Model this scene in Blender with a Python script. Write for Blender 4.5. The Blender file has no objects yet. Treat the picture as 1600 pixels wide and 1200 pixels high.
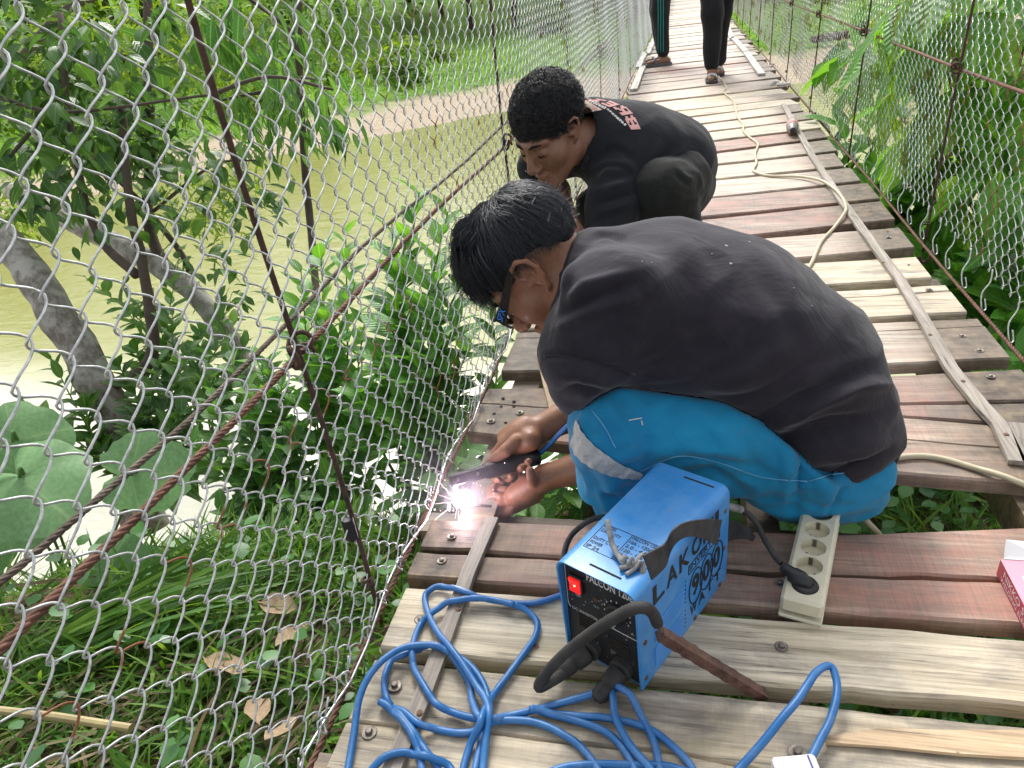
import bpy, math, random
import numpy as np
from mathutils import Vector, Matrix, Euler
from mathutils import noise as mnoise

R = math.radians
PI = math.pi
random.seed(7)
RNG = np.random.default_rng(7)
SC = bpy.context.scene
COL = SC.collection

# ------------------------------------------------------------------ camera
FPX = 1110.0                       # focal length in pixels of the 1600 px wide photograph
CAMH = 0.88                        # the photographer crouches on the deck
EX = np.array([0.9721448000741857, 0.005090607500083976, -0.23432578476130547])
EY = np.array([0.20553288523902127, -0.4990429464475129, 0.8418505631561387])
EZ = np.array([-0.11265309926515504, -0.8665623020396541, -0.48618829264976166])
cam_d = bpy.data.cameras.new('camera')
cam = bpy.data.objects.new('camera', cam_d)
COL.objects.link(cam)
cam_d.sensor_width = 36.0
cam_d.lens = 36.0 * FPX / 1600.0
cam_d.clip_start = 0.02
cam_d.clip_end = 900.0
right = Vector((EX[0], EY[0], EZ[0])); down = Vector((EX[1], EY[1], EZ[1])); fwd = Vector((EX[2], EY[2], EZ[2]))
cm = Matrix.Identity(4)
for i in range(3):
    cm[i][0] = right[i]; cm[i][1] = -down[i]; cm[i][2] = -fwd[i]
cm[0][3], cm[1][3], cm[2][3] = 0, 0, CAMH
cam.matrix_world = cm
SC.camera = cam

# ------------------------------------------------------------------ light: thin bright overcast, sun glow ahead and to the left
SUN_EL, SUN_AZ = R(46), R(-18)     # azimuth measured from +Y (along the bridge) towards +X
w = bpy.data.worlds.new('World'); SC.world = w; w.use_nodes = True
nt = w.node_tree; nt.nodes.clear()
sky = nt.nodes.new('ShaderNodeTexSky'); sky.sky_type = 'NISHITA'; sky.sun_disc = False
sky.sun_elevation = SUN_EL; sky.sun_rotation = SUN_AZ
sky.air_density = 1.0; sky.dust_density = 3.0
hs = nt.nodes.new('ShaderNodeHueSaturation'); hs.inputs['Saturation'].default_value = 0.22
bg = nt.nodes.new('ShaderNodeBackground'); bg.inputs['Strength'].default_value = 0.15
wo = nt.nodes.new('ShaderNodeOutputWorld')
nt.links.new(sky.outputs[0], hs.inputs['Color']); nt.links.new(hs.outputs[0], bg.inputs['Color'])
nt.links.new(bg.outputs[0], wo.inputs['Surface'])
sun_d = bpy.data.lights.new('sun', 'SUN'); sun_d.energy = 1.5; sun_d.angle = R(18); sun_d.color = (1.0, 0.965, 0.90)
sun = bpy.data.objects.new('sun', sun_d); COL.objects.link(sun)
sdir = Vector((math.sin(SUN_AZ) * math.cos(SUN_EL), math.cos(SUN_AZ) * math.cos(SUN_EL), math.sin(SUN_EL)))
sun.rotation_euler = sdir.to_track_quat('Z', 'Y').to_euler()
sun.location = (0, 0, 30)

vs = SC.view_settings
vs.view_transform = 'Standard'; vs.look = 'None'; vs.gamma = 1.0; vs.use_curve_mapping = False
vs.exposure = 1.12
cy = SC.cycles
cy.use_denoising = True
cy.max_bounces = 8; cy.diffuse_bounces = 3; cy.glossy_bounces = 3; cy.transmission_bounces = 6
cy.transparent_max_bounces = 8; cy.caustics_reflective = False; cy.caustics_refractive = False
cy.sample_clamp_indirect = 6.0
cy.use_adaptive_sampling = True; cy.adaptive_threshold = 0.02

# ------------------------------------------------------------------ measuring helpers (photo pixel + one known coordinate -> place)
def ray(px, py):
    c = np.array([px - 800.0, py - 600.0, FPX])
    return np.array([c @ EX, c @ EY, c @ EZ])
def PZ(px, py, Z=0.0):
    r = ray(px, py); t = (Z - CAMH) / r[2]
    return Vector((r[0] * t, r[1] * t, Z))
def PY(px, py, Y):
    r = ray(px, py); t = Y / r[1]
    return Vector((r[0] * t, Y, CAMH + r[2] * t))
def PX(px, py, X):
    r = ray(px, py); t = X / r[0]
    return Vector((X, r[1] * t, CAMH + r[2] * t))

# ------------------------------------------------------------------ object helpers
WLOC = {}
def wloc(o):
    return WLOC.get(o.name, Vector((0, 0, 0)))
def props(o, label=None, cat=None, group=None, kind=None):
    if label: o['label'] = label
    if cat: o['category'] = cat
    if group: o['group'] = group
    if kind: o['kind'] = kind
    return o
def empty(name, loc, label=None, cat=None, group=None):
    o = bpy.data.objects.new(name, None); COL.objects.link(o)
    o.empty_display_size = 0.05
    o.location = loc; WLOC[o.name] = Vector(loc)
    return props(o, label, cat, group)
def place(name, mesh, loc, parent=None, **kw):
    o = bpy.data.objects.new(name, mesh); COL.objects.link(o)
    loc = Vector(loc)
    WLOC[o.name] = loc
    if parent is not None:
        o.parent = parent; o.location = loc - wloc(parent)
    else:
        o.location = loc
    return props(o, kw.get('label'), kw.get('cat'), kw.get('group'), kw.get('kind'))
def mesh_np(name, V, F, mats=None, mi=None, smooth=False):
    """V (n,3), F list of (m,k) index arrays"""
    V = np.asarray(V, dtype=np.float32)
    if not isinstance(F, list): F = [F]
    F = [np.asarray(f, dtype=np.int32) for f in F if len(f)]
    me = bpy.data.meshes.new(name)
    me.vertices.add(len(V)); me.vertices.foreach_set('co', V.ravel())
    loops = np.concatenate([f.ravel() for f in F]) if F else np.zeros(0, np.int32)
    tot = np.concatenate([np.full(len(f), f.shape[1], np.int32) for f in F]) if F else np.zeros(0, np.int32)
    start = np.concatenate([[0], np.cumsum(tot)[:-1]]).astype(np.int32)
    me.loops.add(len(loops)); me.loops.foreach_set('vertex_index', loops)
    me.polygons.add(len(tot)); me.polygons.foreach_set('loop_start', start)
    for m in (mats if isinstance(mats, (list, tuple)) else [mats]):
        if m is not None: me.materials.append(m)
    if mi is not None: me.polygons.foreach_set('material_index', np.asarray(mi, np.int32))
    if smooth: me.polygons.foreach_set('use_smooth', np.ones(len(tot), bool))
    me.update(calc_edges=True); me.validate()
    return me
def obj_np(name, V, F, mats, parent=None, smooth=False, origin=None, mi=None, **kw):
    V = np.asarray(V, dtype=np.float64)
    if origin is None:
        lo, hi = V.min(0), V.max(0); origin = Vector(((lo[0] + hi[0]) / 2, (lo[1] + hi[1]) / 2, lo[2]))
    o3 = np.array(origin)
    return place(name, mesh_np(name, V - o3, F, mats, mi, smooth), origin, parent, **kw)

class MB:
    """collects shapes for one mesh object"""
    def __init__(s): s.v = []; s.f = []; s.m = []
    def add(s, V, F, m=0):
        b = len(s.v)
        s.v.extend([tuple(v) for v in V]); s.f.extend([tuple(i + b for i in f) for f in F]); s.m.extend([m] * len(F))
        return s
    def box(s, c, size, rot=None, m=0, bev=0.0):
        hx, hy, hz = [d / 2 for d in size]
        if bev > 0:
            b = bev; P = []
            for sz in (-1, 1):
                for (ax, ay) in ((-hx + b, -hy), (hx - b, -hy), (hx, -hy + b), (hx, hy - b), (hx - b, hy), (-hx + b, hy), (-hx, hy - b), (-hx, -hy + b)):
                    P.append((ax, ay, sz * (hz - b)))
            top = [(max(-hx + b, min(hx - b, p[0])), max(-hy + b, min(hy - b, p[1])), hz) for p in P[8:]]
            bot = [(p[0], p[1], -hz) for p in top]
            V = P + top + bot
            F = []
            for i in range(8):
                j = (i + 1) % 8
                F += [(i, j, 8 + j, 8 + i), (8 + i, 8 + j, 16 + j, 16 + i), (24 + i, 24 + j, j, i)]
            F += [tuple(range(16, 24)), tuple(reversed(range(24, 32)))]
        else:
            V = [(x, y, z) for z in (-hz, hz) for (x, y) in ((-hx, -hy), (hx, -hy), (hx, hy), (-hx, hy))]
            F = [(3, 2, 1, 0), (4, 5, 6, 7), (0, 1, 5, 4), (1, 2, 6, 5), (2, 3, 7, 6), (3, 0, 4, 7)]
        M = rot if rot is not None else Matrix.Identity(3)
        c = Vector(c)
        return s.add([M @ Vector(p) + c for p in V], F, m)
    def tube(s, pts, r, sides=8, cap=True, m=0, closed=False):
        pts = [Vector(p) for p in pts]; n = len(pts)
        rr = r if isinstance(r, (list, tuple)) else [r] * n
        V, F = [], []
        up = None
        for i, p in enumerate(pts):
            a = pts[i - 1] if i > 0 else (pts[-1] if closed else p)
            b = pts[i + 1] if i < n - 1 else (pts[0] if closed else p)
            t = (b - a)
            if t.length < 1e-9: t = Vector((0, 0, 1))
            t.normalize()
            if up is None:
                up = Vector((0, 0, 1)) if abs(t.z) < 0.9 else Vector((1, 0, 0))
            u = up - t * up.dot(t)
            if u.length < 1e-6: u = t.orthogonal()
            u.normalize(); up = u
            w_ = t.cross(u)
            for k in range(sides):
                an = 2 * PI * k / sides
                V.append(p + (u * math.cos(an) + w_ * math.sin(an)) * rr[i])
        for i in range(n if closed else n - 1):
            i2 = (i + 1) % n
            for k in range(sides):
                k2 = (k + 1) % sides
                F.append((i * sides + k, i * sides + k2, i2 * sides + k2, i2 * sides + k))
        if cap and not closed:
            F.append(tuple(reversed(range(sides)))); F.append(tuple((n - 1) * sides + k for k in range(sides)))
        return s.add(V, F, m)
    def lathe(s, c, axis, prof, sides=16, m=0):
        """prof: (radius, height) list along axis from c"""
        ax = Vector(axis).normalized(); u = ax.orthogonal().normalized(); w_ = ax.cross(u); c = Vector(c)
        V, F = [], []
        for (r, h) in prof:
            for k in range(sides):
                an = 2 * PI * k / sides
                V.append(c + ax * h + (u * math.cos(an) + w_ * math.sin(an)) * r)
        for i in range(len(prof) - 1):
            for k in range(sides):
                k2 = (k + 1) % sides
                F.append((i * sides + k, i * sides + k2, (i + 1) * sides + k2, (i + 1) * sides + k))
        F.append(tuple(reversed(range(sides)))); F.append(tuple((len(prof) - 1) * sides + k for k in range(sides)))
        return s.add(V, F, m)
    def build(s, name, mats, parent=None, smooth=False, origin=None, **kw):
        V = np.array(s.v, dtype=np.float64)
        if origin is None:
            lo, hi = V.min(0), V.max(0); origin = Vector(((lo[0] + hi[0]) / 2, (lo[1] + hi[1]) / 2, lo[2]))
        me = bpy.data.meshes.new(name)
        me.from_pydata([tuple(v) for v in (V - np.array(origin))], [], s.f)
        for mt in (mats if isinstance(mats, (list, tuple)) else [mats]): me.materials.append(mt)
        me.polygons.foreach_set('material_index', np.array(s.m, np.int32))
        if smooth:
            me.polygons.foreach_set('use_smooth', np.ones(len(s.f), bool))
            if smooth != 'all':
                me.set_sharp_from_angle(angle=R(smooth if smooth is not True else 40))
        me.update()
        return place(name, me, origin, parent, **kw)

def catmull(pts, n=8, closed=False):
    P = [np.array(p, float) for p in pts]; out = []
    N = len(P)
    for i in range(N if closed else N - 1):
        p1, p2 = P[i], P[(i + 1) % N]
        p0 = P[i - 1] if (i > 0 or closed) else 2 * p1 - p2
        p3 = P[(i + 2) % N] if (i + 2 < N or closed) else 2 * p2 - p1
        for k in range(n):
            t = k / n
            out.append(0.5 * ((2 * p1) + (-p0 + p2) * t + (2 * p0 - 5 * p1 + 4 * p2 - p3) * t * t + (-p0 + 3 * p1 - 3 * p2 + p3) * t ** 3))
    if not closed: out.append(P[-1])
    return [Vector(o) for o in out]

def text_mesh(body, size=1.0, bold=0.0, shear=0.0, spacing=1.0, outline=False):
    """flat lettering as raw (V,F) in the XY plane, origin left baseline"""
    cu = bpy.data.curves.new('lettering', 'FONT'); cu.body = body; cu.size = size; cu.offset = bold; cu.shear = shear
    cu.space_character = spacing; cu.resolution_u = 3
    if outline: cu.fill_mode = 'NONE'; cu.bevel_depth = outline
    o = bpy.data.objects.new('lettering', cu); COL.objects.link(o)
    dg = bpy.context.evaluated_depsgraph_get()
    me = bpy.data.meshes.new_from_object(o.evaluated_get(dg))
    V = [v.co.copy() for v in me.vertices]; F = [tuple(p.vertices) for p in me.polygons]
    bpy.data.objects.remove(o); bpy.data.curves.remove(cu); bpy.data.meshes.remove(me)
    return V, F
def fit_text(body, w_, h_, **kw):
    V, F = text_mesh(body, 1.0, **kw)
    x0 = min(v.x for v in V); x1 = max(v.x for v in V); y0 = min(v.y for v in V); y1 = max(v.y for v in V)
    return [Vector(((v.x - x0) / (x1 - x0) * w_, (v.y - y0) / (y1 - y0) * h_, 0)) for v in V], F

# ------------------------------------------------------------------ materials
MATS = {}
class NG:
    def __init__(s, name):
        s.m = bpy.data.materials.new(name); s.m.use_nodes = True; s.t = s.m.node_tree; s.t.nodes.clear()
        s.out = s.n('ShaderNodeOutputMaterial'); s.b = s.n('ShaderNodeBsdfPrincipled')
        s.l(s.b.outputs[0], s.out.inputs['Surface'])
    def n(s, ty, **kw):
        nd = s.t.nodes.new(ty)
        for k, v in kw.items():
            if k in nd.inputs: nd.inputs[k].default_value = v
            else: setattr(nd, k, v)
        return nd
    def l(s, a, b): s.t.links.new(a, b)
    def set(s, **kw):
        for k, v in kw.items():
            s.b.inputs[k.replace('_', ' ')].default_value = v
        return s
    def coord(s, kind='Object', scale=(1, 1, 1), rand=False):
        tc = s.n('ShaderNodeTexCoord'); mp = s.n('ShaderNodeMapping'); mp.inputs['Scale'].default_value = scale
        src = tc.outputs[kind]
        if rand:
            oi = s.n('ShaderNodeObjectInfo'); ml = s.n('ShaderNodeMath', operation='MULTIPLY'); ml.inputs[1].default_value = 37.0
            s.l(oi.outputs['Random'], ml.inputs[0])
            va = s.n('ShaderNodeVectorMath', operation='ADD'); s.l(src, va.inputs[0]); s.l(ml.outputs[0], va.inputs[1]); src = va.outputs[0]
        s.l(src, mp.inputs['Vector']); return mp.outputs[0]
    def noise(s, vec, scale, detail=4, rough=0.55, dist=0.0):
        nd = s.n('ShaderNodeTexNoise'); nd.inputs['Scale'].default_value = scale; nd.inputs['Detail'].default_value = detail
        nd.inputs['Roughness'].default_value = rough; nd.inputs['Distortion'].default_value = dist
        if vec is not None: s.l(vec, nd.inputs['Vector'])
        return nd.outputs['Fac']
    def ramp(s, fac, stops, interp='LINEAR'):
        nd = s.n('ShaderNodeValToRGB'); cr = nd.color_ramp; cr.interpolation = interp
        while len(cr.elements) < len(stops): cr.elements.new(0.5)
        for e, (p, c) in zip(cr.elements, stops):
            e.position = p; e.color = (c[0], c[1], c[2], 1) if hasattr(c, '__len__') else (c, c, c, 1)
        s.l(fac, nd.inputs['Fac']); return nd.outputs['Color']
    def mix(s, fac, a, b, mode='MIX'):
        nd = s.n('ShaderNodeMix', data_type='RGBA', blend_type=mode)
        for sock, v in ((nd.inputs[0], fac), (nd.inputs[6], a), (nd.inputs[7], b)):
            if hasattr(v, 'type') or hasattr(v, 'is_linked'): s.l(v, sock)
            elif hasattr(v, '__len__'): sock.default_value = (v[0], v[1], v[2], 1)
            else: sock.default_value = v
        return nd.outputs[2]
    def bump(s, h, strength=0.3, dist=0.01, prev=None):
        nd = s.n('ShaderNodeBump'); nd.inputs['Strength'].default_value = strength; nd.inputs['Distance'].default_value = dist
        s.l(h, nd.inputs['Height'])
        if prev is not None: s.l(prev, nd.inputs['Normal'])
        return nd.outputs[0]
    def color(s, c): s.l(c, s.b.inputs['Base Color']); return s
    def normal(s, c): s.l(c, s.b.inputs['Normal']); return s

def plain(name, col, rough=0.5, metal=0.0, var=0.25, vscale=12, bump=0.0, bscale=80, spec=0.5, sheen=0.0):
    g = NG(name); v = g.coord('Object')
    n = g.noise(v, vscale, 5)
    lo = [c * (1 - var) for c in col]; hi = [min(1, c * (1 + var)) for c in col]
    g.color(g.ramp(n, [(0.3, lo), (0.7, hi)]))
    g.set(Roughness=rough, Metallic=metal)
    g.b.inputs['Specular IOR Level'].default_value = spec
    if sheen: g.b.inputs['Sheen Weight'].default_value = sheen
    if bump: g.normal(g.bump(g.noise(v, bscale, 4), bump, 0.004))
    return g.m
# ================================================================== MATERIALS OF THE BRIDGE
def wood(name, base_lo, base_hi, red=0.0, redcol=(0.42, 0.14, 0.10), dirt=0.0, stain=0.3, yellow=0.0, saw=0.5):
    g = NG(name)
    gr = g.noise(g.coord('Object', (2.2, 46, 46), True), 1.0, 7, 0.65, 0.35)          # long grain
    fine = g.noise(g.coord('Object', (7, 240, 240), True), 1.0, 4, 0.6)
    sawm = g.noise(g.coord('Object', (210, 9, 9), True), 1.0, 4, 0.6, 0.9)           # saw marks across the board
    big = g.noise(g.coord('Object', (3.5, 9, 9), True), 1.0, 6, 0.6, 0.3)
    blot = g.noise(g.coord('Object', (7, 14, 14), True), 1.0, 5, 0.62, 0.5)
    oi = g.n('ShaderNodeObjectInfo')
    c = g.ramp(gr, [(0.28, [x * 0.62 for x in base_lo]), (0.46, base_lo), (0.68, base_hi)])
    c = g.mix(0.6, c, g.ramp(fine, [(0.32, (0.42, 0.40, 0.38)), (0.52, (1, 1, 1)), (0.75, (1.12, 1.1, 1.06))]), 'MULTIPLY')
    streak = g.noise(g.coord('Object', (4.5, 120, 120), True), 1.0, 5, 0.7, 0.2); pat = g.noise(g.coord('Object', (5, 8, 8), True), 1.0, 3)
    sk = g.mix(1.0, g.ramp(streak, [(0.36, 1.0), (0.47, 0.0)]), g.ramp(pat, [(0.48, 0.0), (0.62, 1.0)]), 'MULTIPLY')
    c = g.mix(sk, c, (0.07, 0.065, 0.06))
    if yellow:
        c = g.mix(g.ramp(blot, [(0.45, 0.0), (0.7, yellow)]), c, (0.50, 0.40, 0.20))
    if red:
        wear = g.n('ShaderNodeMath', operation='MULTIPLY'); g.l(sawm, wear.inputs[0]); wear.inputs[1].default_value = 0.28
        ad = g.n('ShaderNodeMath', operation='ADD'); g.l(big, ad.inputs[0]); g.l(wear.outputs[0], ad.inputs[1])
        f = g.ramp(ad.outputs[0], [(0.52, 0.0), (0.78, red)])
        c = g.mix(f, c, redcol)
    c = g.mix(g.ramp(sawm, [(0.35, saw * 0.55), (0.60, 0.0)]), c, (0.12, 0.105, 0.09))
    # grey weather stains
    c = g.mix(g.ramp(blot, [(0.28, stain), (0.50, 0.0)]), c, (0.10, 0.095, 0.085))
    mud = g.noise(g.coord('Object', (5, 7, 7), True), 1.0, 7, 0.7, 0.8)
    c = g.mix(g.ramp(mud, [(0.56, 0.0), (0.72, 0.45)]), c, (0.20, 0.155, 0.105))
    # dirty, mossy ends near the cables
    if dirt:
        sp = g.n('ShaderNodeSeparateXYZ'); tc = g.n('ShaderNodeTexCoord'); g.l(tc.outputs['Object'], sp.inputs[0])
        ab = g.n('ShaderNodeMath', operation='ABSOLUTE'); g.l(sp.outputs[0], ab.inputs[0])
        a2 = g.n('ShaderNodeMath', operation='ADD'); g.l(ab.outputs[0], a2.inputs[0])
        m2 = g.n('ShaderNodeMath', operation='MULTIPLY'); g.l(blot, m2.inputs[0]); m2.inputs[1].default_value = 0.22
        g.l(m2.outputs[0], a2.inputs[1])
        f = g.ramp(a2.outputs[0], [(0.46, 0.0), (0.62, dirt)])
        c = g.mix(f, c, g.ramp(g.noise(g.coord('Object', (30, 30, 30), True), 1.0, 5), [(0.35, (0.035, 0.026, 0.016)), (0.6, (0.15, 0.11, 0.07)), (0.75, (0.26, 0.21, 0.10))]))
    # small checks and worm holes
    vo = g.n('ShaderNodeTexVoronoi'); g.l(g.coord('Object', (14, 26, 26), True), vo.inputs['Vector']); vo.inputs['Scale'].default_value = 1.0
    c = g.mix(g.ramp(vo.outputs['Distance'], [(0.0, 0.9), (0.045, 0.0)]), c, (0.03, 0.022, 0.016))
    vr = g.n('ShaderNodeMix', data_type='RGBA', blend_type='MULTIPLY'); vr.inputs[0].default_value = 1.0
    g.l(c, vr.inputs[6]); g.l(g.ramp(oi.outputs['Random'], [(0.0, (0.84, 0.84, 0.86)), (1.0, (1.10, 1.07, 1.03))]), vr.inputs[7])
    g.color(vr.outputs[2]); g.set(Roughness=0.60)
    g.b.inputs['Specular IOR Level'].default_value = 0.55
    b = g.bump(gr, 0.5, 0.005); b = g.bump(sawm, 0.22, 0.002, b); b = g.bump(fine, 0.25, 0.0015, b)
    g.normal(b)
    return g.m
M_WGREY = wood('weathered grey wood', (0.48, 0.42, 0.315), (0.76, 0.68, 0.53), stain=0.55, yellow=0.30, saw=0.10)
M_WDARK = wood('dark stained grey wood', (0.38, 0.33, 0.25), (0.64, 0.57, 0.44), stain=0.85, yellow=0.3, saw=0.22)
M_WRED = wood('worn red painted wood', (0.31, 0.235, 0.18), (0.53, 0.43, 0.345), red=0.78, redcol=(0.41, 0.18, 0.135), dirt=0.92, stain=0.75, saw=0.6)
M_WPINK = wood('pale wood with red paint traces', (0.50, 0.43, 0.34), (0.76, 0.68, 0.56), red=0.42, redcol=(0.60, 0.38, 0.31), dirt=0.85, stain=0.25, yellow=0.2, saw=0.2)
M_WMOSS = wood('grey mossy wood', (0.20, 0.17, 0.11), (0.36, 0.31, 0.20), stain=0.7, yellow=0.4, dirt=0.8)
M_WRAW = wood('fresh split wood', (0.50, 0.36, 0.22), (0.68, 0.52, 0.34), stain=0.1, saw=0.1)
M_BATTEN = wood('grey batten wood', (0.30, 0.26, 0.215), (0.48, 0.43, 0.37), stain=0.4, saw=0.1)
M_STRINGER = wood('old stringer wood', (0.13, 0.095, 0.06), (0.26, 0.20, 0.12), stain=0.6)
M_CRACK = plain('dark crack', (0.02, 0.016, 0.012), 0.95)

def rusty(name, a, b, metal=0.2, rough=0.8, bump=0.4):
    g = NG(name); v = g.coord('Object'); n = g.noise(v, 60, 6, 0.65)
    g.color(g.ramp(n, [(0.3, a), (0.7, b)])); g.set(Roughness=rough, Metallic=metal)
    g.normal(g.bump(g.noise(v, 350, 4), bump, 0.002)); return g.m
M_RUST = rusty('rusty steel rope', (0.075, 0.032, 0.02), (0.21, 0.10, 0.065))
M_ROD = rusty('dark rusty rod', (0.035, 0.02, 0.015), (0.115, 0.058, 0.04))
M_ROPE2 = rusty('grey brown rope', (0.06, 0.045, 0.035), (0.17, 0.13, 0.10))
M_BOLT = rusty('weathered bolt', (0.10, 0.085, 0.07), (0.32, 0.28, 0.24), 0.7, 0.5)
M_BOLTR = rusty('rusty bolt', (0.09, 0.045, 0.03), (0.24, 0.14, 0.09), 0.4, 0.7)

def galv(name, rustcut, dark=1.0):
    g = NG(name); v = g.coord('Object')
    n = g.noise(v, 9, 3, 0.5); n2 = g.noise(v, 140, 3)
    f = g.ramp(n, [(rustcut, 0.0), (rustcut + 0.03, 1.0)])
    base = g.ramp(n2, [(0.3, (0.46 * dark, 0.47 * dark, 0.47 * dark)), (0.7, (0.72 * dark, 0.73 * dark, 0.73 * dark))])
    g.color(g.mix(f, base, (0.20, 0.065, 0.025)))
    mt = g.ramp(f, [(0.0, 0.70), (1.0, 0.0)])
    g.l(mt, g.b.inputs['Metallic']); g.set(Roughness=0.36); return g.m
M_GALV = galv('galvanised wire', 0.63)
M_GALVR = galv('galvanised wire, rust spotted', 0.575, 0.9)

# ================================================================== FOOTBRIDGE
BR = empty('footbridge', (0.13, 0.0, 0.0), 'long wooden plank footbridge slung on rusty steel ropes over the olive river', 'bridge')

def edge_curve(pts, rough, seed, n=26):
    """polyline (x,y) -> dense curve with splintery wander"""
    pts = sorted([(p[0], p[1]) for p in pts])
    xs = np.linspace(pts[0][0], pts[-1][0], n)
    ys = np.interp(xs, [p[0] for p in pts], [p[1] for p in pts])
    for i in range(1, n - 1):
        ys[i] += rough * (mnoise.noise(Vector((xs[i] * 9, seed * 7.1, 0))) + 0.5 * mnoise.noise(Vector((xs[i] * 31, seed * 3.3, 5))))
    return xs, ys
def board(mb, yf, yb, x0, x1, z, th, bev=0.004, tilt=(0, 0), seed=0, sag=0.0):
    """yf, yb: functions x -> y of the front and back edge; z top; bevelled, slightly uneven"""
    n = max(6, int((x1 - x0) / 0.045))
    V, F = [], []
    for i in range(n + 1):
        x = x0 + (x1 - x0) * i / n
        a, b = yf(x), yb(x)
        dz = z + tilt[0] * (x - 0.13) + 0.0018 * mnoise.noise(Vector((x * 5, seed * 2.3, 1.0)))
        e = 0.0025 * mnoise.noise(Vector((x * 24, seed * 9.1, 3.0)))
        e2 = 0.0025 * mnoise.noise(Vector((x * 24, seed * 9.1, 8.0)))
        V += [(x, a, dz - th), (x, a - e * 0.5, dz - bev - abs(e)), (x, a + bev, dz), (x, b - bev, dz + tilt[1]), (x, b, dz - bev - abs(e2) + tilt[1]), (x, b, dz - th + tilt[1])]
    for i in range(n):
        for k in range(6):
            k2 = (k + 1) % 6
            F.append((i * 6 + k, (i + 1) * 6 + k, (i + 1) * 6 + k2, i * 6 + k2))
    F.append(tuple(range(6))); F.append(tuple(n * 6 + k for k in reversed(range(6))))
    mb.add(V, [tuple(reversed(f)) for f in F])

def lin(pts):
    pts = sorted(pts); xs = [p[0] for p in pts]; ys = [p[1] for p in pts]
    def f(x):
        if x <= xs[0]: s = (ys[1] - ys[0]) / (xs[1] - xs[0]); return ys[0] + s * (x - xs[0])
        if x >= xs[-1]: s = (ys[-1] - ys[-2]) / (xs[-1] - xs[-2]); return ys[-1] + s * (x - xs[-1])
        return float(np.interp(x, xs, ys))
    return f
def wob(f, amp, seed, fr=14):
    return lambda x: f(x) + amp * (mnoise.noise(Vector((x * fr, seed * 5.7, 0))) + 0.5 * mnoise.noise(Vector((x * fr * 3.7, seed * 1.9, 4))))
def jag(f, amp, seed):
    return lambda x: f(x) + amp * (mnoise.noise(Vector((x * 6, seed, 0))) + 0.9 * mnoise.noise(Vector((round(x * 26) / 26 * 40, seed, 2))) * 0.6)

PLANKS = {}
def plank(key, front, back, x0, x1, mat, th=0.030, z=0.0, crack=None, rough=0.0025, gap=0.0025, tilt=(0, 0)):
    seed = len(PLANKS) + 1
    yf = wob(lin(front), rough, seed); yb = wob(lin(back), rough * 0.7, seed + 40)
    mb = MB()
    if crack:
        yc = jag(lin(crack), 0.0065 if gap > .003 else .003, seed * 3.1)
        gp = lambda x: gap * (0.55 + 0.9 * abs(mnoise.noise(Vector((x * 4.0, seed, 9)))))
        board(mb, yf, lambda x: yc(x) - gp(x), x0, x1, z, th, tilt=tilt, seed=seed)
        board(mb, lambda x: yc(x) + gp(x), yb, x0, x1, z - 0.002, th, tilt=tilt, seed=seed + 60)
    else:
        board(mb, yf, yb, x0, x1, z, th, tilt=tilt, seed=seed)
    ym = (yf(0.13) + yb(0.13)) / 2
    o = mb.build('plank', mat, BR, smooth=30, origin=Vector((0.13, ym, z - th)))
    PLANKS[key] = o
    return o
XL, XR = -0.472, 0.735
plank('F', [(-0.5, 0.49), (0.8, 0.50)], [(-0.475, 0.672), (-0.044, 0.671), (0.421, 0.672)], -0.462, 0.72, M_WDARK, crack=[(-0.45, 0.565), (0.0, 0.578), (0.5, 0.52), (0.8, 0.5)], gap=0.001)
plank('E', [(-0.466, 0.692), (-0.203, 0.692), (-0.041, 0.690), (0.431, 0.704), (0.8, 0.705)], [(-0.457, 0.822), (-0.19, 0.826), (0.022, 0.815), (0.47, 0.813), (0.8, 0.812)], -0.462, 0.73, M_WGREY, rough=0.004)
plank('D', [(-0.472, 0.846), (-0.193, 0.848), (0.024, 0.840), (0.469, 0.839), (0.8, 0.842)], [(-0.471, 1.000), (-0.191, 1.007), (0.258, 1.016), (0.555, 1.058), (0.8, 1.075)], -0.472, 0.74, M_WRED, crack=[(-0.47, 0.915), (-0.1, 0.917), (0.15, 0.913), (0.35, 0.925), (0.75, 0.928)], gap=0.0068)
plank('C', [(-0.492, 1.304), (-0.236, 1.266), (0.367, 1.200), (0.598, 1.178), (0.8, 1.16)], [(-0.479, 1.507), (-0.337, 1.510), (0.435, 1.397), (0.663, 1.365), (0.8, 1.35)], -0.484, 0.75, M_WRED, crack=[(-0.47, 1.428), (-0.2, 1.40), (0.1, 1.36), (0.8, 1.26)], gap=0.0006)
plank('B2', [(0.05, 1.472), (0.435, 1.404), (0.603, 1.386), (0.666, 1.379), (0.8, 1.37)], [(0.05, 1.478), (0.453, 1.447), (0.70, 1.466), (0.8, 1.472)], 0.06, 0.735, M_WRED, z=-0.004)
plank('B1', [(0.05, 1.484), (0.453, 1.452), (0.70, 1.471), (0.8, 1.478)], [(0.05, 1.545), (0.449, 1.574), (0.732, 1.608), (0.8, 1.615)], 0.06, 0.742, M_WRED, z=-0.002)
plank('A', [(-0.473, 1.591), (0.447, 1.627), (0.739, 1.658)], [(-0.466, 1.831), (0.433, 1.856), (0.740, 1.881)], -0.468, 0.738, M_WPINK, crack=[(-0.47, 1.79), (0.4, 1.80), (0.74, 1.83)], gap=0.0008)
plank('G', [(-0.47, 1.855), (0.437, 1.885), (0.726, 1.917)], [(-0.47, 2.03), (0.424, 2.081), (0.726, 2.108)], -0.468, 0.726, M_WGREY, crack=[(-0.47, 2.0), (0.3, 2.02), (0.55, 2.035), (0.726, 2.062)], gap=0.003)
plank('H', [(-0.47, 2.072), (0.399, 2.127), (0.699, 2.159)], [(-0.47, 2.25), (0.348, 2.309), (0.713, 2.335)], -0.468, 0.706, M_WGREY)
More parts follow.
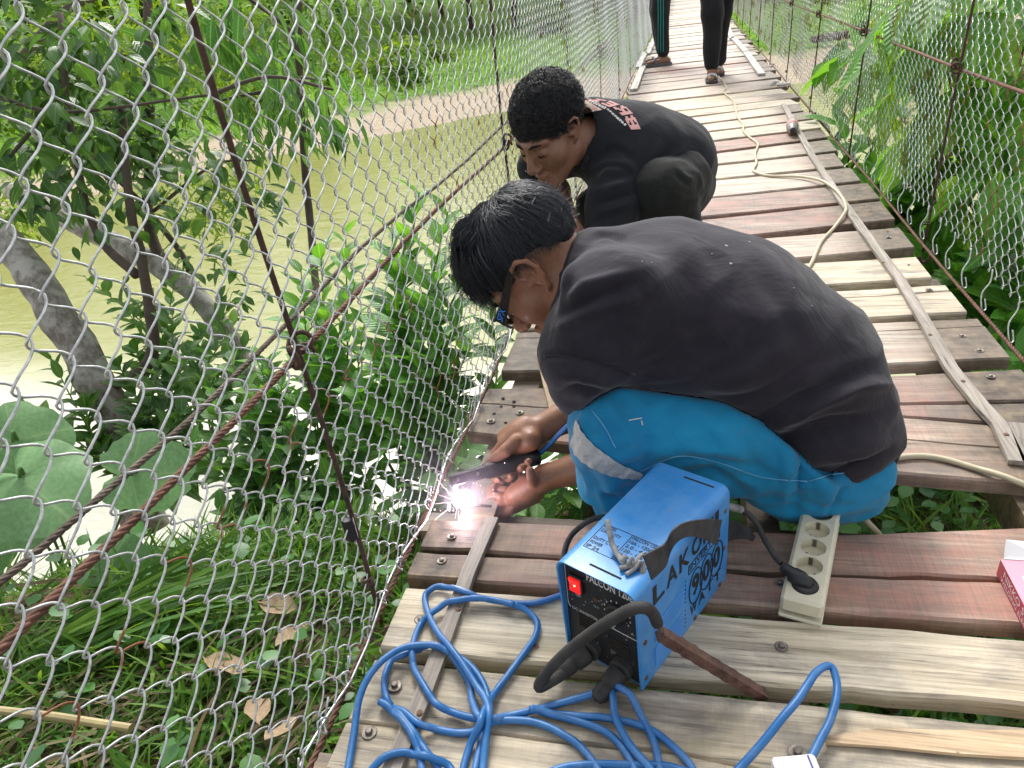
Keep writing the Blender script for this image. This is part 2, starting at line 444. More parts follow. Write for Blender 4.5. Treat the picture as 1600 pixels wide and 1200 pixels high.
ROWS = [  # measured further along, front and back edge at two places
    ([(0.326, 2.358), (0.723, 2.423)], [(0.176, 2.556), (0.727, 2.628)], 0.725, M_WPINK),
    ([(0.161, 2.601), (0.736, 2.722)], [(0.056, 2.816), (0.734, 2.950)], 0.735, M_WRED),
    ([(0.047, 2.859), (0.739, 2.984)], [(0.127, 3.112), (0.743, 3.216)], 0.741, M_WRED),
    ([(0.135, 3.135), (0.725, 3.258)], [(0.139, 3.399), (0.723, 3.482)], 0.724, M_WPINK),
    ([(0.143, 3.433), (0.706, 3.522)], [(0.130, 3.669), (0.707, 3.780)], 0.706, M_WPINK),
    ([(0.128, 3.709), (0.722, 3.831)], [(0.135, 3.931), (0.735, 4.090)], 0.728, M_WPINK),
    ([(0.117, 3.981), (0.730, 4.147)], [(0.061, 4.205), (0.739, 4.349)], 0.735, M_WRED),
    ([(0.058, 4.257), (0.746, 4.401)], [(0.020, 4.470), (0.737, 4.635)], 0.74, M_WGREY),
    ([(0.009, 4.507), (0.739, 4.675)], [(-0.037, 4.715), (0.749, 4.906)], 0.742, M_WPINK),
    ([(-0.053, 4.768), (0.745, 4.953)], [(-0.113, 4.975), (0.697, 5.2)], 0.72, M_WPINK),
]
for i, (f, b, xr, m) in enumerate(ROWS):
    plank('R%d' % i, f, b, -0.47 + 0.01 * math.sin(i * 3), xr, m, rough=0.002, gap=0.001, crack=None)
far_mesh = []
for v in range(8):
    mb = MB(); s = 100 + v
    xa, xb = -0.60 + 0.012 * math.sin(v * 2.1), 0.60 + 0.014 * math.cos(v * 1.7)
    board(mb, wob(lambda x: -0.112, 0.003, s), wob(lambda x: 0.112, 0.003, s + 9), xa, xb, 0.0, 0.03, seed=s)
    V = np.array(mb.v)
    me = bpy.data.meshes.new('plank'); me.from_pydata(mb.v, [], mb.f)
    me.materials.append([M_WPINK, M_WPINK, M_WGREY, M_WPINK, M_WRED, M_WGREY, M_WPINK, M_WPINK][v])
    me.polygons.foreach_set('use_smooth', np.ones(len(mb.f), bool)); me.set_sharp_from_angle(angle=R(30)); me.update()
    far_mesh.append(me)
y = 5.22; i = 0
while y < 30:
    o = place('plank', random.choice(far_mesh), (0.13 + 0.010 * math.sin(i * 1.9), y, -0.002 + 0.004 * math.sin(i * 2.7)), BR)
    o.rotation_euler.z = R(9.5 if y < 6.5 else 8.5 - 0.25 * min(y, 20)) * 1.0 + R(random.uniform(-0.7, 0.7))
    y += random.uniform(0.238, 0.262); i += 1

# bolts and nails on the near planks
def bolt_mesh(kind):
    mb = MB()
    if kind == 'hex':
        mb.lathe((0, 0, 0), (0, 0, 1), [(0.0135, 0.0), (0.0138, 0.0012), (0.0128, 0.0022), (0.0062, 0.0022)], 14)
        mb.lathe((0, 0, 0.0022), (0, 0, 1), [(0.0066, 0.0), (0.0068, 0.0045), (0.0055, 0.0062), (0.003, 0.0066)], 6)
    elif kind == 'cup':
        mb.lathe((0, 0, 0), (0, 0, 1), [(0.012, 0.0), (0.0122, 0.001), (0.0108, 0.0022), (0.007, 0.0012)], 14)
        mb.lathe((0, 0, 0.001), (0, 0, 1), [(0.0058, 0.0), (0.0056, 0.003), (0.0035, 0.0046), (0.001, 0.005)], 10)
    else:
        mb.lathe((0, 0, 0), (0, 0, 1), [(0.0046, 0.0), (0.0048, 0.0011), (0.003, 0.0018), (0.001, 0.0019)], 8)
    me = bpy.data.meshes.new('bolt'); me.from_pydata([tuple(v) for v in mb.v], [], mb.f)
    me.materials.append(M_BOLTR if kind == 'nail' else M_BOLT); me.polygons.foreach_set('use_smooth', np.ones(len(mb.f), bool)); me.set_sharp_from_angle(angle=R(30)); me.update()
    return me
BM = {k: bolt_mesh(k) for k in ('hex', 'cup', 'nail')}
def bolt(key, px, py, kind, z=0.0008, sc=1.0):
    p = PZ(px, py, z) if not isinstance(px, tuple) else Vector((px[0], px[1], z))
    o = place('bolt' if kind != 'nail' else 'nail', BM[kind], (p.x, p.y, z), PLANKS[key]); o.rotation_euler.z = random.uniform(0, 6); o.scale = (sc * .82 * random.uniform(.9, 1.1),) * 3
for k, a, b, kd in [('F', 577, 1145, 'hex'), ('F', 617, 1072, 'hex'), ('F', 1246, 1177, 'hex'), ('E', 657, 968, 'cup'), ('E', 1221, 1010, 'cup'), ('E', 838, 1010, 'nail'),
                    ('D', 706, 838, 'cup'), ('D', 690, 876, 'cup'), ('D', 1219, 911, 'cup'), ('C', 767, 658, 'cup'), ('C', 812, 645, 'cup'),
                    ('B1', 1548, 588, 'cup'), ('A', 1503, 525, 'cup'), ('A', 1530, 548, 'cup'),
                    ('G', 1452, 453, 'cup'), ('H', 1420, 414, 'nail'), ('R0', 1388, 371, 'cup'), ('R0', 1387, 362, 'nail'), ('R1', 1350, 321, 'nail'), ('R1', 1360, 330, 'nail'),
                    ('R2', 1338, 299, 'nail'), ('R3', 1317, 270, 'nail')]:
    bolt(k, a, b, kd)
# screw holes of the taken-off clamp
mb = MB()
for (px, py) in [(786, 622), (803, 627), (783, 635), (803, 635), (772, 646), (790, 660)]:
    p = PZ(px, py, 0.0005); mb.lathe((p.x, p.y, -0.001), (0, 0, 1), [(0.0042, 0.0), (0.0042, 0.0018)], 8)
mb.build('screw_holes', M_CRACK, PLANKS['C'])
# a raw splinter lying along the front plank
sp = [PZ(1290, 1158, 0.002), PZ(1380, 1164, 0.002), PZ(1500, 1175, 0.003), PZ(1600, 1181, 0.003), PZ(1640, 1184, 0.003)]
mb = MB(); V = []; F = []
for i, p in enumerate(sp):
    w0 = [0.004, 0.02, 0.027, 0.032, 0.034][i]
    V += [(p.x, p.y - 0.004, 0.0), (p.x, p.y - 0.004, 0.006), (p.x, p.y + w0, 0.007), (p.x, p.y + w0 + 0.002, 0.0)]
for i in range(len(sp) - 1):
    for k in range(4): F.append((i * 4 + k, (i + 1) * 4 + k, (i + 1) * 4 + (k + 1) % 4, i * 4 + (k + 1) % 4))
F += [(0, 1, 2, 3), (19, 18, 17, 16)]
mb.add(V, [tuple(reversed(f)) for f in F]); mb.build('splinter', M_WRAW, PLANKS['F'])

# battens nailed lengthwise on the planks
def batten(pts, wd, th, mat=M_BATTEN, z=0.002, name='batten'):
    P = [Vector((p.x, p.y, z)) for p in pts]
    V, F = [], []
    for i, p in enumerate(P):
        a = P[max(0, i - 1)]; b = P[min(len(P) - 1, i + 1)]
        t = (b - a).normalized(); s = Vector((t.y, -t.x, 0)) * wd / 2
        V += [p - s, p + s, p + s * 0.96 + Vector((0, 0, th)), p - s * 0.96 + Vector((0, 0, th))]
    for i in range(len(P) - 1):
        for k in range(4): F.append((i * 4 + k, (i + 1) * 4 + k, (i + 1) * 4 + (k + 1) % 4, i * 4 + (k + 1) % 4))
    n = len(P) - 1
    F += [(3, 2, 1, 0), (n * 4, n * 4 + 1, n * 4 + 2, n * 4 + 3)]
    m = MB(); m.add(V, [tuple(reversed(f)) for f in F])
    # batten mesh gets its grain along its own length
    a, b = P[0], P[-1]; ang = math.atan2(b.y - a.y, b.x - a.x); c = (a + b) / 2
    rot = Matrix.Rotation(-ang, 3, 'Z')
    me = bpy.data.meshes.new(name); me.from_pydata([tuple(rot @ (Vector(v) - c)) for v in m.v], [], m.f); me.materials.append(mat); me.update()
    o = place(name, me, c, BR); o.rotation_euler.z = ang
    return o
def nails_on(o, pts):
    for p in pts:
        n_ = place('nail', BM['nail'], (p.x, p.y, 0.0125), None)
        n_.parent = o; n_.matrix_parent_inverse = Matrix.Identity(4)
        n_.location = Matrix.Rotation(-o.rotation_euler.z, 3, 'Z') @ (Vector((p.x, p.y, 0.0125)) - wloc(o))
b1 = batten([PZ(770, 815), PZ(735, 895), PZ(690, 1020), PZ(660, 1100), PZ(612, 1215)], 0.026, 0.010)
nails_on(b1, [PZ(718, 960), PZ(658, 1123)])
b2 = batten([PZ(1588, 728), PZ(1560, 668), PZ(1535, 642), PZ(1485, 580), PZ(1440, 500), PZ(1405, 440), PZ(1360, 380), PZ(1310, 310), PZ(1270, 248), PZ(1224, 165)], 0.030, 0.010)
nails_on(b2, [PZ(1570, 687), PZ(1503, 603), PZ(1452, 530), PZ(1379, 416)])
b3 = batten([PZ(1612, 730), PZ(1588, 668)], 0.034, 0.009, z=0.003)
b4 = batten([PZ(870, 655), PZ(856, 600), PZ(846, 556)], 0.026, 0.010, M_WRAW)
M_PALEW = wood('pale bleached batten', (0.42, 0.40, 0.36), (0.72, 0.70, 0.66), stain=0.15, saw=0.1)
for pts in ([PZ(1190, 119), PZ(1165, 83)], [PZ(1166, 84), PZ(1145, 60)], [PZ(1144, 62), PZ(1136, 42)],
            [PZ(990, 143), PZ(1004, 107)], [PZ(997, 108), PZ(1008, 84)], [PZ(1012, 86), PZ(1024, 58)]):
    batten(pts, 0.06, 0.02, M_PALEW)

# stringers under the deck
for (x, wd) in ((-0.40, 0.07), (0.145, 0.055), (0.62, 0.07)):
    MB().box((x, 14.0, -0.030 - 0.0405), (wd, 29.5, 0.08)).build('stringer', M_STRINGER, BR)
for yy in (0.55, 1.12, 2.4, 3.7, 5.0, 6.3):
    MB().box((0.13, yy, -0.114 - 0.035), (1.36, 0.06, 0.068)).build('cross_beam', M_STRINGER, BR)
# black bolt and loose piece on the stringer in the front gap
MB().tube([PZ(1398, 1108, -0.05) , PZ(1396, 1080, 0.0) - Vector((0, 0, 0.03))], 0.006, 8).build('bolt', M_ROD, BR)

# ropes
def rope(name, pts, r, strands, pitch, mat, per=10, sides=5, z_hold=None, parent=BR, lay=0.62):
    """twisted strands following a polyline"""
    P = [Vector(p) for p in pts]
    seg = [(P[i + 1] - P[i]).length for i in range(len(P) - 1)]; L = sum(seg)
    n = max(8, int(L / pitch * per)); m = MB()
    cum = [0]
    for s in seg: cum.append(cum[-1] + s)
    cent = []
    for i in range(n + 1):
        d = L * i / n; k = 0
        while k < len(seg) - 1 and d > cum[k + 1]: k += 1
        cent.append((P[k].lerp(P[k + 1], (d - cum[k]) / seg[k]), (P[k + 1] - P[k]).normalized(), d))
    for s in range(strands):
        pts2 = []
        for (c, t, d) in cent:
            u = (Vector((0, 0, 1)) - t * t.z); u = u.normalized() if u.length > 1e-3 else t.orthogonal().normalized(); v = t.cross(u)
            an = 2 * PI * (d / pitch + s / strands)
            pts2.append(c + (u * math.cos(an) + v * math.sin(an)) * r * 0.55)
        m.tube(pts2, r * lay, sides)
    return m.build(name, mat, parent, smooth='all')
hz = 0.485
ropeL = [(-0.505, -0.4 + 0.2 * i, hz + 0.006 * math.sin(i * 0.9)) for i in range(24)]
rope('handrail_rope', ropeL, 0.0041, 4, 0.040, M_RUST)
MB().tube([(-0.505, 4.2 + 1.3 * i, hz) for i in range(20)], 0.0052, 6).build('handrail_rope', M_RUST, BR, smooth='all')
rope('second_rope', [(-0.555 - 0.01 * math.sin(i), -0.4 + 0.25 * i, 0.50 + 0.010 * math.sin(i * 1.3)) for i in range(14)] + [(-0.515, 3.4, 0.489)], 0.0033, 4, 0.034, M_ROPE2)
rope('deck_rope', [(-0.487, -0.2 + 0.25 * i, 0.002 + 0.006 * math.sin(i * 1.7)) for i in range(18)], 0.0042, 3, 0.04, M_RUST)
MB().tube([(-0.487, 4.05 + 1.3 * i, 0.0) for i in range(20)], 0.006, 6).build('deck_rope', M_RUST, BR, smooth='all')
rope('deck_rope', [(0.768, 1.0 + 0.3 * i, -0.012 + 0.004 * math.sin(i)) for i in range(12)], 0.0042, 3, 0.04, M_RUST)
MB().tube([(0.768, 4.3 + 1.3 * i, -0.01) for i in range(20)], 0.006, 6).build('deck_rope', M_RUST, BR, smooth='all')
MB().tube([(0.80, 0.5 + 1.0 * i, 0.515 + 0.004 * math.sin(i * 2)) for i in range(30)], 0.0048, 6).build('handrail_rope', M_RUST, BR, smooth='all')
for xs_ in (-0.53, 0.83):
    MB().tube([(xs_, -0.5 + 1.0 * i, 1.34) for i in range(31)], 0.012, 8).build('main_cable', M_RUST, BR, smooth='all')

# hanger rods with their hooks and knots
def hanger(x, yy, ztop, zbot, near=False, lean=0.0):
    m = MB()
    sg = 1 if x > 0 else -1
    pts = [(x + lean * t * sg + 0.004 * math.sin(t * 7 + yy), yy + 0.010 * math.sin(t * 6 + yy), zbot + (ztop - zbot) * t) for t in np.linspace(0, 1, 14)]
    m.tube(pts, 0.0039, 8)
    o = m.build('hanger_rod', M_ROD, BR, smooth='all')
    # hook eye at the deck
    h = MB(); c = Vector((x - 0.004 * sg, yy, zbot - 0.005))
    h.tube([c + Vector((0.004 * k, 0.017 * math.cos(a), -0.008 - 0.022 * math.sin(a) - 0.0)) for k, a in enumerate(np.linspace(0.2, 2 * PI - 0.4, 12))], 0.0050, 7)
    h.tube([c + Vector((0, 0.0, 0.10)) + Vector((0.008 * math.cos(a), 0.008 * math.sin(a), 0.0014 * a)) for a in np.linspace(0, 4 * PI, 22)], 0.0028, 6)
    h.build('hook', M_ROD, o, smooth='all')
    k = MB(); c = Vector((x, yy, hz if x < 0 else 0.515))
    k.tube([c + Vector((0.012 * math.cos(a) * 0.9, 0.022 * math.cos(a * 0.5), 0.012 * math.sin(a) + 0.0015 * a - 0.006)) for a in np.linspace(0, 5.4 * PI, 34)], 0.0034, 6)
    k.build('wire_tie', M_ROD, o, smooth='all')
hanger(-0.497, 0.757, 1.34, -0.03, True)
for j in range(1, 12): hanger(-0.497, 0.757 + 1.3 * j, 1.34, -0.02)
for yy in (2.53, 3.83, 5.13, 6.43, 7.73, 9.03, 10.3, 11.6, 12.9): hanger(0.785, yy, 1.34, -0.06, lean=0.03)
hanger(0.785, 1.23, 1.34, -0.06)
# ================================================================== CHAIN-LINK FENCES
A_ = 0.028                                   # half diagonal of one mesh
def fence_wires(xf, k0, k1, y0, zb, nrow, r, pts, sides):
    """zigzag wires k0..k1, every wire hooked into its neighbours; returns V,F"""
    Vs, Fs = [], []
    base = 0
    ts = np.linspace(0, 1, pts, endpoint=False)
    for k in range(k0, k1):
        P = []
        for n in range(nrow):
            m0 = k if (k + n) % 2 == 0 else k + 1
            m1 = k if (k + n + 1) % 2 == 0 else k + 1
            s = 1.0 if m1 > m0 else -1.0
            for t in ts:
                # rounded zigzag
                tt = t + 0.10 * math.sin(2 * PI * t) * -0.5
                yy = m0 + (m1 - m0) * (0.5 - 0.5 * math.cos(PI * tt)) * 0.45 + (m1 - m0) * tt * 0.55
                ext = 0.0028 * math.cos(PI * t) * (-s)
                P.append((y0 + yy * A_ + ext, zb + (n + t) * A_, s * 0.0042 * math.sin(PI * t)))
        P = np.array(P)
        jy = 0.0030 * np.array([mnoise.noise(Vector((p[0] * 7, p[1] * 7, 1.5))) for p in P[::1]]) if pts > 4 else 0.003 * np.sin(P[:, 1] * 23 + k * 1.7)
        jz = 0.0025 * np.sin(k * 0.9 + P[:, 1] * 5.0)
        X = np.array([xf(a, b) for a, b in zip(P[:, 0], P[:, 1])]) + P[:, 2]
        C = np.stack([X, P[:, 0] + jy, P[:, 1] + jz], 1)
        T = np.gradient(C, axis=0); T /= np.linalg.norm(T, axis=1)[:, None]
        U = np.cross(T, np.array([1.0, 0, 0])); U /= np.linalg.norm(U, axis=1)[:, None]
        W = np.cross(T, U)
        an = 2 * PI * np.arange(sides) / sides
        V = C[:, None, :] + r * (np.cos(an)[None, :, None] * U[:, None, :] + np.sin(an)[None, :, None] * W[:, None, :])
        nC = len(C)
        i = np.arange(nC - 1)[:, None] * sides; q = np.arange(sides)[None, :]; q2 = (q + 1) % sides
        F = np.stack([i + q, i + q2, i + sides + q2, i + sides + q], -1).reshape(-1, 4) + base
        Vs.append(V.reshape(-1, 3)); Fs.append(F); base += nC * sides
    return np.concatenate(Vs), np.concatenate(Fs)

def xfL(y, z):
    zz = max(0.0, min(1.0, z / 0.5))
    b = -0.487 - 0.008 * math.sin(PI * zz) * (0.7 + 0.3 * math.sin(y * 2.3))
    return b + 0.006 * math.sin(y * 5.1 + z * 4)
def xfR(y, z):
    zz = max(0.0, min(1.0, z / 0.5))
    return 0.79 + 0.03 * math.sin(PI * zz) * (0.6 + 0.4 * math.sin(y * 1.9 + 1)) + 0.05 * max(0, z - 0.3) + 0.007 * math.sin(y * 6.1 + z * 5)
FL = empty('chain_link_fence', (-0.49, 0.0, 0.0), 'rust-spotted chain-link fence on the left, beside the welding, in front of the leaning tree', 'fence', 'chain-link fences along the footbridge')
FR = empty('chain_link_fence', (0.79, 0.0, 0.06), 'chain-link fence on the right, hung on loose wire ties before big drooping leaves', 'fence', 'chain-link fences along the footbridge')
RW = 0.00122
for k in range(-6, 40):
    V, F = fence_wires(xfL, k, k + 1, 0.0105, 0.0105, 42, RW, 8, 6)
    obj_np('wire', V, F, M_GALVR if k % 3 == 0 else M_GALV, FL, smooth=True)
V, F = fence_wires(xfL, 40, 160, 0.0105, 0.0105, 42, RW, 5, 4); obj_np('far_wires', V, F, M_GALV, FL, smooth=True, kind='stuff')
V, F = fence_wires(xfL, 160, 900, 0.0105, 0.0105, 42, RW, 3, 3); obj_np('far_wires', V, F, M_GALV, FL, smooth=True, kind='stuff')
V, F = fence_wires(xfR, 34, 170, 0.0, 0.070, 40, RW, 5, 4); obj_np('far_wires', V, F, M_GALVR, FR, smooth=True, kind='stuff')
V, F = fence_wires(xfR, 170, 900, 0.0, 0.070, 40, RW, 3, 3); obj_np('far_wires', V, F, M_GALVR, FR, smooth=True, kind='stuff')
# selvedge wire and twisted ends along the deck, left
m = MB()
m.tube([(-0.482 + 0.006 * math.sin(i * 1.1), -0.1 + 0.06 * i, 0.010 + 0.014 * abs(math.sin(i * 0.52)) ) for i in range(60)], 0.0019, 6)
m.build('selvedge_wire', M_GALV, FL, smooth='all')
for i in range(46):
    yy = -0.02 + i * 0.08
    m = MB(); c = Vector((-0.484, yy, 0.012)); j = random.uniform(-0.3, 0.3)
    m.tube([c + Vector((0.004 * math.sin(a * 2), 0.010 * math.cos(a) + j * 0.01, 0.016 * math.sin(a) + 0.012 * a / 6)) for a in np.linspace(0, 6.8, 14)] + [c + Vector((0.01, 0.012 + j * 0.03, 0.045))], 0.0016, 5)
    m.build('wire_end', M_GALV, FL, smooth='all')
for i in range(44):
    yy = 1.2 + i * 0.15 + random.uniform(-.03, .03)
    m = MB(); d = random.uniform(0.03, 0.06)
    a = Vector((0.79, yy + 0.02, 0.09)); b = Vector((0.772, yy - d * 0.4, -0.008))
    m.tube(catmull([a, a + Vector((-0.004, -0.012, -0.03)), (a + b) / 2 + Vector((-0.012, -0.004, -0.01)), b, b + Vector((0.014, 0.012, -0.006)), b + Vector((0.01, 0.02, 0.02))], 4), 0.0018, 5)
    m.build('wire_tie', M_GALV, FR, smooth='all')
# black tape on the near rod
MB().tube([(-0.497, 0.757, 0.165), (-0.497, 0.757, 0.205)], 0.0095, 8).build('tape_wrap', plain('black tape', (0.012, 0.012, 0.013), 0.5), FL, smooth=True)
# ================================================================== LAND AND WATER
def shore(x):
    return float(np.interp(x, [-90, -60, -40, -22.6, -18.5, -12.4, -7.7, -2, 5.6, 15.4, 30, 60, 90], [-30, -8, 6, 19.6, 24.6, 29.6, 33.2, 34.2, 33.2, 42, 50, 56, 60]))
def near_edge(x):
    return 2.45 + 0.42 * min(0.0, x) + 0.12 * math.sin(x * 2.1) + (0.25 * max(0.0, x - 1.0))
def height(x, y):
    e = (y - shore(x)) * 0.8
    n = mnoise.noise(Vector((x * 0.08, y * 0.08, 2))) ; n2 = mnoise.noise(Vector((x * 0.5, y * 0.5, 7)))
    if e > -6:
        far = -4.0 + 0.16 * e if e < 0 else -4.0 + 0.10 * min(e, 5) + (0.055 * (min(e, 34) - 5) if e > 5 else 0) + (0.22 * (e - 34) if e > 34 else 0)
        if e > 5: far += 0.5 * n * min(1, (e - 5) / 8)
        far += 0.05 * n2
    else: far = -5.0
    d = y - near_edge(x)
    nb = -0.93 + 0.05 * mnoise.noise(Vector((x * 2, y * 2, 4))) + 0.03 * mnoise.noise(Vector((x * 7, y * 7, 1)))
    if d > 0: nb -= 0.95 * d + 0.15 * max(0, d - 0.5)
    if y < -1: nb += 0.1 * (-1 - y)
    return max(far, nb, -6.0)

def grid_axis(lo, hi, c0, c1, fine, grow=1.10):
    a = list(np.arange(c0, c1, fine)); s = fine; v = c1
    while v < hi: a.append(v); s *= grow; v += s
    a.append(hi); s = fine; v = c0
    out = []
    while v > lo:
        s *= grow; v -= s; out.append(max(v, lo))
    return np.array(sorted(set(out)) + a)
xs = grid_axis(-160, 160, -5.0, 4.0, 0.16, 1.09); ys = grid_axis(-12, 260, -0.4, 6.0, 0.13, 1.055)
ZZ = np.array([[height(x, y) for x in xs] for y in ys])
nx, ny = len(xs), len(ys)
V = np.stack([np.tile(xs, ny), np.repeat(ys, nx), ZZ.ravel()], 1)
ii = (np.arange(ny - 1)[:, None] * nx + np.arange(nx - 1)[None, :]).ravel()
F = np.stack([ii, ii + 1, ii + nx + 1, ii + nx], 1)
g = NG('bank and meadow soil'); v = g.coord('Object')
n1 = g.noise(v, 0.35, 6); n2 = g.noise(v, 6, 6); n3 = g.noise(v, 45, 4)
green = g.ramp(n1, [(0.3, (0.095, 0.19, 0.026)), (0.55, (0.14, 0.28, 0.036)), (0.75, (0.21, 0.33, 0.055))])
green = g.mix(0.5, green, g.ramp(n2, [(0.35, (0.45, 0.45, 0.45)), (0.65, (1.15, 1.15, 1.0))]), 'MULTIPLY')
soil = g.ramp(n3, [(0.3, (0.045, 0.033, 0.02)), (0.7, (0.14, 0.105, 0.065))])
sand = g.ramp(n2, [(0.3, (0.34, 0.27, 0.19)), (0.7, (0.46, 0.385, 0.29))])
# sand lies low along the far shore: chosen by the ground's own height and distance
geo = g.n('ShaderNodeNewGeometry'); sep = g.n('ShaderNodeSeparateXYZ'); g.l(geo.outputs['Position'], sep.inputs[0])
hz_ = g.n('ShaderNodeMath', operation='ADD'); g.l(sep.outputs[2], hz_.inputs[0])
nn = g.n('ShaderNodeMath', operation='MULTIPLY'); g.l(g.noise(v, 0.5, 5), nn.inputs[0]); nn.inputs[1].default_value = 0.55; g.l(nn.outputs[0], hz_.inputs[1])
mr = g.n('ShaderNodeMapRange'); mr.inputs['From Min'].default_value = -3.30; mr.inputs['From Max'].default_value = -3.12; g.l(hz_.outputs[0], mr.inputs['Value'])
farc = g.mix(mr.outputs[0], sand, green)
yr = g.n('ShaderNodeMapRange'); yr.inputs['From Min'].default_value = 8.0; yr.inputs['From Max'].default_value = 9.0; g.l(sep.outputs[1], yr.inputs['Value'])
g.color(g.mix(yr.outputs[0], soil, farc)); g.set(Roughness=0.95); g.b.inputs['Specular IOR Level'].default_value = 0.1
g.normal(g.bump(n2, 0.5, 0.15))
ground = obj_np('ground', V, F, g.m, None, True, Vector((0, 0, 0)), kind='structure')

g = NG('muddy olive river water'); v = g.coord('Object')
wc = g.ramp(g.noise(v, 0.06, 3), [(0.35, (0.215, 0.222, 0.052)), (0.65, (0.262, 0.264, 0.074))])
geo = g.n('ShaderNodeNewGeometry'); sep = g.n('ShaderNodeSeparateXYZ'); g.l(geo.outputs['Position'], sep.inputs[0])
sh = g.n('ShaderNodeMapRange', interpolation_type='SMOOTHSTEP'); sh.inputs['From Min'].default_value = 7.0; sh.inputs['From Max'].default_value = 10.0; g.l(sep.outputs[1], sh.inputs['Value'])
g.color(g.mix(sh.outputs[0], (0.68, 0.67, 0.54), wc))          # pale sky glare painted into the water colour towards the near bank
g.set(Roughness=0.16); g.b.inputs['IOR'].default_value = 1.33
wv = g.noise(g.coord('Object', (1.0, 2.2, 1.0)), 1.3, 5, 0.6, 0.4); g.normal(g.bump(wv, 0.12, 0.2))
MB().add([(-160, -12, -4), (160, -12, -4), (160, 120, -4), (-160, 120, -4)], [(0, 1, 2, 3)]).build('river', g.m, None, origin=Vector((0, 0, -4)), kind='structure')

# ================================================================== LEAVES
def leaf_mat(name, cols, trans=0.35, rough=0.42, vein=True, island=False, spec=0.45):
    g = NG(name)
    if island:
        gi = g.n('ShaderNodeNewGeometry'); rnd = gi.outputs['Random Per Island']
    else:
        oi = g.n('ShaderNodeObjectInfo'); rnd = oi.outputs['Random']
    st = [(i / max(1, len(cols) - 1), c) for i, c in enumerate(cols)]
    c = g.ramp(rnd, st)
    tc = g.n('ShaderNodeTexCoord')
    c = g.mix(0.35, c, g.ramp(g.noise(tc.outputs['Object'], 25, 3), [(0.3, (0.7, 0.7, 0.7)), (0.7, (1.15, 1.15, 1.1))]), 'MULTIPLY')
    if vein and not island:
        sp = g.n('ShaderNodeSeparateXYZ'); g.l(tc.outputs['Object'], sp.inputs[0])
        ab = g.n('ShaderNodeMath', operation='ABSOLUTE'); g.l(sp.outputs[1], ab.inputs[0])
        c = g.mix(g.ramp(ab.outputs[0], [(0.0, 0.55), (0.022, 0.0)]), c, [min(1, k * 1.9 + 0.03) for k in cols[-1]])
        # side veins
        ad = g.n('ShaderNodeMath', operation='SUBTRACT'); g.l(sp.outputs[0], ad.inputs[0]); g.l(ab.outputs[0], ad.inputs[1])
        ml = g.n('ShaderNodeMath', operation='MULTIPLY'); g.l(ad.outputs[0], ml.inputs[0]); ml.inputs[1].default_value = 62
        sn = g.n('ShaderNodeMath', operation='SINE'); g.l(ml.outputs[0], sn.inputs[0])
        c = g.mix(g.ramp(sn.outputs[0], [(0.86, 0.0), (1.0, 0.28)]), c, [min(1, k * 1.6 + 0.02) for k in cols[-1]])
        g.normal(g.bump(sn.outputs[0], 0.25, 0.004))
    g.color(c); g.set(Roughness=rough); g.b.inputs['Specular IOR Level'].default_value = spec
    tr = g.n('ShaderNodeBsdfTranslucent'); hsv = g.n('ShaderNodeHueSaturation'); hsv.inputs['Hue'].default_value = 0.478; hsv.inputs['Saturation'].default_value = 1.1; hsv.inputs['Value'].default_value = 1.7
    g.l(c, hsv.inputs['Color']); g.l(hsv.outputs[0], tr.inputs['Color'])
    ms = g.n('ShaderNodeMixShader'); ms.inputs[0].default_value = trans
    g.l(g.b.outputs[0], ms.inputs[1]); g.l(tr.outputs[0], ms.inputs[2]); g.l(ms.outputs[0], g.out.inputs['Surface'])
    return g.m
L_BRIGHT = leaf_mat('bright shrub leaf', [(0.05, 0.17, 0.03), (0.08, 0.25, 0.035), (0.14, 0.33, 0.05)], 0.42)
L_MID = leaf_mat('mid green leaf', [(0.035, 0.115, 0.026), (0.06, 0.17, 0.034), (0.10, 0.235, 0.042)], 0.38)
L_DARK = leaf_mat('dark tree leaf', [(0.028, 0.088, 0.020), (0.05, 0.135, 0.028), (0.085, 0.19, 0.036)], 0.36, 0.36)
L_YEL = leaf_mat('sunlit yellow green leaf', [(0.075, 0.25, 0.03), (0.12, 0.33, 0.04), (0.22, 0.40, 0.06)], 0.52)
L_MACA = leaf_mat('broad pale grey green leaf', [(0.085, 0.19, 0.085), (0.115, 0.23, 0.10)], 0.25, 0.6, vein=False)
L_ISL_D = leaf_mat('distant dark foliage', [(0.025, 0.07, 0.016), (0.05, 0.125, 0.026), (0.095, 0.19, 0.036)], 0.3, 0.6, island=True, spec=0.2)
L_ISL_M = leaf_mat('distant mid foliage', [(0.045, 0.115, 0.018), (0.085, 0.19, 0.03), (0.14, 0.26, 0.045)], 0.38, 0.6, island=True, spec=0.2)
L_ISL_Y = leaf_mat('distant yellow green foliage', [(0.08, 0.17, 0.02), (0.14, 0.25, 0.03), (0.22, 0.33, 0.05)], 0.4, 0.6, island=True, spec=0.2)
L_GRASS = leaf_mat('grass blade', [(0.035, 0.10, 0.014), (0.065, 0.17, 0.02), (0.11, 0.24, 0.032), (0.17, 0.27, 0.05)], 0.42, 0.5, island=True, spec=0.3)
L_DRY = leaf_mat('dry frond', [(0.10, 0.075, 0.04), (0.18, 0.14, 0.085), (0.28, 0.22, 0.14)], 0.2, 0.7, island=True, spec=0.2)
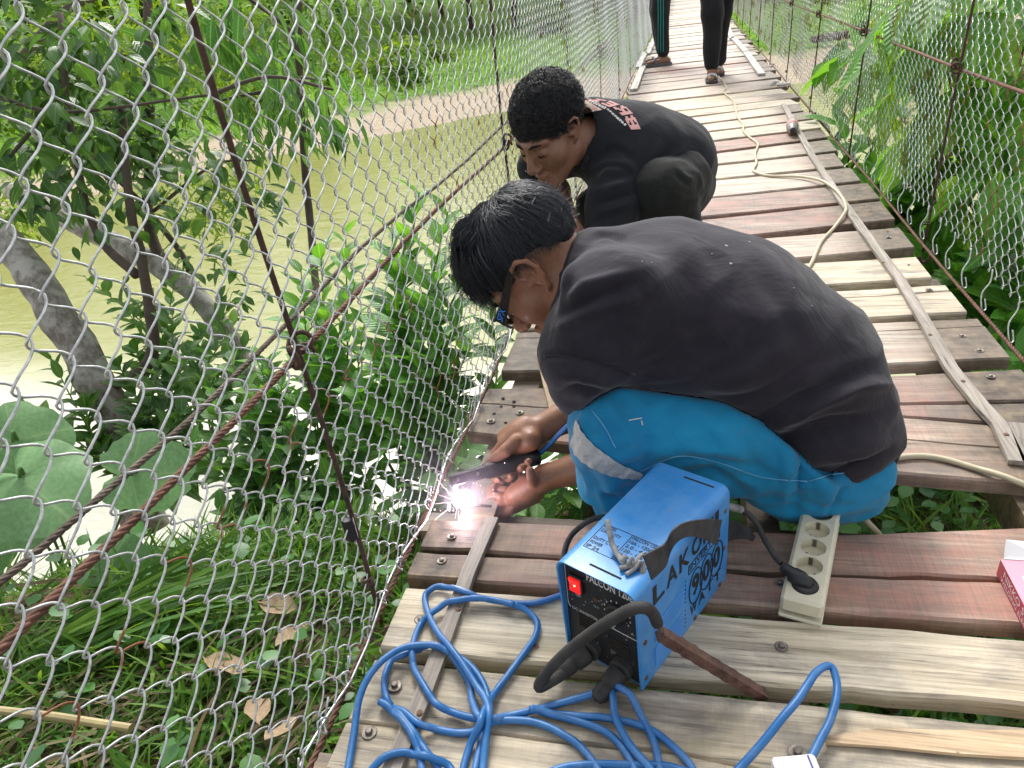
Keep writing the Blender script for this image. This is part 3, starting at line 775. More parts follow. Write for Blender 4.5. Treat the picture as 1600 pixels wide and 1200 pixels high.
M_BARK = (lambda: (lambda g: (g.color(g.mix(g.ramp(g.noise(g.coord('Object'), 9, 5), [(0.45, 0.0), (0.6, 0.8)]), g.ramp(g.noise(g.coord('Object', (1, 1, 0.35)), 38, 6, 0.65), [(0.3, (0.11, 0.095, 0.075)), (0.7, (0.30, 0.275, 0.235))]), (0.42, 0.41, 0.37))), g.set(Roughness=0.9), g.normal(g.bump(g.noise(g.coord('Object', (1, 1, 0.4)), 45, 5), 0.6, 0.01)), g.m)[-1])(NG('pale blotched bark')))()
M_STEM = plain('green brown stem', (0.07, 0.075, 0.035), 0.7)
M_TWIG = plain('brown twig', (0.075, 0.055, 0.04), 0.85)
M_GSTEM = plain('young green stem', (0.10, 0.19, 0.05), 0.6)

def leaf_mesh(name, L, Wd, mat, shape=0.42, droop=0.25, fold=0.22, n=7, wave=0.0, seed=0):
    """a blade along +X, midrib at y=0"""
    V, F = [], []
    for i in range(n + 1):
        t = i / n
        wd = Wd * 0.5 * (math.sin(PI * min(1, t ** (0.5 / (1 - shape) * 0.55 + 0.35))) ** 0.85) if 0 < t < 1 else 0.0
        if t > 0.8: wd *= (1 - (t - 0.8) / 0.2 * 0.25)
        z = -droop * L * t * t
        wv_ = wave * Wd * math.sin(t * 11 + seed)
        V += [(L * t, -wd, z + fold * wd + wv_), (L * t, 0, z), (L * t, wd, z + fold * wd - wv_)]
    for i in range(n):
        for k in range(2): F.append((i * 3 + k, (i + 1) * 3 + k, (i + 1) * 3 + k + 1, i * 3 + k + 1))
    me = bpy.data.meshes.new(name); me.from_pydata(V, [], F); me.materials.append(mat)
    me.polygons.foreach_set('use_smooth', np.ones(len(F), bool)); me.update(); return me
def leaf_arrays(L, Wd, shape=0.42, droop=0.25, fold=0.2, n=4):
    me = leaf_mesh('tmp', L, Wd, L_MID, shape, droop, fold, n)
    V = np.array([tuple(v.co) for v in me.vertices]); F = np.array([tuple(p.vertices) for p in me.polygons]); bpy.data.meshes.remove(me); return V, F
def frame(d, roll=0.0, updir=Vector((0, 0, 1))):
    """rotation taking +X to d with blade facing up"""
    d = Vector(d).normalized(); y = updir.cross(d)
    if y.length < 1e-4: y = d.orthogonal()
    y.normalize(); z = d.cross(y)
    M = Matrix((d, y, z)).transposed()
    return M @ Matrix.Rotation(roll, 3, 'X')
def scatter_np(name, base, mats34, scales, locs, mat, parent=None, **kw):
    """many copies of one small blade in one mesh (foliage nobody could count)"""
    bv, bf = base; n = len(locs)
    Rm = np.array([[list(r) for r in m] for m in mats34]); S = np.array(scales)[:, None, None]
    V = np.einsum('nij,kj->nki', Rm, bv) * S + np.array(locs)[:, None, :]
    F = bf[None] + (np.arange(n) * len(bv))[:, None, None]
    return obj_np(name, V.reshape(-1, 3), F.reshape(-1, bf.shape[1]), mat, parent, True, **kw)
def leafobj(me, p, rot, sc, parent, name='leaf'):
    o = bpy.data.objects.new(name, me); COL.objects.link(o); o.parent = parent
    M = rot.to_4x4() * 1.0
    o.matrix_local = Matrix.Translation(Vector(p) - wloc(parent)) @ rot.to_4x4() @ Matrix.Scale(sc, 4)
    return o
def rdir(zlo=-1, zhi=1):
    a = random.uniform(0, 2 * PI); z = random.uniform(zlo, zhi); r = math.sqrt(max(0, 1 - z * z)); return Vector((r * math.cos(a), r * math.sin(a), z))

def shrub(name, label, cat, base, tips, leaves, size, lmesh, stem_r=0.008, whorl=True, group=None, start=0.35, droop=0.0, extra=None, smat=None, arch=0.15):
    """stems from base to every tip, leaves in turns up each stem, all separate"""
    root = empty(name, base, label, cat, group)
    for tp in tips:
        tp = Vector(tp); b = Vector(base) + Vector((random.uniform(-.05, .05), random.uniform(-.05, .05), 0))
        mid = b.lerp(tp, 0.5) + Vector((random.uniform(-1, 1), random.uniform(-1, 1), 0.4)) * (tp - b).length * arch * 0.6
        path = catmull([b, mid, tp], 7)
        m = MB(); nP = len(path); m.tube(path, [stem_r * (1 - 0.7 * i / nP) for i in range(nP)], 6)
        m.build('stem', smat or M_GSTEM, root, smooth='all')
        ph = random.uniform(0, 6)
        for i in range(leaves):
            t = start + (1 - start) * (i + 0.5) / leaves
            k = min(nP - 2, int(t * (nP - 1))); p = path[k].lerp(path[k + 1], t * (nP - 1) - k)
            ax = (path[k + 1] - path[k]).normalized()
            ph += 2.4
            u = ax.orthogonal().normalized(); v = ax.cross(u)
            out = u * math.cos(ph) + v * math.sin(ph)
            up = 0.75 * t - 0.15 - droop
            d = (out + ax * (0.25 + 0.5 * t * (1 - droop)) + Vector((0, 0, up * 0.6 - droop * 0.7))).normalized()
            leafobj(random.choice(lmesh), p, frame(d, random.uniform(-.35, .35)), size * random.uniform(0.7, 1.2) * (0.75 + 0.45 * math.sin(PI * min(1, t * 0.9 + 0.1))), root)
    return root
def spray(center, rad, n, lm, size, parent, down=0.3, flat=0.6, zdir=(-0.6, 0.3)):
    for _ in range(n):
        p = Vector(center) + Vector((random.gauss(0, rad * .55), random.gauss(0, rad * .55), random.gauss(0, rad * .55 * flat)))
        d = rdir(*zdir); d.z -= down; d.normalize()
        leafobj(random.choice(lm), p, frame(d, random.uniform(-.6, .6)), size * random.uniform(.65, 1.25), parent)
def branch(pts, r0, r1, parent, mat, name='branch', sides=9, n=6):
    P = catmull(pts, n); m = MB(); N = len(P)
    m.tube([p + Vector((mnoise.noise(p * 4), mnoise.noise(p * 4 + Vector((9, 0, 0))), 0)) * r0 * 0.35 for p in P], [(r0 + (r1 - r0) * i / (N - 1)) * (1 + 0.12 * mnoise.noise(p * 7)) for i, p in enumerate(P)], sides)
    return m.build(name, mat, parent, smooth='all')
def foliage(center, rad, n, base, size, mat, parent, name='foliage', flat=0.8, shell=0.55, down=0.15):
    locs, rots, scs = [], [], []
    cl = [(rdir(), random.uniform(0.25, 1.0)) for _ in range(max(5, n // 45))]
    for _ in range(n):
        d0, q = random.choice(cl)
        p = d0 * rad * q * 0.85 + Vector((random.gauss(0, 1), random.gauss(0, 1), random.gauss(0, 1))) * rad * 0.20
        p.z *= flat
        locs.append(tuple(Vector(center) + p)); d = rdir(-.7, .5); d.z -= down
        rots.append(frame(d, random.uniform(-.7, .7))); scs.append(size * random.uniform(.6, 1.3))
    return scatter_np(name, base, rots, scs, locs, mat, parent, kind='stuff')
# ================================================================== PLANTS NEAR THE BRIDGE
LM_B = [leaf_mesh('leaf', 1, w_, L_BRIGHT, 0.45, d_, 0.22, wave=0.03, seed=i) for i, (w_, d_) in enumerate([(0.46, 0.2), (0.52, 0.34), (0.42, 0.12)])]
LM_M = [leaf_mesh('leaf', 1, w_, L_MID, 0.45, d_, 0.25, wave=0.03, seed=i) for i, (w_, d_) in enumerate([(0.50, 0.2), (0.58, 0.3), (0.44, 0.15)])]
LM_D = [leaf_mesh('leaf', 1, w_, L_DARK, 0.45, d_, 0.2, wave=0.02, seed=i) for i, (w_, d_) in enumerate([(0.48, 0.25), (0.54, 0.35), (0.42, 0.15)])]
LM_Y = [leaf_mesh('leaf', 1, w_, L_YEL, 0.47, d_, 0.18, wave=0.02, seed=i) for i, (w_, d_) in enumerate([(0.36, 0.25), (0.42, 0.15), (0.40, 0.4)])]
def at(px, py, Y): return PY(px, py, Y)

# bright broad-leaved shrub just outside the left fence, beyond the handrail rope
shrub('broadleaf_shrub', 'bright green shrub with glossy pointed leaves outside the left fence, behind the welder\'s head', 'shrub', at(640, 760, 2.6),
      [at(655, 300, 2.9), at(700, 330, 2.7), at(612, 345, 2.9), at(690, 420, 2.5), at(745, 395, 2.6), at(640, 470, 2.6), at(720, 500, 2.4), at(600, 560, 2.5), at(560, 610, 2.5), at(670, 560, 2.3), at(630, 390, 2.8)], 22, 0.165, LM_B, 0.009)
shrub('broadleaf_shrub', 'light green upright shrub with whorled leaves between hanger rod and the rope on the left', 'shrub', at(530, 800, 2.7),
      [at(540, 360, 3.2), at(500, 385, 3.2), at(470, 420, 3.1), at(555, 440, 2.9), at(505, 470, 2.9), at(450, 500, 2.9), at(520, 545, 2.7), at(400, 560, 2.9), at(570, 500, 2.8), at(480, 580, 2.7)], 20, 0.165, LM_B, 0.008)
shrub('dark_shrub', 'dense dark green shrub at the water\'s edge below the rope knot, left of the bridge', 'shrub', at(430, 860, 2.5),
      [at(330, 610, 2.8), at(380, 640, 2.7), at(440, 600, 2.8), at(480, 660, 2.5), at(560, 690, 2.4), at(300, 690, 2.7), at(390, 720, 2.5), at(520, 740, 2.3), at(610, 740, 2.3), at(470, 770, 2.2), at(350, 800, 2.3), at(590, 800, 2.1), at(420, 560, 2.9), at(360, 560, 3.0), at(450, 690, 2.5)], 22, 0.145, LM_M, 0.008)
shrub('dark_shrub', 'dark leafy shrub in the shade at the foot of the pale leaning trunk', 'shrub', at(240, 800, 3.2),
      [at(180, 560, 3.6), at(250, 560, 3.5), at(300, 540, 3.5), at(340, 580, 3.4), at(220, 640, 3.3), at(290, 640, 3.2), at(130, 620, 3.6), at(370, 500, 3.8), at(80, 560, 3.8), at(320, 700, 3.0), at(270, 490, 3.9), at(30, 640, 3.6), at(150, 700, 3.3), at(260, 720, 3.0)], 26, 0.17, LM_D, 0.010)
shrub('dark_shrub', 'deep green shrub close under the deck edge beside the welding spark', 'shrub', at(690, 830, 2.0),
      [at(720, 600, 2.4), at(690, 650, 2.2), at(740, 520, 2.7), at(660, 700, 2.1), at(755, 640, 2.2), at(765, 470, 3.0), at(735, 700, 1.9), at(700, 560, 2.5), at(650, 640, 2.3)], 20, 0.135, LM_M, 0.007)

shrub('dark_shrub', 'low fresh green bush under the deck, seen through the plank gap below the welder\'s hands', 'shrub', Vector((-0.25, 2.3, -0.95)),
      [Vector((x_, y_, z_)) for (x_, y_, z_) in ((-.6, 2.1, -.55), (-.45, 2.4, -.45), (-.25, 2.2, -.55), (-.1, 2.5, -.5), (.05, 2.2, -.6), (.2, 2.5, -.5), (-.35, 2.8, -.4), (-.7, 2.6, -.4), (.35, 2.4, -.6), (-.55, 1.8, -.65), (-.15, 1.9, -.65))], 15, 0.13, LM_M, 0.006)
# pale leaning tree on the left
T1 = empty('leaning_tree', at(225, 800, 3.6), 'pale blotched tree leaning to the left over the water, lit bark, dark leaves', 'tree')
branch([at(235, 830, 3.5), at(195, 690, 3.7), at(120, 540, 3.9), at(50, 430, 4.1), at(-30, 330, 4.4), at(-120, 200, 4.8)], 0.155, 0.10, T1, M_BARK, 'trunk', 12)
branch([at(160, 610, 3.8), at(235, 560, 3.9), at(225, 420, 4.1), at(205, 330, 4.3), at(190, 170, 4.6)], 0.05, 0.025, T1, M_TWIG)
branch([at(215, 430, 4.1), at(150, 360, 4.3), at(110, 200, 4.6), at(95, 20, 5.0)], 0.035, 0.02, T1, M_TWIG)
for (a, b, c) in ((( -10, 150), (100, 175), (330, 148)), ((330, 148), (420, 120), (520, 140)), ((60, 190), (20, 240), (-60, 330))):
    branch([at(*a, 4.6), at(*b, 4.4), at(*c, 4.3)], 0.016, 0.008, T1, M_TWIG)
for (px, py, Y, rad, n, sz) in [(60, 90, 4.8, .34, 30, .17), (140, 60, 4.6, .30, 26, .16), (40, 240, 4.6, .36, 34, .17), (130, 190, 4.4, .30, 26, .15), (200, 120, 4.5, .3, 24, .16), (60, 310, 4.4, .28, 26, .15),
                                (20, 150, 4.6, .4, 30, .17), (180, 330, 4.2, .30, 30, .13), (110, 280, 4.3, .3, 26, .14), (250, 30, 4.5, .3, 22, .17), (-30, 60, 4.8, .4, 20, .17), (-40, 420, 4.2, .3, 14, .14)]:
    spray(at(px, py, Y), rad, int(n * 1.35), LM_D, sz * 1.12, T1, 0.5)
bs = leaf_arrays(1, 0.36, 0.45, 0.25, 0.2, 3)
for (px, py, Y, rad, n, sz) in [(60, 130, 5.4, 1.0, 420, .16), (160, 230, 5.2, .8, 300, .15), (230, 90, 5.6, .9, 300, .15), (30, 20, 5.6, .9, 200, .15)]:
    foliage(at(px, py, Y), rad, n, bs, sz, L_ISL_D, T1, 'foliage')

# second grey trunk leaning the other way
T2 = empty('grey_tree', at(420, 640, 4.6), 'grey tree with a thick limb slanting down to the right across the olive water', 'tree')
branch([at(420, 640, 4.5), at(330, 490, 4.7), at(262, 425, 4.9), at(190, 385, 5.1), at(110, 345, 5.4), at(20, 300, 5.7)], 0.085, 0.095, T2, M_BARK, 'trunk', 11)
branch([at(262, 425, 4.9), at(232, 350, 5.1), at(235, 220, 5.4), at(232, 60, 5.8), at(232, -60, 6.1)], 0.05, 0.035, T2, M_TWIG)
branch([at(300, 460, 4.8), at(285, 400, 5.0), at(205, 300, 5.1), at(130, 235, 5.4)], 0.03, 0.016, T2, M_TWIG)
branch([at(240, 330, 5.1), at(330, 260, 5.0), at(400, 250, 5.0)], 0.016, 0.006, T2, M_TWIG)
for (px, py, Y, rad, n, sz) in [(330, 250, 4.9, .34, 30, .14), (380, 300, 4.7, .3, 26, .13), (300, 320, 4.8, .3, 26, .13), (350, 390, 4.6, .25, 22, .13), (260, 250, 5.0, .3, 26, .14), (410, 340, 4.6, .2, 14, .12), (230, 470, 4.7, .25, 22, .13), (380, 460, 4.5, .2, 16, .12)]:
    spray(at(px, py, Y), rad, int(n * 1.35), LM_D, sz * 1.1, T2, 0.35)
shrub('dark_shrub', 'leafy dark shrub in front of the slanting grey limb, left of the hanger rod', 'shrub', at(330, 700, 4.0),
      [at(130, 430, 4.5), at(190, 470, 4.3), at(250, 500, 4.2), at(310, 520, 4.1), at(360, 470, 4.3), at(390, 530, 4.0), at(340, 580, 3.9), at(210, 540, 4.1), at(280, 400, 4.6), at(420, 600, 3.7)], 22, 0.17, LM_M, 0.008)
# hanging long-leaved boughs at the top
T3 = empty('drooping_tree', at(515, 770, 3.2), 'tree with long drooping leaves hanging in bunches in front of the green far bank', 'tree')
branch([at(515, 770, 3.2), at(505, 600, 4.4), at(490, 400, 5.6), at(470, 170, 6.2), at(465, -40, 6.4)], 0.035, 0.035, T3, M_TWIG, 'trunk')
branch([at(470, 170, 6.2), at(420, 145, 5.6), at(330, 160, 5.4)], 0.02, 0.01, T3, M_TWIG)
branch([at(468, 60, 6.3), at(420, 20, 5.8), at(360, -20, 5.6)], 0.02, 0.01, T3, M_TWIG)
branch([at(470, 120, 6.2), at(500, 130, 5.6), at(515, 180, 5.4)], 0.014, 0.007, T3, M_TWIG)
LM_H = [leaf_mesh('leaf', 1, w_, L_MID, 0.42, d_, 0.2) for (w_, d_) in ((0.26, 0.3), (0.30, 0.2), (0.24, 0.45))]
for (px, py, Y, rad, n, sz) in [(440, 115, 5.5, .32, 40, .22), (480, 150, 5.3, .28, 34, .21), (400, 170, 5.4, .30, 36, .20), (510, 200, 5.3, .22, 22, .22), (350, 35, 5.5, .25, 22, .26), (390, 70, 5.6, .25, 20, .24), (430, 210, 5.3, .3, 30, .19), (460, 60, 5.8, .3, 20, .22)]:
    spray(at(px, py, Y), rad, n, LM_H, sz, T3, 1.0, 0.8)

# feathery bamboo-like foliage hanging at the upper left
T4 = empty('feathery_tree', at(-260, 820, 5.0), 'tall thin tree with fine feathery yellow green leaves behind the leaning trunk', 'tree')
branch([at(-260, 820, 5.0), at(-120, 380, 6.5), at(60, 60, 8.2), at(200, -20, 9.0), at(420, -40, 9.5)], 0.09, 0.03, T4, M_TWIG, 'trunk')
bs2 = leaf_arrays(1, 0.20, 0.42, 0.3, 0.1, 3)
for (px, py, rad, n) in [(300, 60, 1.5, 900), (180, 100, 1.4, 700), (420, 20, 1.2, 600), (250, 200, 1.2, 600), (380, 160, 1.0, 400), (80, 60, 1.4, 700), (520, 30, 1.0, 400), (120, 250, 1.3, 800), (330, 300, .9, 420), (20, 330, 1.0, 500)]:
    foliage(at(px, py, 9.5), rad, n, bs2, .20, L_ISL_Y if n % 200 else L_ISL_M, T4)

# big round leaves bottom left
def maca_leaf(Rr, seed):
    rnd = random.Random(seed); V = [(0, 0, 0)]; F = []; n = 40
    for ring in (0.33, 0.66, 0.88, 1.0):
        for i in range(n):
            a = -PI + 2 * PI * i / n
            # peltate, heart-shaped with a drawn tip towards +X
            rad = Rr * (0.80 + 0.20 * math.cos(a) + 0.16 * max(0, math.cos(a)) ** 8 - 0.30 * max(0, -math.cos(a)) ** 22 + 0.035 * math.sin(5 * a + seed) + 0.015 * math.sin(13 * a + seed))
            if ring == 1.0: rad *= 1 + 0.02 * math.sin(a * 22 + seed) + (-0.10 if rnd.random() < 0.06 else 0)
            r_ = rad * ring
            z = -0.16 * Rr * ring ** 2 + 0.05 * Rr * math.cos(6 * a + seed) * ring ** 2 + 0.03 * Rr * math.sin(3 * a + seed) * ring
            V.append((r_ * math.cos(a), r_ * math.sin(a), z))
    for i in range(n): F.append((0, 1 + i, 1 + (i + 1) % n))
    for k in range(3):
        for i in range(n):
            a, b = 1 + k * n + i, 1 + k * n + (i + 1) % n
            F.append((a, a + n, b + n, b))
    me = bpy.data.meshes.new('leaf'); me.from_pydata(V, [], F)
    g_ = M_MACA; me.materials.append(g_); me.polygons.foreach_set('use_smooth', np.ones(len(F), bool)); me.update(); return me
# material with radiating veins
g = NG('round leaf with radiating veins'); tc = g.n('ShaderNodeTexCoord'); sp = g.n('ShaderNodeSeparateXYZ'); g.l(tc.outputs['Object'], sp.inputs[0])
at2 = g.n('ShaderNodeMath', operation='ARCTAN2'); g.l(sp.outputs[1], at2.inputs[0]); g.l(sp.outputs[0], at2.inputs[1])
ml = g.n('ShaderNodeMath', operation='MULTIPLY'); g.l(at2.outputs[0], ml.inputs[0]); ml.inputs[1].default_value = 4.5
cs = g.n('ShaderNodeMath', operation='COSINE'); g.l(ml.outputs[0], cs.inputs[0])
c = g.ramp(g.noise(tc.outputs['Object'], 14, 5), [(0.3, (0.115, 0.24, 0.095)), (0.7, (0.185, 0.335, 0.14))])
c = g.mix(g.ramp(cs.outputs[0], [(0.985, 0.0), (1.0, 0.6)]), c, (0.27, 0.38, 0.18))
vo = g.n('ShaderNodeTexVoronoi', feature='DISTANCE_TO_EDGE'); vo.inputs['Scale'].default_value = 55; g.l(tc.outputs['Object'], vo.inputs['Vector'])
c = g.mix(g.ramp(vo.outputs['Distance'], [(0.0, 0.30), (0.06, 0.0)]), c, (0.20, 0.32, 0.16))
c = g.mix(g.ramp(g.noise(tc.outputs['Object'], 30, 4), [(0.66, 0.0), (0.70, 0.75)]), c, (0.20, 0.17, 0.06))
g.color(c); g.set(Roughness=0.55); g.b.inputs['Specular IOR Level'].default_value = 0.35
g.normal(g.bump(cs.outputs[0], 0.25, 0.006))
tr = g.n('ShaderNodeBsdfTranslucent'); hsv = g.n('ShaderNodeHueSaturation'); hsv.inputs['Value'].default_value = 1.5; g.l(c, hsv.inputs['Color']); g.l(hsv.outputs[0], tr.inputs['Color'])
ms = g.n('ShaderNodeMixShader'); ms.inputs[0].default_value = 0.22; g.l(g.b.outputs[0], ms.inputs[1]); g.l(tr.outputs[0], ms.inputs[2]); g.l(ms.outputs[0], g.out.inputs['Surface'])
M_MACA = g.m
MP = empty('round_leaf_plant', at(120, 1010, 2.1), 'tall plant with large round pale green leaves low on the left, behind the fence', 'plant')
for i, (px, py, Y, rr, tip, tilt) in enumerate([(205, 742, 1.72, 0.150, (0.75, 0.45, -0.25), 0.25), (30, 745, 1.60, 0.190, (0.7, -0.25, -0.3), -0.2), (20, 690, 1.72, 0.145, (0.35, 0.75, -0.2), 0.2),
                                                (20, 805, 1.52, 0.115, (0.75, 0.1, -0.3), 0.1), (165, 892, 1.62, 0.150, (0.85, 0.1, -0.35), 0.15), (25, 950, 1.55, 0.13, (0.3, -0.6, -0.35), -0.2), (-60, 860, 1.6, .15, (0.2, .6, -.3), 0)]):
    p = at(px, py, Y)
    leafobj(maca_leaf(1.0, i + 1), p, frame(Vector(tip), tilt, Vector((.45, -.75, .75))), rr * 1.28, MP)
    b = at(110 + 14 * i, 1010, 2.0)
    m = MB(); m.tube(catmull([b, b.lerp(p, .5) + Vector((0, 0.06, 0.02)), p + Vector((0, 0.02, -0.012)), p], 6), [0.006] * 19, 6); m.build('leaf_stalk', M_GSTEM, MP, smooth='all')

# right bank: long compound leaves, yellow green against the light
RT = empty('drooping_leaf_tree', at(1500, 640, 3.6), 'young tree with big drooping yellow green leaves right behind the right-hand fence', 'tree')
def pinnate(root, a, mid, b, nl, ll, lm, r=0.006):
    P = catmull([a, mid, b], 8); m = MB(); N = len(P); m.tube(P, [r * (1 - .6 * i / N) for i in range(N)], 6); m.build('leaf_stalk', M_GSTEM, root, smooth='all')
    for i in range(nl):
        t = 0.22 + 0.78 * i / nl; k = min(N - 2, int(t * (N - 1))); p = P[k].lerp(P[k + 1], t * (N - 1) - k); ax = (P[k + 1] - P[k]).normalized()
        sd = ax.cross(Vector((0, 0, 1))); sd.normalize()
        for s in (-1, 1):
            d = sd * s * 0.9 + ax * 0.55 + Vector((0, 0, -0.35)); leafobj(random.choice(lm), p, frame(d, random.uniform(-.4, .4)), ll * random.uniform(.8, 1.15) * (1 - 0.3 * abs(t - .55)), root)
    leafobj(random.choice(lm), P[-1], frame((P[-1] - P[-2]) + Vector((0, 0, -.02))), ll, root)
LM_R = [leaf_mesh('leaf', 1, w_, L_YEL, 0.46, d_, 0.15, wave=0.02, seed=i) for i, (w_, d_) in enumerate([(0.36, 0.3), (0.40, 0.2), (0.33, 0.4)])]
branch([at(1500, 680, 3.4), at(1560, 400, 3.6), at(1600, 200, 3.7), at(1640, -40, 3.8)], 0.03, 0.02, RT, M_STEM, 'trunk')
for (x0, y0, x1, y1, x2, y2, nl, ll) in [(1620, 60, 1540, 20, 1440, 60, 7, .34), (1610, 130, 1500, 150, 1400, 230, 7, .32), (1600, 200, 1520, 220, 1450, 330, 7, .32), (1640, 40, 1620, 120, 1560, 230, 7, .34),
                                          (1600, 240, 1640, 300, 1600, 420, 6, .30), (1580, 300, 1500, 330, 1430, 420, 6, .26), (1570, 360, 1600, 450, 1570, 540, 6, .26), (1640, -20, 1520, -60, 1400, 10, 7, .34), (1560, 330, 1620, 330, 1660, 420, 6, .3)]:
    pinnate(RT, at(x0, y0, 3.7), at(x1, y1, 3.5), at(x2, y2, 3.5), nl, ll, LM_R)
for (px, py, Y) in ((1330, 120, 4.6), (1390, 210, 3.8), (1450, 110, 3.7), (1500, 250, 3.3), (1560, 150, 3.3), (1590, 300, 2.9), (1430, 330, 3.4), (1510, 420, 3.0), (1350, 60, 4.4), (1480, 20, 3.8), (1580, 40, 3.5)):
    b_ = at(px, py, Y) + Vector((.10, .10, 0)); branch([at(1570, 420, 3.6), at((1570 + px) / 2, (420 + py) / 2 - 30, 3.6), b_], 0.010, 0.004, RT, M_STEM, 'branch', 6)
    spray(b_, .24, 15, LM_R if py % 20 else LM_B, .25, RT, .55, .8)
shrub('riverside_shrub', 'broad-leaved green shrub growing up through the bottom of the right-hand fence', 'shrub', at(1400, 560, 3.4),
      [at(1310, 250, 4.2), at(1350, 300, 3.8), at(1400, 260, 3.8), at(1430, 330, 3.5), at(1380, 390, 3.4), at(1460, 420, 3.2), at(1330, 330, 4.0), at(1420, 180, 3.9), at(1490, 480, 3.0), at(1350, 200, 4.2), at(1460, 250, 3.5), at(1300, 180, 4.6)], 18, 0.22, LM_B, 0.009)
shrub('riverside_shrub', 'bright leafy shrub at the right edge of the picture, under the fence ties', 'shrub', at(1590, 700, 2.7),
      [at(1500, 430, 3.0), at(1550, 520, 2.7), at(1590, 450, 2.8), at(1570, 600, 2.4), at(1530, 380, 3.2), at(1600, 560, 2.5), at(1560, 330, 3.1), at(1600, 380, 2.9)], 18, 0.19, LM_B, 0.008)
shrub('dark_shrub', 'low dark green shrub against the deck edge on the right, beneath the fence', 'shrub', at(1350, 480, 4.0),
      [at(1330, 300, 4.2), at(1370, 360, 3.8), at(1400, 400, 3.5), at(1310, 230, 4.8), at(1440, 440, 3.2), at(1295, 200, 5.2)], 14, 0.15, LM_D, 0.008)

# undergrowth on the near bank: grass blades, creeping leaves, dead fronds
def on_ground(n, xr, yr, cond=None):
    out = []
    while len(out) < n:
        x = random.uniform(*xr); yy = random.uniform(*yr)
        if yy < near_edge(x) + 0.7 and (cond is None or cond(x, yy)): out.append((x, yy, height(x, yy)))
    return out
bg_ = leaf_arrays(1, 0.055, 0.4, 0.35, 0.1, 4)
pts = on_ground(30000, (-3.8, 2.4), (0.0, 3.4), lambda x, y_: mnoise.noise(Vector((x * 1.7, y_ * 1.7, 3))) > -0.22 or random.random() < .25)
scatter_np('grass', bg_, [frame(rdir(0.25, 1.0), random.uniform(-1, 1)) for _ in pts], [random.uniform(.10, .26) for _ in pts], pts, L_GRASS, kind='stuff')
bd = leaf_arrays(1, 0.03, 0.4, 0.25, 0.1, 4)
pts = on_ground(1500, (-3.4, 1.2), (-0.2, 1.5), lambda x, y_: y_ < 1.05 + 0.2 * math.sin(x * 3) or random.random() < .12)
scatter_np('dead_grass', bd, [frame(Vector((random.gauss(.75, .35), random.gauss(.45, .4), random.uniform(-.12, .3))), random.uniform(-1, 1)) for _ in pts], [random.uniform(.22, .55) for _ in pts], [(p[0], p[1], p[2] + random.uniform(0.01, .09)) for p in pts], L_DRY, kind='stuff')
br_ = leaf_arrays(1, 0.75, 0.5, 0.15, 0.12, 4)
L_CREEP = leaf_mat('creeping leaf', [(0.03, 0.10, 0.025), (0.05, 0.16, 0.035), (0.085, 0.22, 0.05)], 0.3, 0.45, island=True)
pts = on_ground(2600, (-2.4, 2.4), (-0.2, 3.0), lambda x, y_: x > -0.35 or random.random() < .25)
scatter_np('creeping_leaves', br_, [frame(rdir(-.25, .4), random.uniform(-.4, .4)) for _ in pts], [random.uniform(.035, .085) for _ in pts], [(p[0], p[1], p[2] + random.uniform(.03, .22)) for p in pts], L_CREEP, kind='stuff')
# bundle of bent long green blades in the lower left
bl = leaf_arrays(1, 0.032, 0.4, 0.30, 0.15, 6)
gt = []
c0 = at(300, 1010, 1.35)
for k in range(80):
    b = Vector((-1.9 + random.uniform(-.22, .12), 1.28 + random.uniform(-.12, .12), -0.86 + random.uniform(0, .05)))
    gt.append((frame(Vector((0.85, 0.55 + random.gauss(0, .12), 0.25 + random.gauss(0, .08))), random.uniform(-1, 1)), random.uniform(.35, .68), tuple(b)))
scatter_np('long_grass', bl, [q[0] for q in gt], [q[1] for q in gt], [q[2] for q in gt], L_GRASS, label='tuft of long bent green grass blades lying over dead fronds, lower left', cat='grass')
# dead leaves
LM_DEAD = leaf_mesh('dead_leaf', 1, 0.55, plain('dead brown leaf', (0.24, 0.17, 0.10), 0.8), 0.5, -0.2, 0.5, 6, 0.1)
for i, (px, py) in enumerate([(400, 1090), (430, 1010), (385, 1050), (465, 950), (480, 1120)]):
    p = PZ(px, py, -0.80); o = place('dead_leaf', LM_DEAD, p, None, label=['dead brown leaf nearest the picture\'s lower edge, below the left fence', 'dead brown leaf in the middle of the grass under the left fence', 'leftmost curled dead leaf in the grass below the left fence', 'dead brown leaf highest in the grass, under the hanger rod', 'dead leaf closest to the deck rope in the lower grass'][i], cat='leaf', group='dead leaves in the grass'); o.rotation_euler = (random.uniform(-.6, .6), random.uniform(-.6, .6), random.uniform(0, 6)); o.scale = (random.uniform(.10, .17),) * 3
m = MB(); m.tube([PZ(-20, 1108, -0.72), PZ(90, 1120, -0.73), PZ(205, 1138, -0.74)], 0.012, 9); o = m.build('bamboo_stick', plain('yellow bamboo', (0.30, 0.24, 0.11), 0.5), None, smooth=True, label='cut yellow bamboo stick lying in the dead grass, bottom left', cat='stick')

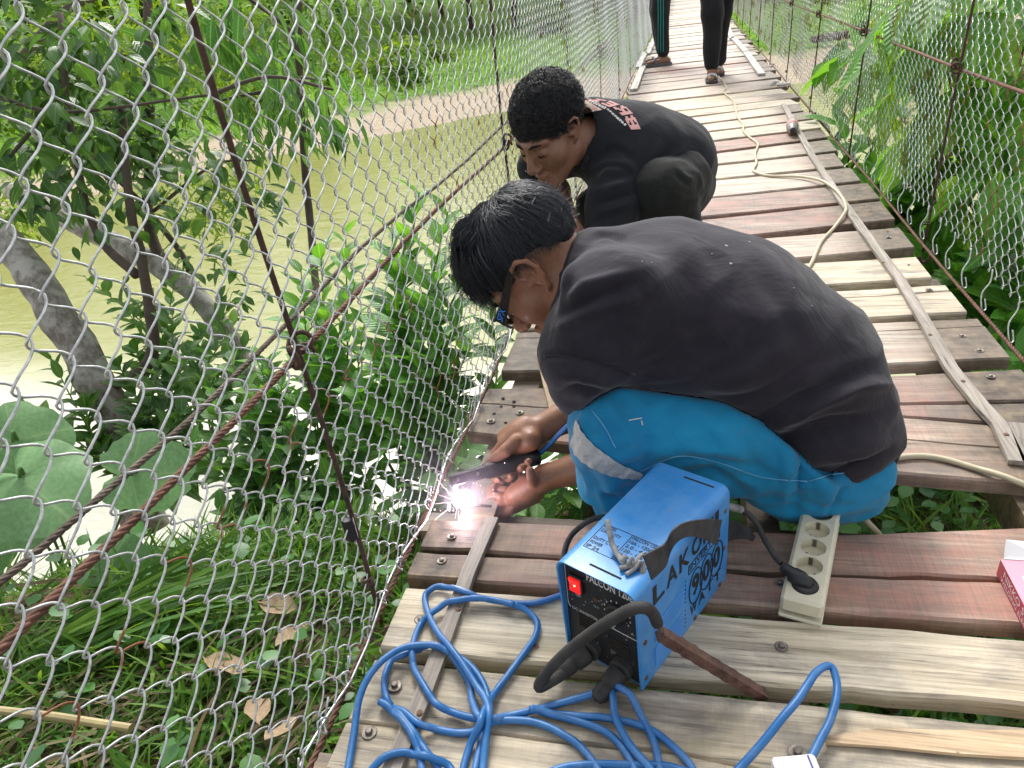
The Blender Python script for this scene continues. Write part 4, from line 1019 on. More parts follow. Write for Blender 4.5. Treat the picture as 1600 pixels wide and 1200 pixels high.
# ================================================================== FAR BANK
def far_tree(label, x, yy, h, cw, mat, n=900, size=.5, copy=None, group='trees on the far bank', bark=M_TWIG):
    z = height(x, yy)
    if copy is not None:
        r = copy.copy(); COL.objects.link(r); r.location = (x, yy, z); r['label'] = label
        r.rotation_euler.z = random.uniform(0, 6.28)
        s = h / copy['_h'] if '_h' in copy.keys() else 1.0
        r.scale = (s, s, s)
        for ch in copy.children:
            c_ = ch.copy(); COL.objects.link(c_); c_.parent = r
        return r
    r = empty('forest_tree', (x, yy, z), label, 'tree', group)
    m = MB(); m.tube([(x, yy, z - .3), (x + .1, yy, z + h * .3), (x - .1, yy + .2, z + h * .6), (x, yy, z + h * .85)], [h * .022, h * .018, h * .012, h * .006], 7); m.build('trunk', bark, r, smooth='all')
    b = leaf_arrays(1, 0.6, 0.5, 0.2, 0.15, 2)
    locs, rots, scs = [], [], []
    lob = [(Vector((random.gauss(0, cw * .34), random.gauss(0, cw * .34), h * random.uniform(.35, .98))), random.uniform(.16, .34) * cw) for _ in range(15)]
    for _ in range(n):
        c, q = random.choice(lob); d = rdir(); p = c + d * q * random.uniform(.5, 1.08)
        locs.append((x + p.x, yy + p.y, z + p.z)); rots.append(frame(rdir(-.6, .6), random.uniform(-.8, .8))); scs.append(size * random.uniform(.6, 1.3))
    scatter_np('crown', b, rots, scs, locs, mat, r, kind='stuff')
    return r
T0 = [far_tree('tall dark forest tree, fullest of the row above the meadow', -14, 66, 13, 9, L_ISL_D, 1500, .75),
      far_tree('mid green forest tree with a broad crown above the meadow', -28, 62, 12, 9, L_ISL_M, 1500, .7),
      far_tree('yellow green forest tree beside the dark ones above the meadow', -40, 50, 11, 8, L_ISL_Y, 1400, .65)]
for i in range(34):
    k = random.choice([0, 0, 1, 1, 2]); src = T0[k]
    x = -62 + i * 3.6 + random.uniform(-1, 1); yy = shore(x) + 42 + random.uniform(-4, 16)
    r = src.copy(); COL.objects.link(r); r.location = (x, yy, height(x, yy) - .3); r.rotation_euler.z = random.uniform(0, 6.28); s = random.uniform(.8, 1.35); r.scale = (s, s, s * random.uniform(.9, 1.15))
    r['label'] = ['dark forest tree standing in the tree line across the river', 'mid green forest tree standing in the tree line across the river', 'yellow green forest tree standing in the tree line across the river'][k] + (', behind the left fence' if x < -20 else ', above the squatting people' if x < 2 else ', beyond the right fence')
    for ch in src.children:
        c_ = ch.copy(); COL.objects.link(c_); c_.parent = r
# bushes on the meadow
LB = []
bb = leaf_arrays(1, 0.55, 0.5, 0.2, 0.15, 2)
def bush(x, yy, rad, mat, n, size, label):
    z = height(x, yy); r = empty('meadow_bush', (x, yy, z), label, 'bush', 'bushes on the far meadow')
    foliage(Vector((x, yy, z + rad * .55)), rad, n, bb, size, mat, r, 'foliage', .7, down=.05)
    m = MB(); m.tube([(x, yy, z - .1), (x, yy, z + rad * .6)], .05, 6); m.build('stem', M_TWIG, r)
    return r
B0 = [bush(-20, 34, 1.5, L_ISL_Y, 420, .34, 'yellow green bush on the far meadow, nearest the sand on the left'), bush(-15, 40, 1.6, L_ISL_M, 420, .36, 'darker green bush in the middle of the far meadow')]
for i in range(26):
    k = random.choice([0, 0, 1]); src = B0[k]; x = random.uniform(-40, 22); yy = shore(x) + random.uniform(10, 36); s = random.uniform(.5, 1.3)
    r = src.copy(); COL.objects.link(r); r.location = (x, yy, height(x, yy) - .1); r.rotation_euler.z = random.uniform(0, 6); r.scale = (s, s, s)
    r['label'] = ('low ' if s < .75 else 'big ' if s > 1.05 else 'middling ') + ['yellow green bush', 'dark green bush'][k] + (' on the left part of the grassy far bank' if x < -18 else ' on the far bank behind the squatting people' if x < 0 else ' on the far bank beyond the right fence')
    for ch in src.children:
        c_ = ch.copy(); COL.objects.link(c_); c_.parent = r
# meadow grass tufts
pts = []
while len(pts) < 16000:
    x = random.uniform(-45, 25); yy = shore(x) + 6.5 + abs(random.gauss(0, 14))
    if yy < shore(x) + 44: pts.append((x, yy, height(x, yy)))
bt = leaf_arrays(1, 0.12, 0.4, 0.3, 0.1, 2)
scatter_np('meadow_grass', bt, [frame(rdir(.3, 1.0)) for _ in pts], [random.uniform(.35, .9) for _ in pts], pts, leaf_mat('meadow grass', [(0.09, 0.23, 0.022), (0.15, 0.33, 0.035), (0.25, 0.39, 0.065)], .35, .6, island=True, spec=.2), kind='stuff')
# stranded log on the far sand
p = PZ(1320, 62, -3.3)
m = MB(); m.tube([p + Vector((-1.6, 0, .15)), p + Vector((0, .2, .2)), p + Vector((2.2, .1, .2))], [.18, .2, .1], 8); m.build('log', M_TWIG, None, smooth=True, label='dark driftwood log stranded on the far sand bank', cat='log')
# ================================================================== BODIES: smooth solid modelling, one continuous surface each
def _arr(p): return np.array([p[0], p[1], p[2]], dtype=np.float64)
class Solid:
    """list of soft blended solids -> one closed mesh"""
    def __init__(s): s.p = []
    def cone(s, a, b, ra, rb, k=0.02, op=1, scale=None, c=None):
        s.p.append(('c', _arr(a), _arr(b), ra, rb, k, op, scale, None if c is None else _arr(c))); return s
    def chain(s, pts, rs, k=0.02, **kw):
        for i in range(len(pts) - 1): s.cone(pts[i], pts[i + 1], rs[i], rs[i + 1], k, **kw)
        return s
    def ball(s, c, r, k=0.02, op=1): s.p.append(('b', _arr(c), r, k, op)); return s
    def ell(s, c, rad, M=None, k=0.02, op=1):
        M = np.eye(3) if M is None else np.array([[M[i][j] for j in range(3)] for i in range(3)])
        s.p.append(('e', _arr(c), np.array(rad, float), M, k, op)); return s
    @staticmethod
    def _d(p, X):
        if p[0] == 'b': return np.linalg.norm(X - p[1], axis=1) - p[2], p[3], p[4]
        if p[0] == 'e':
            q = (X - p[1]) @ p[3]; k0 = np.linalg.norm(q / p[2], axis=1); k1 = np.linalg.norm(q / (p[2] ** 2), axis=1)
            return k0 * (k0 - 1.0) / np.maximum(k1, 1e-9), p[4], p[5]
        _, a, b, ra, rb, k, op, sc, c = p
        if sc is not None:
            X = (X - c) / sc + c; a = (a - c) / sc + c; b = (b - c) / sc + c
        ba = b - a; l2 = max(ba @ ba, 1e-12)
        h = np.clip(((X - a) @ ba) / l2, 0, 1)
        d = np.linalg.norm(X - a - h[:, None] * ba, axis=1) - (ra + (rb - ra) * h)
        if sc is not None: d = d * min(np.min(sc), 1.0)
        return d, k, op
    def evaluate(s, X, idx=None):
        d = None
        for i in (range(len(s.p)) if idx is None else idx):
            di, k, op = s._d(s.p[i], X)
            if d is None: d = di; continue
            if op == 1:
                h = np.clip(0.5 + 0.5 * (d - di) / k, 0, 1); d = d * (1 - h) + di * h - k * h * (1 - h)
            else:
                h = np.clip(0.5 - 0.5 * (d + di) / k, 0, 1); d = d * (1 - h) - di * h + k * h * (1 - h)
        return d
    def mesh(s, h, pad=0.02, smooth=2, B=12):
        lo = np.full(3, 1e9); hi = -lo
        for p in s.p:
            if p[0] == 'b': q = [(p[1], p[2])]
            elif p[0] == 'e': q = [(p[1], max(p[2]))]
            else: q = [(p[1], p[3] * (max(p[7]) if p[7] is not None else 1)), (p[2], p[4] * (max(p[7]) if p[7] is not None else 1))]
            if (p[6] if p[0] == 'c' else p[-1]) == -1: continue
            for c, r in q: lo = np.minimum(lo, c - r); hi = np.maximum(hi, c + r)
        lo -= pad; hi += pad
        nb = np.ceil((hi - lo) / (h * B)).astype(int)
        bc = [lo[i] + (np.arange(nb[i]) + 0.5) * B * h for i in range(3)]
        G = np.stack(np.meshgrid(*bc, indexing='ij'), -1).reshape(-1, 3)
        D = np.stack([s._d(p, G)[0] for p in s.p], 1); ops = np.array([p[-1] if p[0] != 'c' else p[6] for p in s.p]); ks = np.array([(p[5] if p[0] == 'c' else p[-2]) for p in s.p])
        rad = B * h * 0.87
        full = s.evaluate(G)
        S = np.zeros(tuple(nb * B), np.float32)
        S = np.repeat(np.repeat(np.repeat(full.reshape(nb), B, 0), B, 1), B, 2).astype(np.float32)
        loc = (np.stack(np.meshgrid(*[np.arange(B)] * 3, indexing='ij'), -1).reshape(-1, 3) + 0.0) * h
        act = np.where(np.abs(full) < rad * 2.2 + 0.02)[0]
        Dpos = np.where(ops == 1, D, 1e9); best = Dpos.min(1)
        for b in act:
            sel = np.where(np.where(ops == 1, D[b] < best[b] + 2.3 * rad + ks, D[b] < 1.2 * rad + ks + 0.01))[0]
            if not len(sel) or ops[sel[0]] == -1: continue
            i, j, k = np.unravel_index(b, nb)
            X = loc + lo + np.array([i, j, k]) * B * h
            S[i * B:(i + 1) * B, j * B:(j + 1) * B, k * B:(k + 1) * B] = s.evaluate(X, sel).reshape(B, B, B)
        return surface_nets(S, lo, h, smooth)
def surface_nets(S, lo, h, smooth=2):
    ins = S < 0
    nx, ny, nz = S.shape
    c = np.zeros((nx - 1, ny - 1, nz - 1), np.int8)
    for a in (0, 1):
        for b in (0, 1):
            for d in (0, 1): c += ins[a:nx - 1 + a, b:ny - 1 + b, d:nz - 1 + d]
    cell = np.argwhere((c > 0) & (c < 8))
    idx = -np.ones(c.shape, np.int64); idx[cell[:, 0], cell[:, 1], cell[:, 2]] = np.arange(len(cell))
    acc = np.zeros((len(cell), 3)); cnt = np.zeros(len(cell))
    cor = [(a, b, d) for a in (0, 1) for b in (0, 1) for d in (0, 1)]
    val = {q: S[cell[:, 0] + q[0], cell[:, 1] + q[1], cell[:, 2] + q[2]].astype(np.float64) for q in cor}
    for q in cor:
        for ax in range(3):
            if q[ax]: continue
            q2 = tuple(1 if i == ax else q[i] for i in range(3))
            v0, v1 = val[q], val[q2]; m = (v0 < 0) != (v1 < 0)
            t = np.where(m, v0 / np.where(m, v0 - v1, 1), 0)
            p = np.array(q, float)[None] + np.eye(3)[ax][None] * t[:, None]
            acc[m] += p[m]; cnt[m] += 1
    V = (cell + acc / cnt[:, None]) * h + lo
    F = []
    for ax in range(3):
        o = [i for i in range(3) if i != ax]
        sl0 = [slice(None)] * 3; sl1 = [slice(None)] * 3
        sl0[ax] = slice(0, S.shape[ax] - 1); sl1[ax] = slice(1, S.shape[ax])
        e = ins[tuple(sl0)] != ins[tuple(sl1)]
        E = np.argwhere(e)
        E = E[(E[:, o[0]] > 0) & (E[:, o[1]] > 0) & (E[:, o[0]] < S.shape[o[0]] - 1) & (E[:, o[1]] < S.shape[o[1]] - 1)]
        q = []
        for (da, db) in ((-1, -1), (0, -1), (0, 0), (-1, 0)):
            t = E.copy(); t[:, o[0]] += da; t[:, o[1]] += db; q.append(idx[t[:, 0], t[:, 1], t[:, 2]])
        q = np.stack(q, 1); flip = ins[E[:, 0], E[:, 1], E[:, 2]]
        if ax == 1: flip = ~flip
        q[~flip] = q[~flip][:, ::-1]
        F.append(q)
    F = np.concatenate(F); F = F[(F >= 0).all(1)]
    for _ in range(smooth): V = lap(V, F, 0.5)
    return V, F
def lap(V, F, f=0.5):
    acc = np.zeros_like(V); cnt = np.zeros(len(V))
    for a, b in ((0, 1), (1, 2), (2, 3), (3, 0)):
        for i, j in ((a, b), (b, a)):
            acc += np.stack([np.bincount(F[:, i], V[F[:, j], d], len(V)) for d in range(3)], 1); cnt += np.bincount(F[:, i], minlength=len(V))
    return V * (1 - f) + f * acc / np.maximum(cnt, 1)[:, None]
def vnormals(V, F):
    n = np.cross(V[F[:, 2]] - V[F[:, 0]], V[F[:, 3]] - V[F[:, 1]]); N = np.zeros_like(V)
    for k in range(4): N += np.stack([np.bincount(F[:, k], n[:, d], len(V)) for d in range(3)], 1)
    return N / np.maximum(np.linalg.norm(N, axis=1), 1e-12)[:, None]
def pix(V):
    P = V - np.array([0, 0, CAMH]); cx = P @ np.array([EX[0], EY[0], EZ[0]]); cyy = P @ np.array([EX[1], EY[1], EZ[1]]); cz = P @ np.array([EX[2], EY[2], EZ[2]])
    return np.stack([800 + FPX * cx / cz, 600 + FPX * cyy / cz], 1)
def seg_dist(Q, pts):
    best = np.full(len(Q), 1e9); tt = np.zeros(len(Q)); n = len(pts) - 1
    for i in range(n):
        a = np.array(pts[i], float); b = np.array(pts[i + 1], float); ba = b - a
        h = np.clip(((Q - a) @ ba) / max(ba @ ba, 1e-9), 0, 1); d = np.linalg.norm(Q - a - h[:, None] * ba, axis=1)
        m = d < best; best[m] = d[m]; tt[m] = (i + h[m]) / n
    return best, tt
def folds(V, F, lst, gain=1.7):
    """cloth folds: ridges (amp>0) and creases (amp<0) along lines measured on the side of the cloth that faces the bridge's near end"""
    N = vnormals(V, F); view = V - np.array([0, 0, CAMH]); facing = np.clip(-(N * view).sum(1) / np.linalg.norm(view, axis=1) * 3, 0, 1)
    Q = pix(V); off = np.zeros(len(V))
    for pts, amp, wd in lst:
        d, t = seg_dist(Q, catmull2(pts)); off += gain * amp * np.exp(-(d / wd) ** 2) * np.sin(PI * np.clip(t * 0.9 + 0.05, 0, 1)) ** 0.6
    return V + N * (off * facing)[:, None]
def catmull2(pts): return [(p.x, p.y) for p in catmull([(a[0], a[1], 0) for a in pts], 5)]
def ripple(V, F, amp, scale, seed=0, stretch=(1, 1, 1)):
    N = vnormals(V, F)
    n = np.array([mnoise.noise(Vector((v[0] * stretch[0] * scale + seed, v[1] * stretch[1] * scale, v[2] * stretch[2] * scale))) for v in V])
    return V + N * (n * amp)[:, None]

def creases(V, F, amp, scale, seed=0, stretch=(1, 1, 1)):
    N = vnormals(V, F)
    n = np.array([abs(mnoise.noise(Vector((v[0] * stretch[0] * scale + seed, v[1] * stretch[1] * scale, v[2] * stretch[2] * scale)))) for v in V])
    return V + N * ((0.22 - np.minimum(n, .5)) * amp)[:, None]
def basis3(f, u):
    f = Vector(f).normalized(); u = Vector(u); u = (u - f * u.dot(f)).normalized(); l = u.cross(f)
    return f, l, u
def head(S, C, f, l, u, s=1.0, nose=1.0, es=1.0):
    """face, skull and ears; f forward, l to the head's left, u up"""
    def P(a, b, c): return Vector(C) + (f * a + l * b + u * c) * s
    M = Matrix((f, l, u)).transposed()
    S.ell(P(-.020, 0, .040), (.097 * s, .076 * s, .088 * s), M, .02)
    S.ell(P(.022, 0, -.030), (.068 * s, .062 * s, .088 * s), M, .03)
    for q in (-1, 1):
        S.cone(P(.060, .012 * q, -.108), P(-.008, .056 * q, -.060), .020 * s, .018 * s, .03)
        S.ball(P(.050, .044 * q, -.028), .025 * s, .03)
        S.cone(P(.085, .010 * q, .020), P(.068, .048 * q, .024), .011 * s, .010 * s, .012)
    S.ball(P(.076, 0, -.104), .018 * s, .02)
    for q in (-1, 1): S.ball(P(.102, .034 * q, -.002), .019 * s, .014, -1)
    for q in (-1, 1):
        S.ell(P(.073, .033 * q, -.003), (.015 * s, .017 * s, .0135 * s), M, .005)
        S.cone(P(.085, .018 * q, -.009), P(.078, .048 * q, -.008), .0035 * s, .003 * s, .004)
    S.cone(P(.086, 0, .012), P(.108, 0, -.036), .0085 * s, .0125 * s * nose, .012)
    S.ball(P(.108, 0, -.040), .0125 * s * nose, .008)
    for q in (-1, 1):
        S.ball(P(.097, .013 * q, -.045), .0088 * s * nose, .007)
        S.ball(P(.104, .007 * q, -.0525), .0042 * s, .004, -1)
    S.cone(P(.088, -.018, -.072), P(.094, 0, -.069), .0055 * s, .0075 * s, .008); S.cone(P(.094, 0, -.069), P(.088, .018, -.072), .0075 * s, .0055 * s, .008)
    S.cone(P(.086, -.015, -.083), P(.091, 0, -.084), .006 * s, .0085 * s, .008); S.cone(P(.091, 0, -.084), P(.086, .015, -.083), .0085 * s, .006 * s, .008)
    S.cone(P(.101, -.014, -.0765), P(.104, 0, -.0765), .0028 * s, .003 * s, .003, -1); S.cone(P(.104, 0, -.0765), P(.101, .014, -.0765), .003 * s, .0028 * s, .003, -1)
    for q in (-1, 1):
        E = [(-.002, .072, .008), (.004, .078, .022), (-.004, .085, .033), (-.018, .089, .034), (-.029, .088, .022), (-.029, .085, .004), (-.022, .081, -.012), (-.012, .077, -.025), (-.005, .073, -.030)]
        E = [(-.014 + (a + .014) * es, .076 + (b - .076) * es * 1.15, .002 + (c - .002) * es) for a, b, c in E]
        pts = [P(a, b * q, c) for a, b, c in E]
        S.chain(pts, [.004 * s, .0042 * s, .0045 * s, .0045 * s, .0045 * s, .0045 * s, .005 * s, .0065 * s, .005 * s], .003)
        S.ell(P(-.014, .075 * q, .004), (.017 * s, .006 * s, .028 * s), M, .004)
        S.chain([P(-.008, .080 * q, .022), P(-.018, .081 * q, .012), P(-.019, .081 * q, -.004), P(-.012, .078 * q, -.014)], [.003 * s, .0035 * s, .0035 * s, .003 * s], .003)
        S.ball(P(-.010, .0855 * q, .000), .0085 * s, .004, -1)
        S.cone(P(-.008, .0905 * q, .020), P(-.015, .0905 * q, .014), .006 * s, .005 * s, .004, -1)
        S.ball(P(.002, .074 * q, -.004), .0055 * s, .004)
    return P
def finger(S, pts, r0, r1, k=0.0035):
    n = len(pts); S.chain(pts, [r0 + (r1 - r0) * i / (n - 1) for i in range(n)], k)

def cloth_mat(name, lo, hi, scale=420, dust=0.0, dustcol=(.2, .19, .18), rough=.9, sheen=.25, wrinkle=.35, wscale=10):
    g = NG(name); v = g.coord('Object')
    c = g.ramp(g.noise(v, 7, 6, .6), [(.3, lo), (.7, hi)])
    if dust: c = g.mix(g.ramp(g.noise(v, 22, 6, .7), [(.5, 0.0), (.75, dust)]), c, dustcol)
    c = g.mix(.5, c, g.ramp(g.noise(v, 900, 2), [(.3, (.75, .75, .75)), (.7, (1.15, 1.15, 1.15))]), 'MULTIPLY')
    g.color(c); g.set(Roughness=rough); g.b.inputs['Specular IOR Level'].default_value = .25
    g.b.inputs['Sheen Weight'].default_value = sheen; g.b.inputs['Sheen Roughness'].default_value = .45
    b = g.bump(g.noise(g.coord('Object', (1, 1.2, .8)), wscale, 4, .5, .6), wrinkle, .02); b = g.bump(g.noise(v, scale, 2), .25, .0008, b); g.normal(b)
    return g.m
def skin_mat(name, lo, hi, red=(.30, .10, .06)):
    g = NG(name); v = g.coord('Object')
    c = g.ramp(g.noise(v, 14, 5), [(.3, lo), (.7, hi)])
    c = g.mix(g.ramp(g.noise(v, 45, 3), [(.5, 0.0), (.8, .35)]), c, red)
    g.color(g.mix(g.ramp(g.noise(v, 110, 4, .7), [(.45, 0.0), (.75, .30)]), c, [k * .45 for k in lo])); g.l(g.ramp(g.noise(v, 28, 5), [(.3, .34), (.7, .62)]), g.b.inputs['Roughness']); g.b.inputs['Specular IOR Level'].default_value = .5
    g.b.inputs['Subsurface Weight'].default_value = .12; g.b.inputs['Subsurface Radius'].default_value = (.012, .005, .003); g.b.inputs['Subsurface Scale'].default_value = .5
    b = g.bump(g.noise(v, 260, 3), .18, .001); g.normal(g.bump(g.noise(v, 60, 3), .12, .002, b)); return g.m
M_SKIN = skin_mat('brown skin', (.235, .105, .056), (.34, .158, .088), (.31, .11, .065))
M_SKIN2 = skin_mat('brown skin, assistant', (.20, .096, .057), (.29, .142, .088), (.25, .095, .06))
def hair_mat(name, c0, c1, rough=.38):
    g = NG(name); gi = g.n('ShaderNodeNewGeometry'); g.color(g.ramp(gi.outputs['Random Per Island'], [(0, c0), (1, c1)])); g.set(Roughness=rough); g.b.inputs['Specular IOR Level'].default_value = .55; return g.m
M_HAIR = hair_mat('straight black hair', (.010, .012, .016), (.032, .037, .046))
M_HAIRC = hair_mat('curly black hair', (.010, .010, .011), (.03, .03, .032), .45)
M_HAIRB = plain('hair base', (.006, .006, .007), .7, spec=.2)
def tubes_np(name, paths, r, mat, parent, sides=4, **kw):
    """many thin tapered hairs as one mesh; paths (n,k,3)"""
    Pn = np.asarray(paths); n, k, _ = Pn.shape
    T = np.gradient(Pn, axis=1); T /= np.maximum(np.linalg.norm(T, axis=2, keepdims=True), 1e-9)
    ref = np.where(np.abs(T[..., 2:3]) < .9, np.array([0, 0, 1.0]), np.array([1.0, 0, 0])); U = np.cross(T, ref); U /= np.maximum(np.linalg.norm(U, axis=2, keepdims=True), 1e-9); W = np.cross(T, U)
    an = 2 * PI * np.arange(sides) / sides; tp = np.linspace(1, .25, k)[None, :, None, None] * r
    V = Pn[:, :, None, :] + tp * (np.cos(an)[None, None, :, None] * U[:, :, None, :] + np.sin(an)[None, None, :, None] * W[:, :, None, :])
    i = np.arange(k - 1)[:, None] * sides; q = np.arange(sides)[None, :]; q2 = (q + 1) % sides
    F1 = np.stack([i + q, i + q2, i + sides + q2, i + sides + q], -1).reshape(-1, 4)
    F = F1[None] + (np.arange(n) * k * sides)[:, None, None]
    return obj_np(name, V.reshape(-1, 3), F.reshape(-1, 4), mat, parent, True, **kw)
def hem_shift(V, F, above, below, ramp=9.0):
    """cloth overlap along the shirt hem: the layer sinks (negative) or stands proud on either side of the hem line"""
    N = vnormals(V, F); view = V - np.array([0, 0, CAMH]); fc = np.clip(-(N * view).sum(1) / np.linalg.norm(view, axis=1) * 5 + .35, 0, 1)
    Q = pix(V); hy = np.interp(Q[:, 0], [905, 935, 965, 1050, 1130, 1190, 1230, 1270, 1312, 1345, 1380, 1410], [640, 618, 607, 612, 630, 655, 692, 735, 757, 752, 736, 712])
    hy = hy + 2.5 * np.sin(Q[:, 0] / 23.0)
    t = np.clip((Q[:, 1] - hy) / ramp, -1, 1); inr = np.clip((Q[:, 0] - 900) / 12, 0, 1)
    near = np.clip(1 - (np.abs(Q[:, 1] - hy) - 60) / 40, 0, 1)
    off = np.where(t > 0, below * t, above * -t) * fc * inr * near
    return V + N * off[:, None]
# ================================================================== THE WELDER
W_ = empty('person', (0.15, 1.15, -0.14), 'person in faded black T-shirt and bright blue trousers squatting and holding the welding tool', 'person')
fw, lw, uw = basis3((-0.60, -0.10, -0.78), (-0.78, 0.0, 0.62))
ear = at(833, 432, 1.115)
CW = ear - lw * 0.083 + fw * 0.012
B = Solid()
PW = head(B, CW, fw, lw, uw, 1.0, 1.0, 1.14)
YC = 1.20
# neck and trunk core
B.cone(PW(-.025, 0, -.05), at(925, 430, YC), .056, .062, .03)
B.cone(at(925, 430, YC), at(980, 455, YC), .062, .068, .03)
B.chain([at(980, 455, YC), at(1110, 490, YC), at(1240, 585, YC), at(1290, 670, YC)], [.068, .085, .085, .08], .03, scale=np.array([1, 1.25, 1.0]), c=at(1100, 500, YC))
# legs inside the trousers, feet on the beam under the gap
for (hp, kn, an, toe) in ((at(1270, 715, 1.10), at(968, 682, 1.045), Vector((0.04, 1.12, -0.10)), Vector((-0.10, 1.10, -0.135))),
                          (at(1250, 690, 1.30), at(985, 640, 1.36), Vector((0.05, 1.30, 0.05)), Vector((-0.10, 1.30, 0.022)))):
    B.chain([hp, kn, an], [.07, .05, .032], .02); B.cone(an - Vector((-.03, 0, .01)), toe, .026, .020, .02)
# right arm (far) with the tool, left arm underneath
sR, eR, wR = at(960, 470, 1.37), at(945, 622, 1.27), at(836, 674, 1.185)
sL, eL, wL = at(945, 490, 1.05), at(1000, 705, 1.13), at(852, 746, 1.115)
B.chain([sR, eR], [.055, .043], .02); B.chain([eR, eR.lerp(wR, .35), wR], [.041, .039, .026], .015)
B.chain([sL, eL], [.055, .043], .02); B.chain([eL, eL.lerp(wL, .4), wL], [.041, .038, .025], .015)
# right hand: palm over the handle, thumb along its top, finger ends coming round from behind
B.chain([wR, at(815, 680, 1.175), at(796, 694, 1.165)], [.026, .029, .025], .012)
B.cone(at(829, 688, 1.15), at(806, 701, 1.15), .022, .017, .012)
B.cone(at(822, 664, 1.19), at(792, 684, 1.19), .020, .021, .012)
finger(B, [at(806, 690, 1.14), at(790, 704, 1.122), at(777, 714, 1.115), at(765, 722, 1.11)], .0150, .0092)
for (kx, ky, mx, my, tx, ty) in ((786, 690, 770, 724, 779, 746), (796, 688, 787, 726, 799, 741), (808, 684, 802, 720, 815, 727), (818, 680, 816, 712, 826, 718)):
    finger(B, [at(kx, ky, 1.195), at((kx + mx) / 2 - 4, (ky + my) / 2, 1.205), at(mx, my + 6, 1.180), at((mx + tx) / 2, (my + ty) / 2 + 14, 1.140), at(tx, ty + 3, 1.098)], .0098, .0074)
# left hand: cupped below, fingers closing up against the handle
B.chain([wL, at(830, 762, 1.115), at(808, 774, 1.112)], [.025, .027, .025], .012)
B.cone(at(832, 772, 1.12), at(802, 788, 1.12), .021, .020, .012)
for (bx, by, mx, my, tx, ty, yy) in ((802, 766, 776, 764, 784, 753, 1.14), (796, 775, 768, 775, 770, 762, 1.118), (793, 787, 764, 789, 764, 775, 1.102), (798, 799, 773, 806, 765, 793, 1.092)):
    finger(B, [at(bx, by, yy), at((bx + mx) / 2, (by + my) / 2 + 1, yy - .008), at(mx, my, yy - .004), at((mx + tx) / 2 - 2, (my + ty) / 2, yy + .004), at(tx, ty, yy + .010)], .0094, .0074, .002)
finger(B, [at(836, 756, 1.10), at(831, 745, 1.085), at(828, 735, 1.085)], .0125, .0088)
V, F = B.mesh(0.0032, smooth=2)
obj_np('body', V, F, M_SKIN, W_, True)

# T-shirt
S = Solid()
sc = np.array([1.0, 1.42, 1.0]); cc = at(1100, 500, YC)
S.chain([at(957, 448, YC), at(1040, 462, YC), at(1155, 500, YC), at(1248, 572, YC), at(1293, 655, YC)], [.098, .123, .130, .126, .118], .04, scale=sc, c=cc)
S.cone(at(930, 425, YC), at(970, 440, YC), .072, .098, .04)                      # collar
S.cone(at(1293, 655, YC), at(1306, 680, 1.18), .113, .074, .05, scale=np.array([1, 1.5, 1]), c=cc)
S.chain([at(962, 470, 1.05), at(915, 545, 1.04), at(915, 605, 1.07)], [.088, .068, .060], .05)     # near sleeve
S.chain([at(985, 455, 1.36), at(945, 560, 1.34), at(925, 610, 1.27)], [.085, .070, .060], .05)   # far sleeve
S.cone(at(925, 500, 1.2), at(930, 580, 1.2), .085, .06, .05)
S.chain([at(925, 590, 1.11), at(985, 576, 1.11), at(1060, 570, 1.11), at(1130, 585, 1.11)], [.045, .050, .052, .045], .06)                      # front hanging down
S.cone(at(900, 402, 1.2) + Vector((-.05, 0, -.02)), at(926, 428, 1.2), .054, .056, .012, -1)
V, F = S.mesh(0.0055, smooth=3)
V = folds(V, F, [
    ([(1195, 672), (1260, 640), (1340, 606), (1388, 602)], .012, 13), ([(1190, 655), (1270, 618), (1350, 575)], -.010, 11),
    ([(1215, 690), (1300, 668), (1370, 650)], -.012, 11), ([(1240, 715), (1300, 700), (1385, 690)], .012, 14), ([(1290, 742), (1330, 725), (1385, 700)], -.007, 8),
    ([(1080, 605), (1160, 585), (1230, 540)], .007, 15), ([(1100, 625), (1180, 612), (1290, 555)], -.006, 10), ([(985, 585), (1060, 580), (1140, 555)], .005, 12),
    ([(888, 470), (925, 445), (975, 430)], .006, 9), ([(882, 490), (930, 462), (985, 446)], -.006, 7), ([(875, 510), (930, 485), (990, 470)], .005, 9),
    ([(930, 372), (945, 362), (975, 372)], -.006, 6), ([(852, 556), (905, 560), (985, 582)], -.005, 5), ([(870, 590), (915, 585), (960, 600)], .005, 9), ([(868, 618), (895, 606), (940, 605)], -.006, 7),
    ([(1050, 380), (1100, 430), (1120, 500)], .004, 22), ([(1180, 420), (1220, 470), (1240, 540)], -.004, 20), ([(905, 384), (890, 430), (872, 486)], .006, 6)])
V = ripple(V, F, .005, 9, 3); V = creases(V, F, .011, 6, 4, (1.0, .6, 1.7)); V = creases(V, F, .006, 15, 7, (.8, .6, 1.6))
M_SHIRT = cloth_mat('faded black cotton', (.0150, .0132, .0182), (.0258, .0230, .0308), dust=.3, dustcol=(.06, .053, .062), sheen=.14)
V = hem_shift(V, F, .004, -.035)
ts = obj_np('t_shirt', V, F, M_SHIRT, W_, True)
from mathutils.bvhtree import BVHTree
def on_mesh(V, F):
    bv = BVHTree.FromPolygons([tuple(v) for v in V], [tuple(int(i) for i in f) for f in F])
    def hit(px, py, off=.001):
        r = Vector(ray(px, py)).normalized(); h = bv.ray_cast(Vector((0, 0, CAMH)), r)
        return (h[0] + h[1] * off, h[1]) if h[0] is not None else (None, None)
    return hit
hitS = on_mesh(V, F)
M_SPK = plain('pale paint speck', (.30, .31, .34), .8)
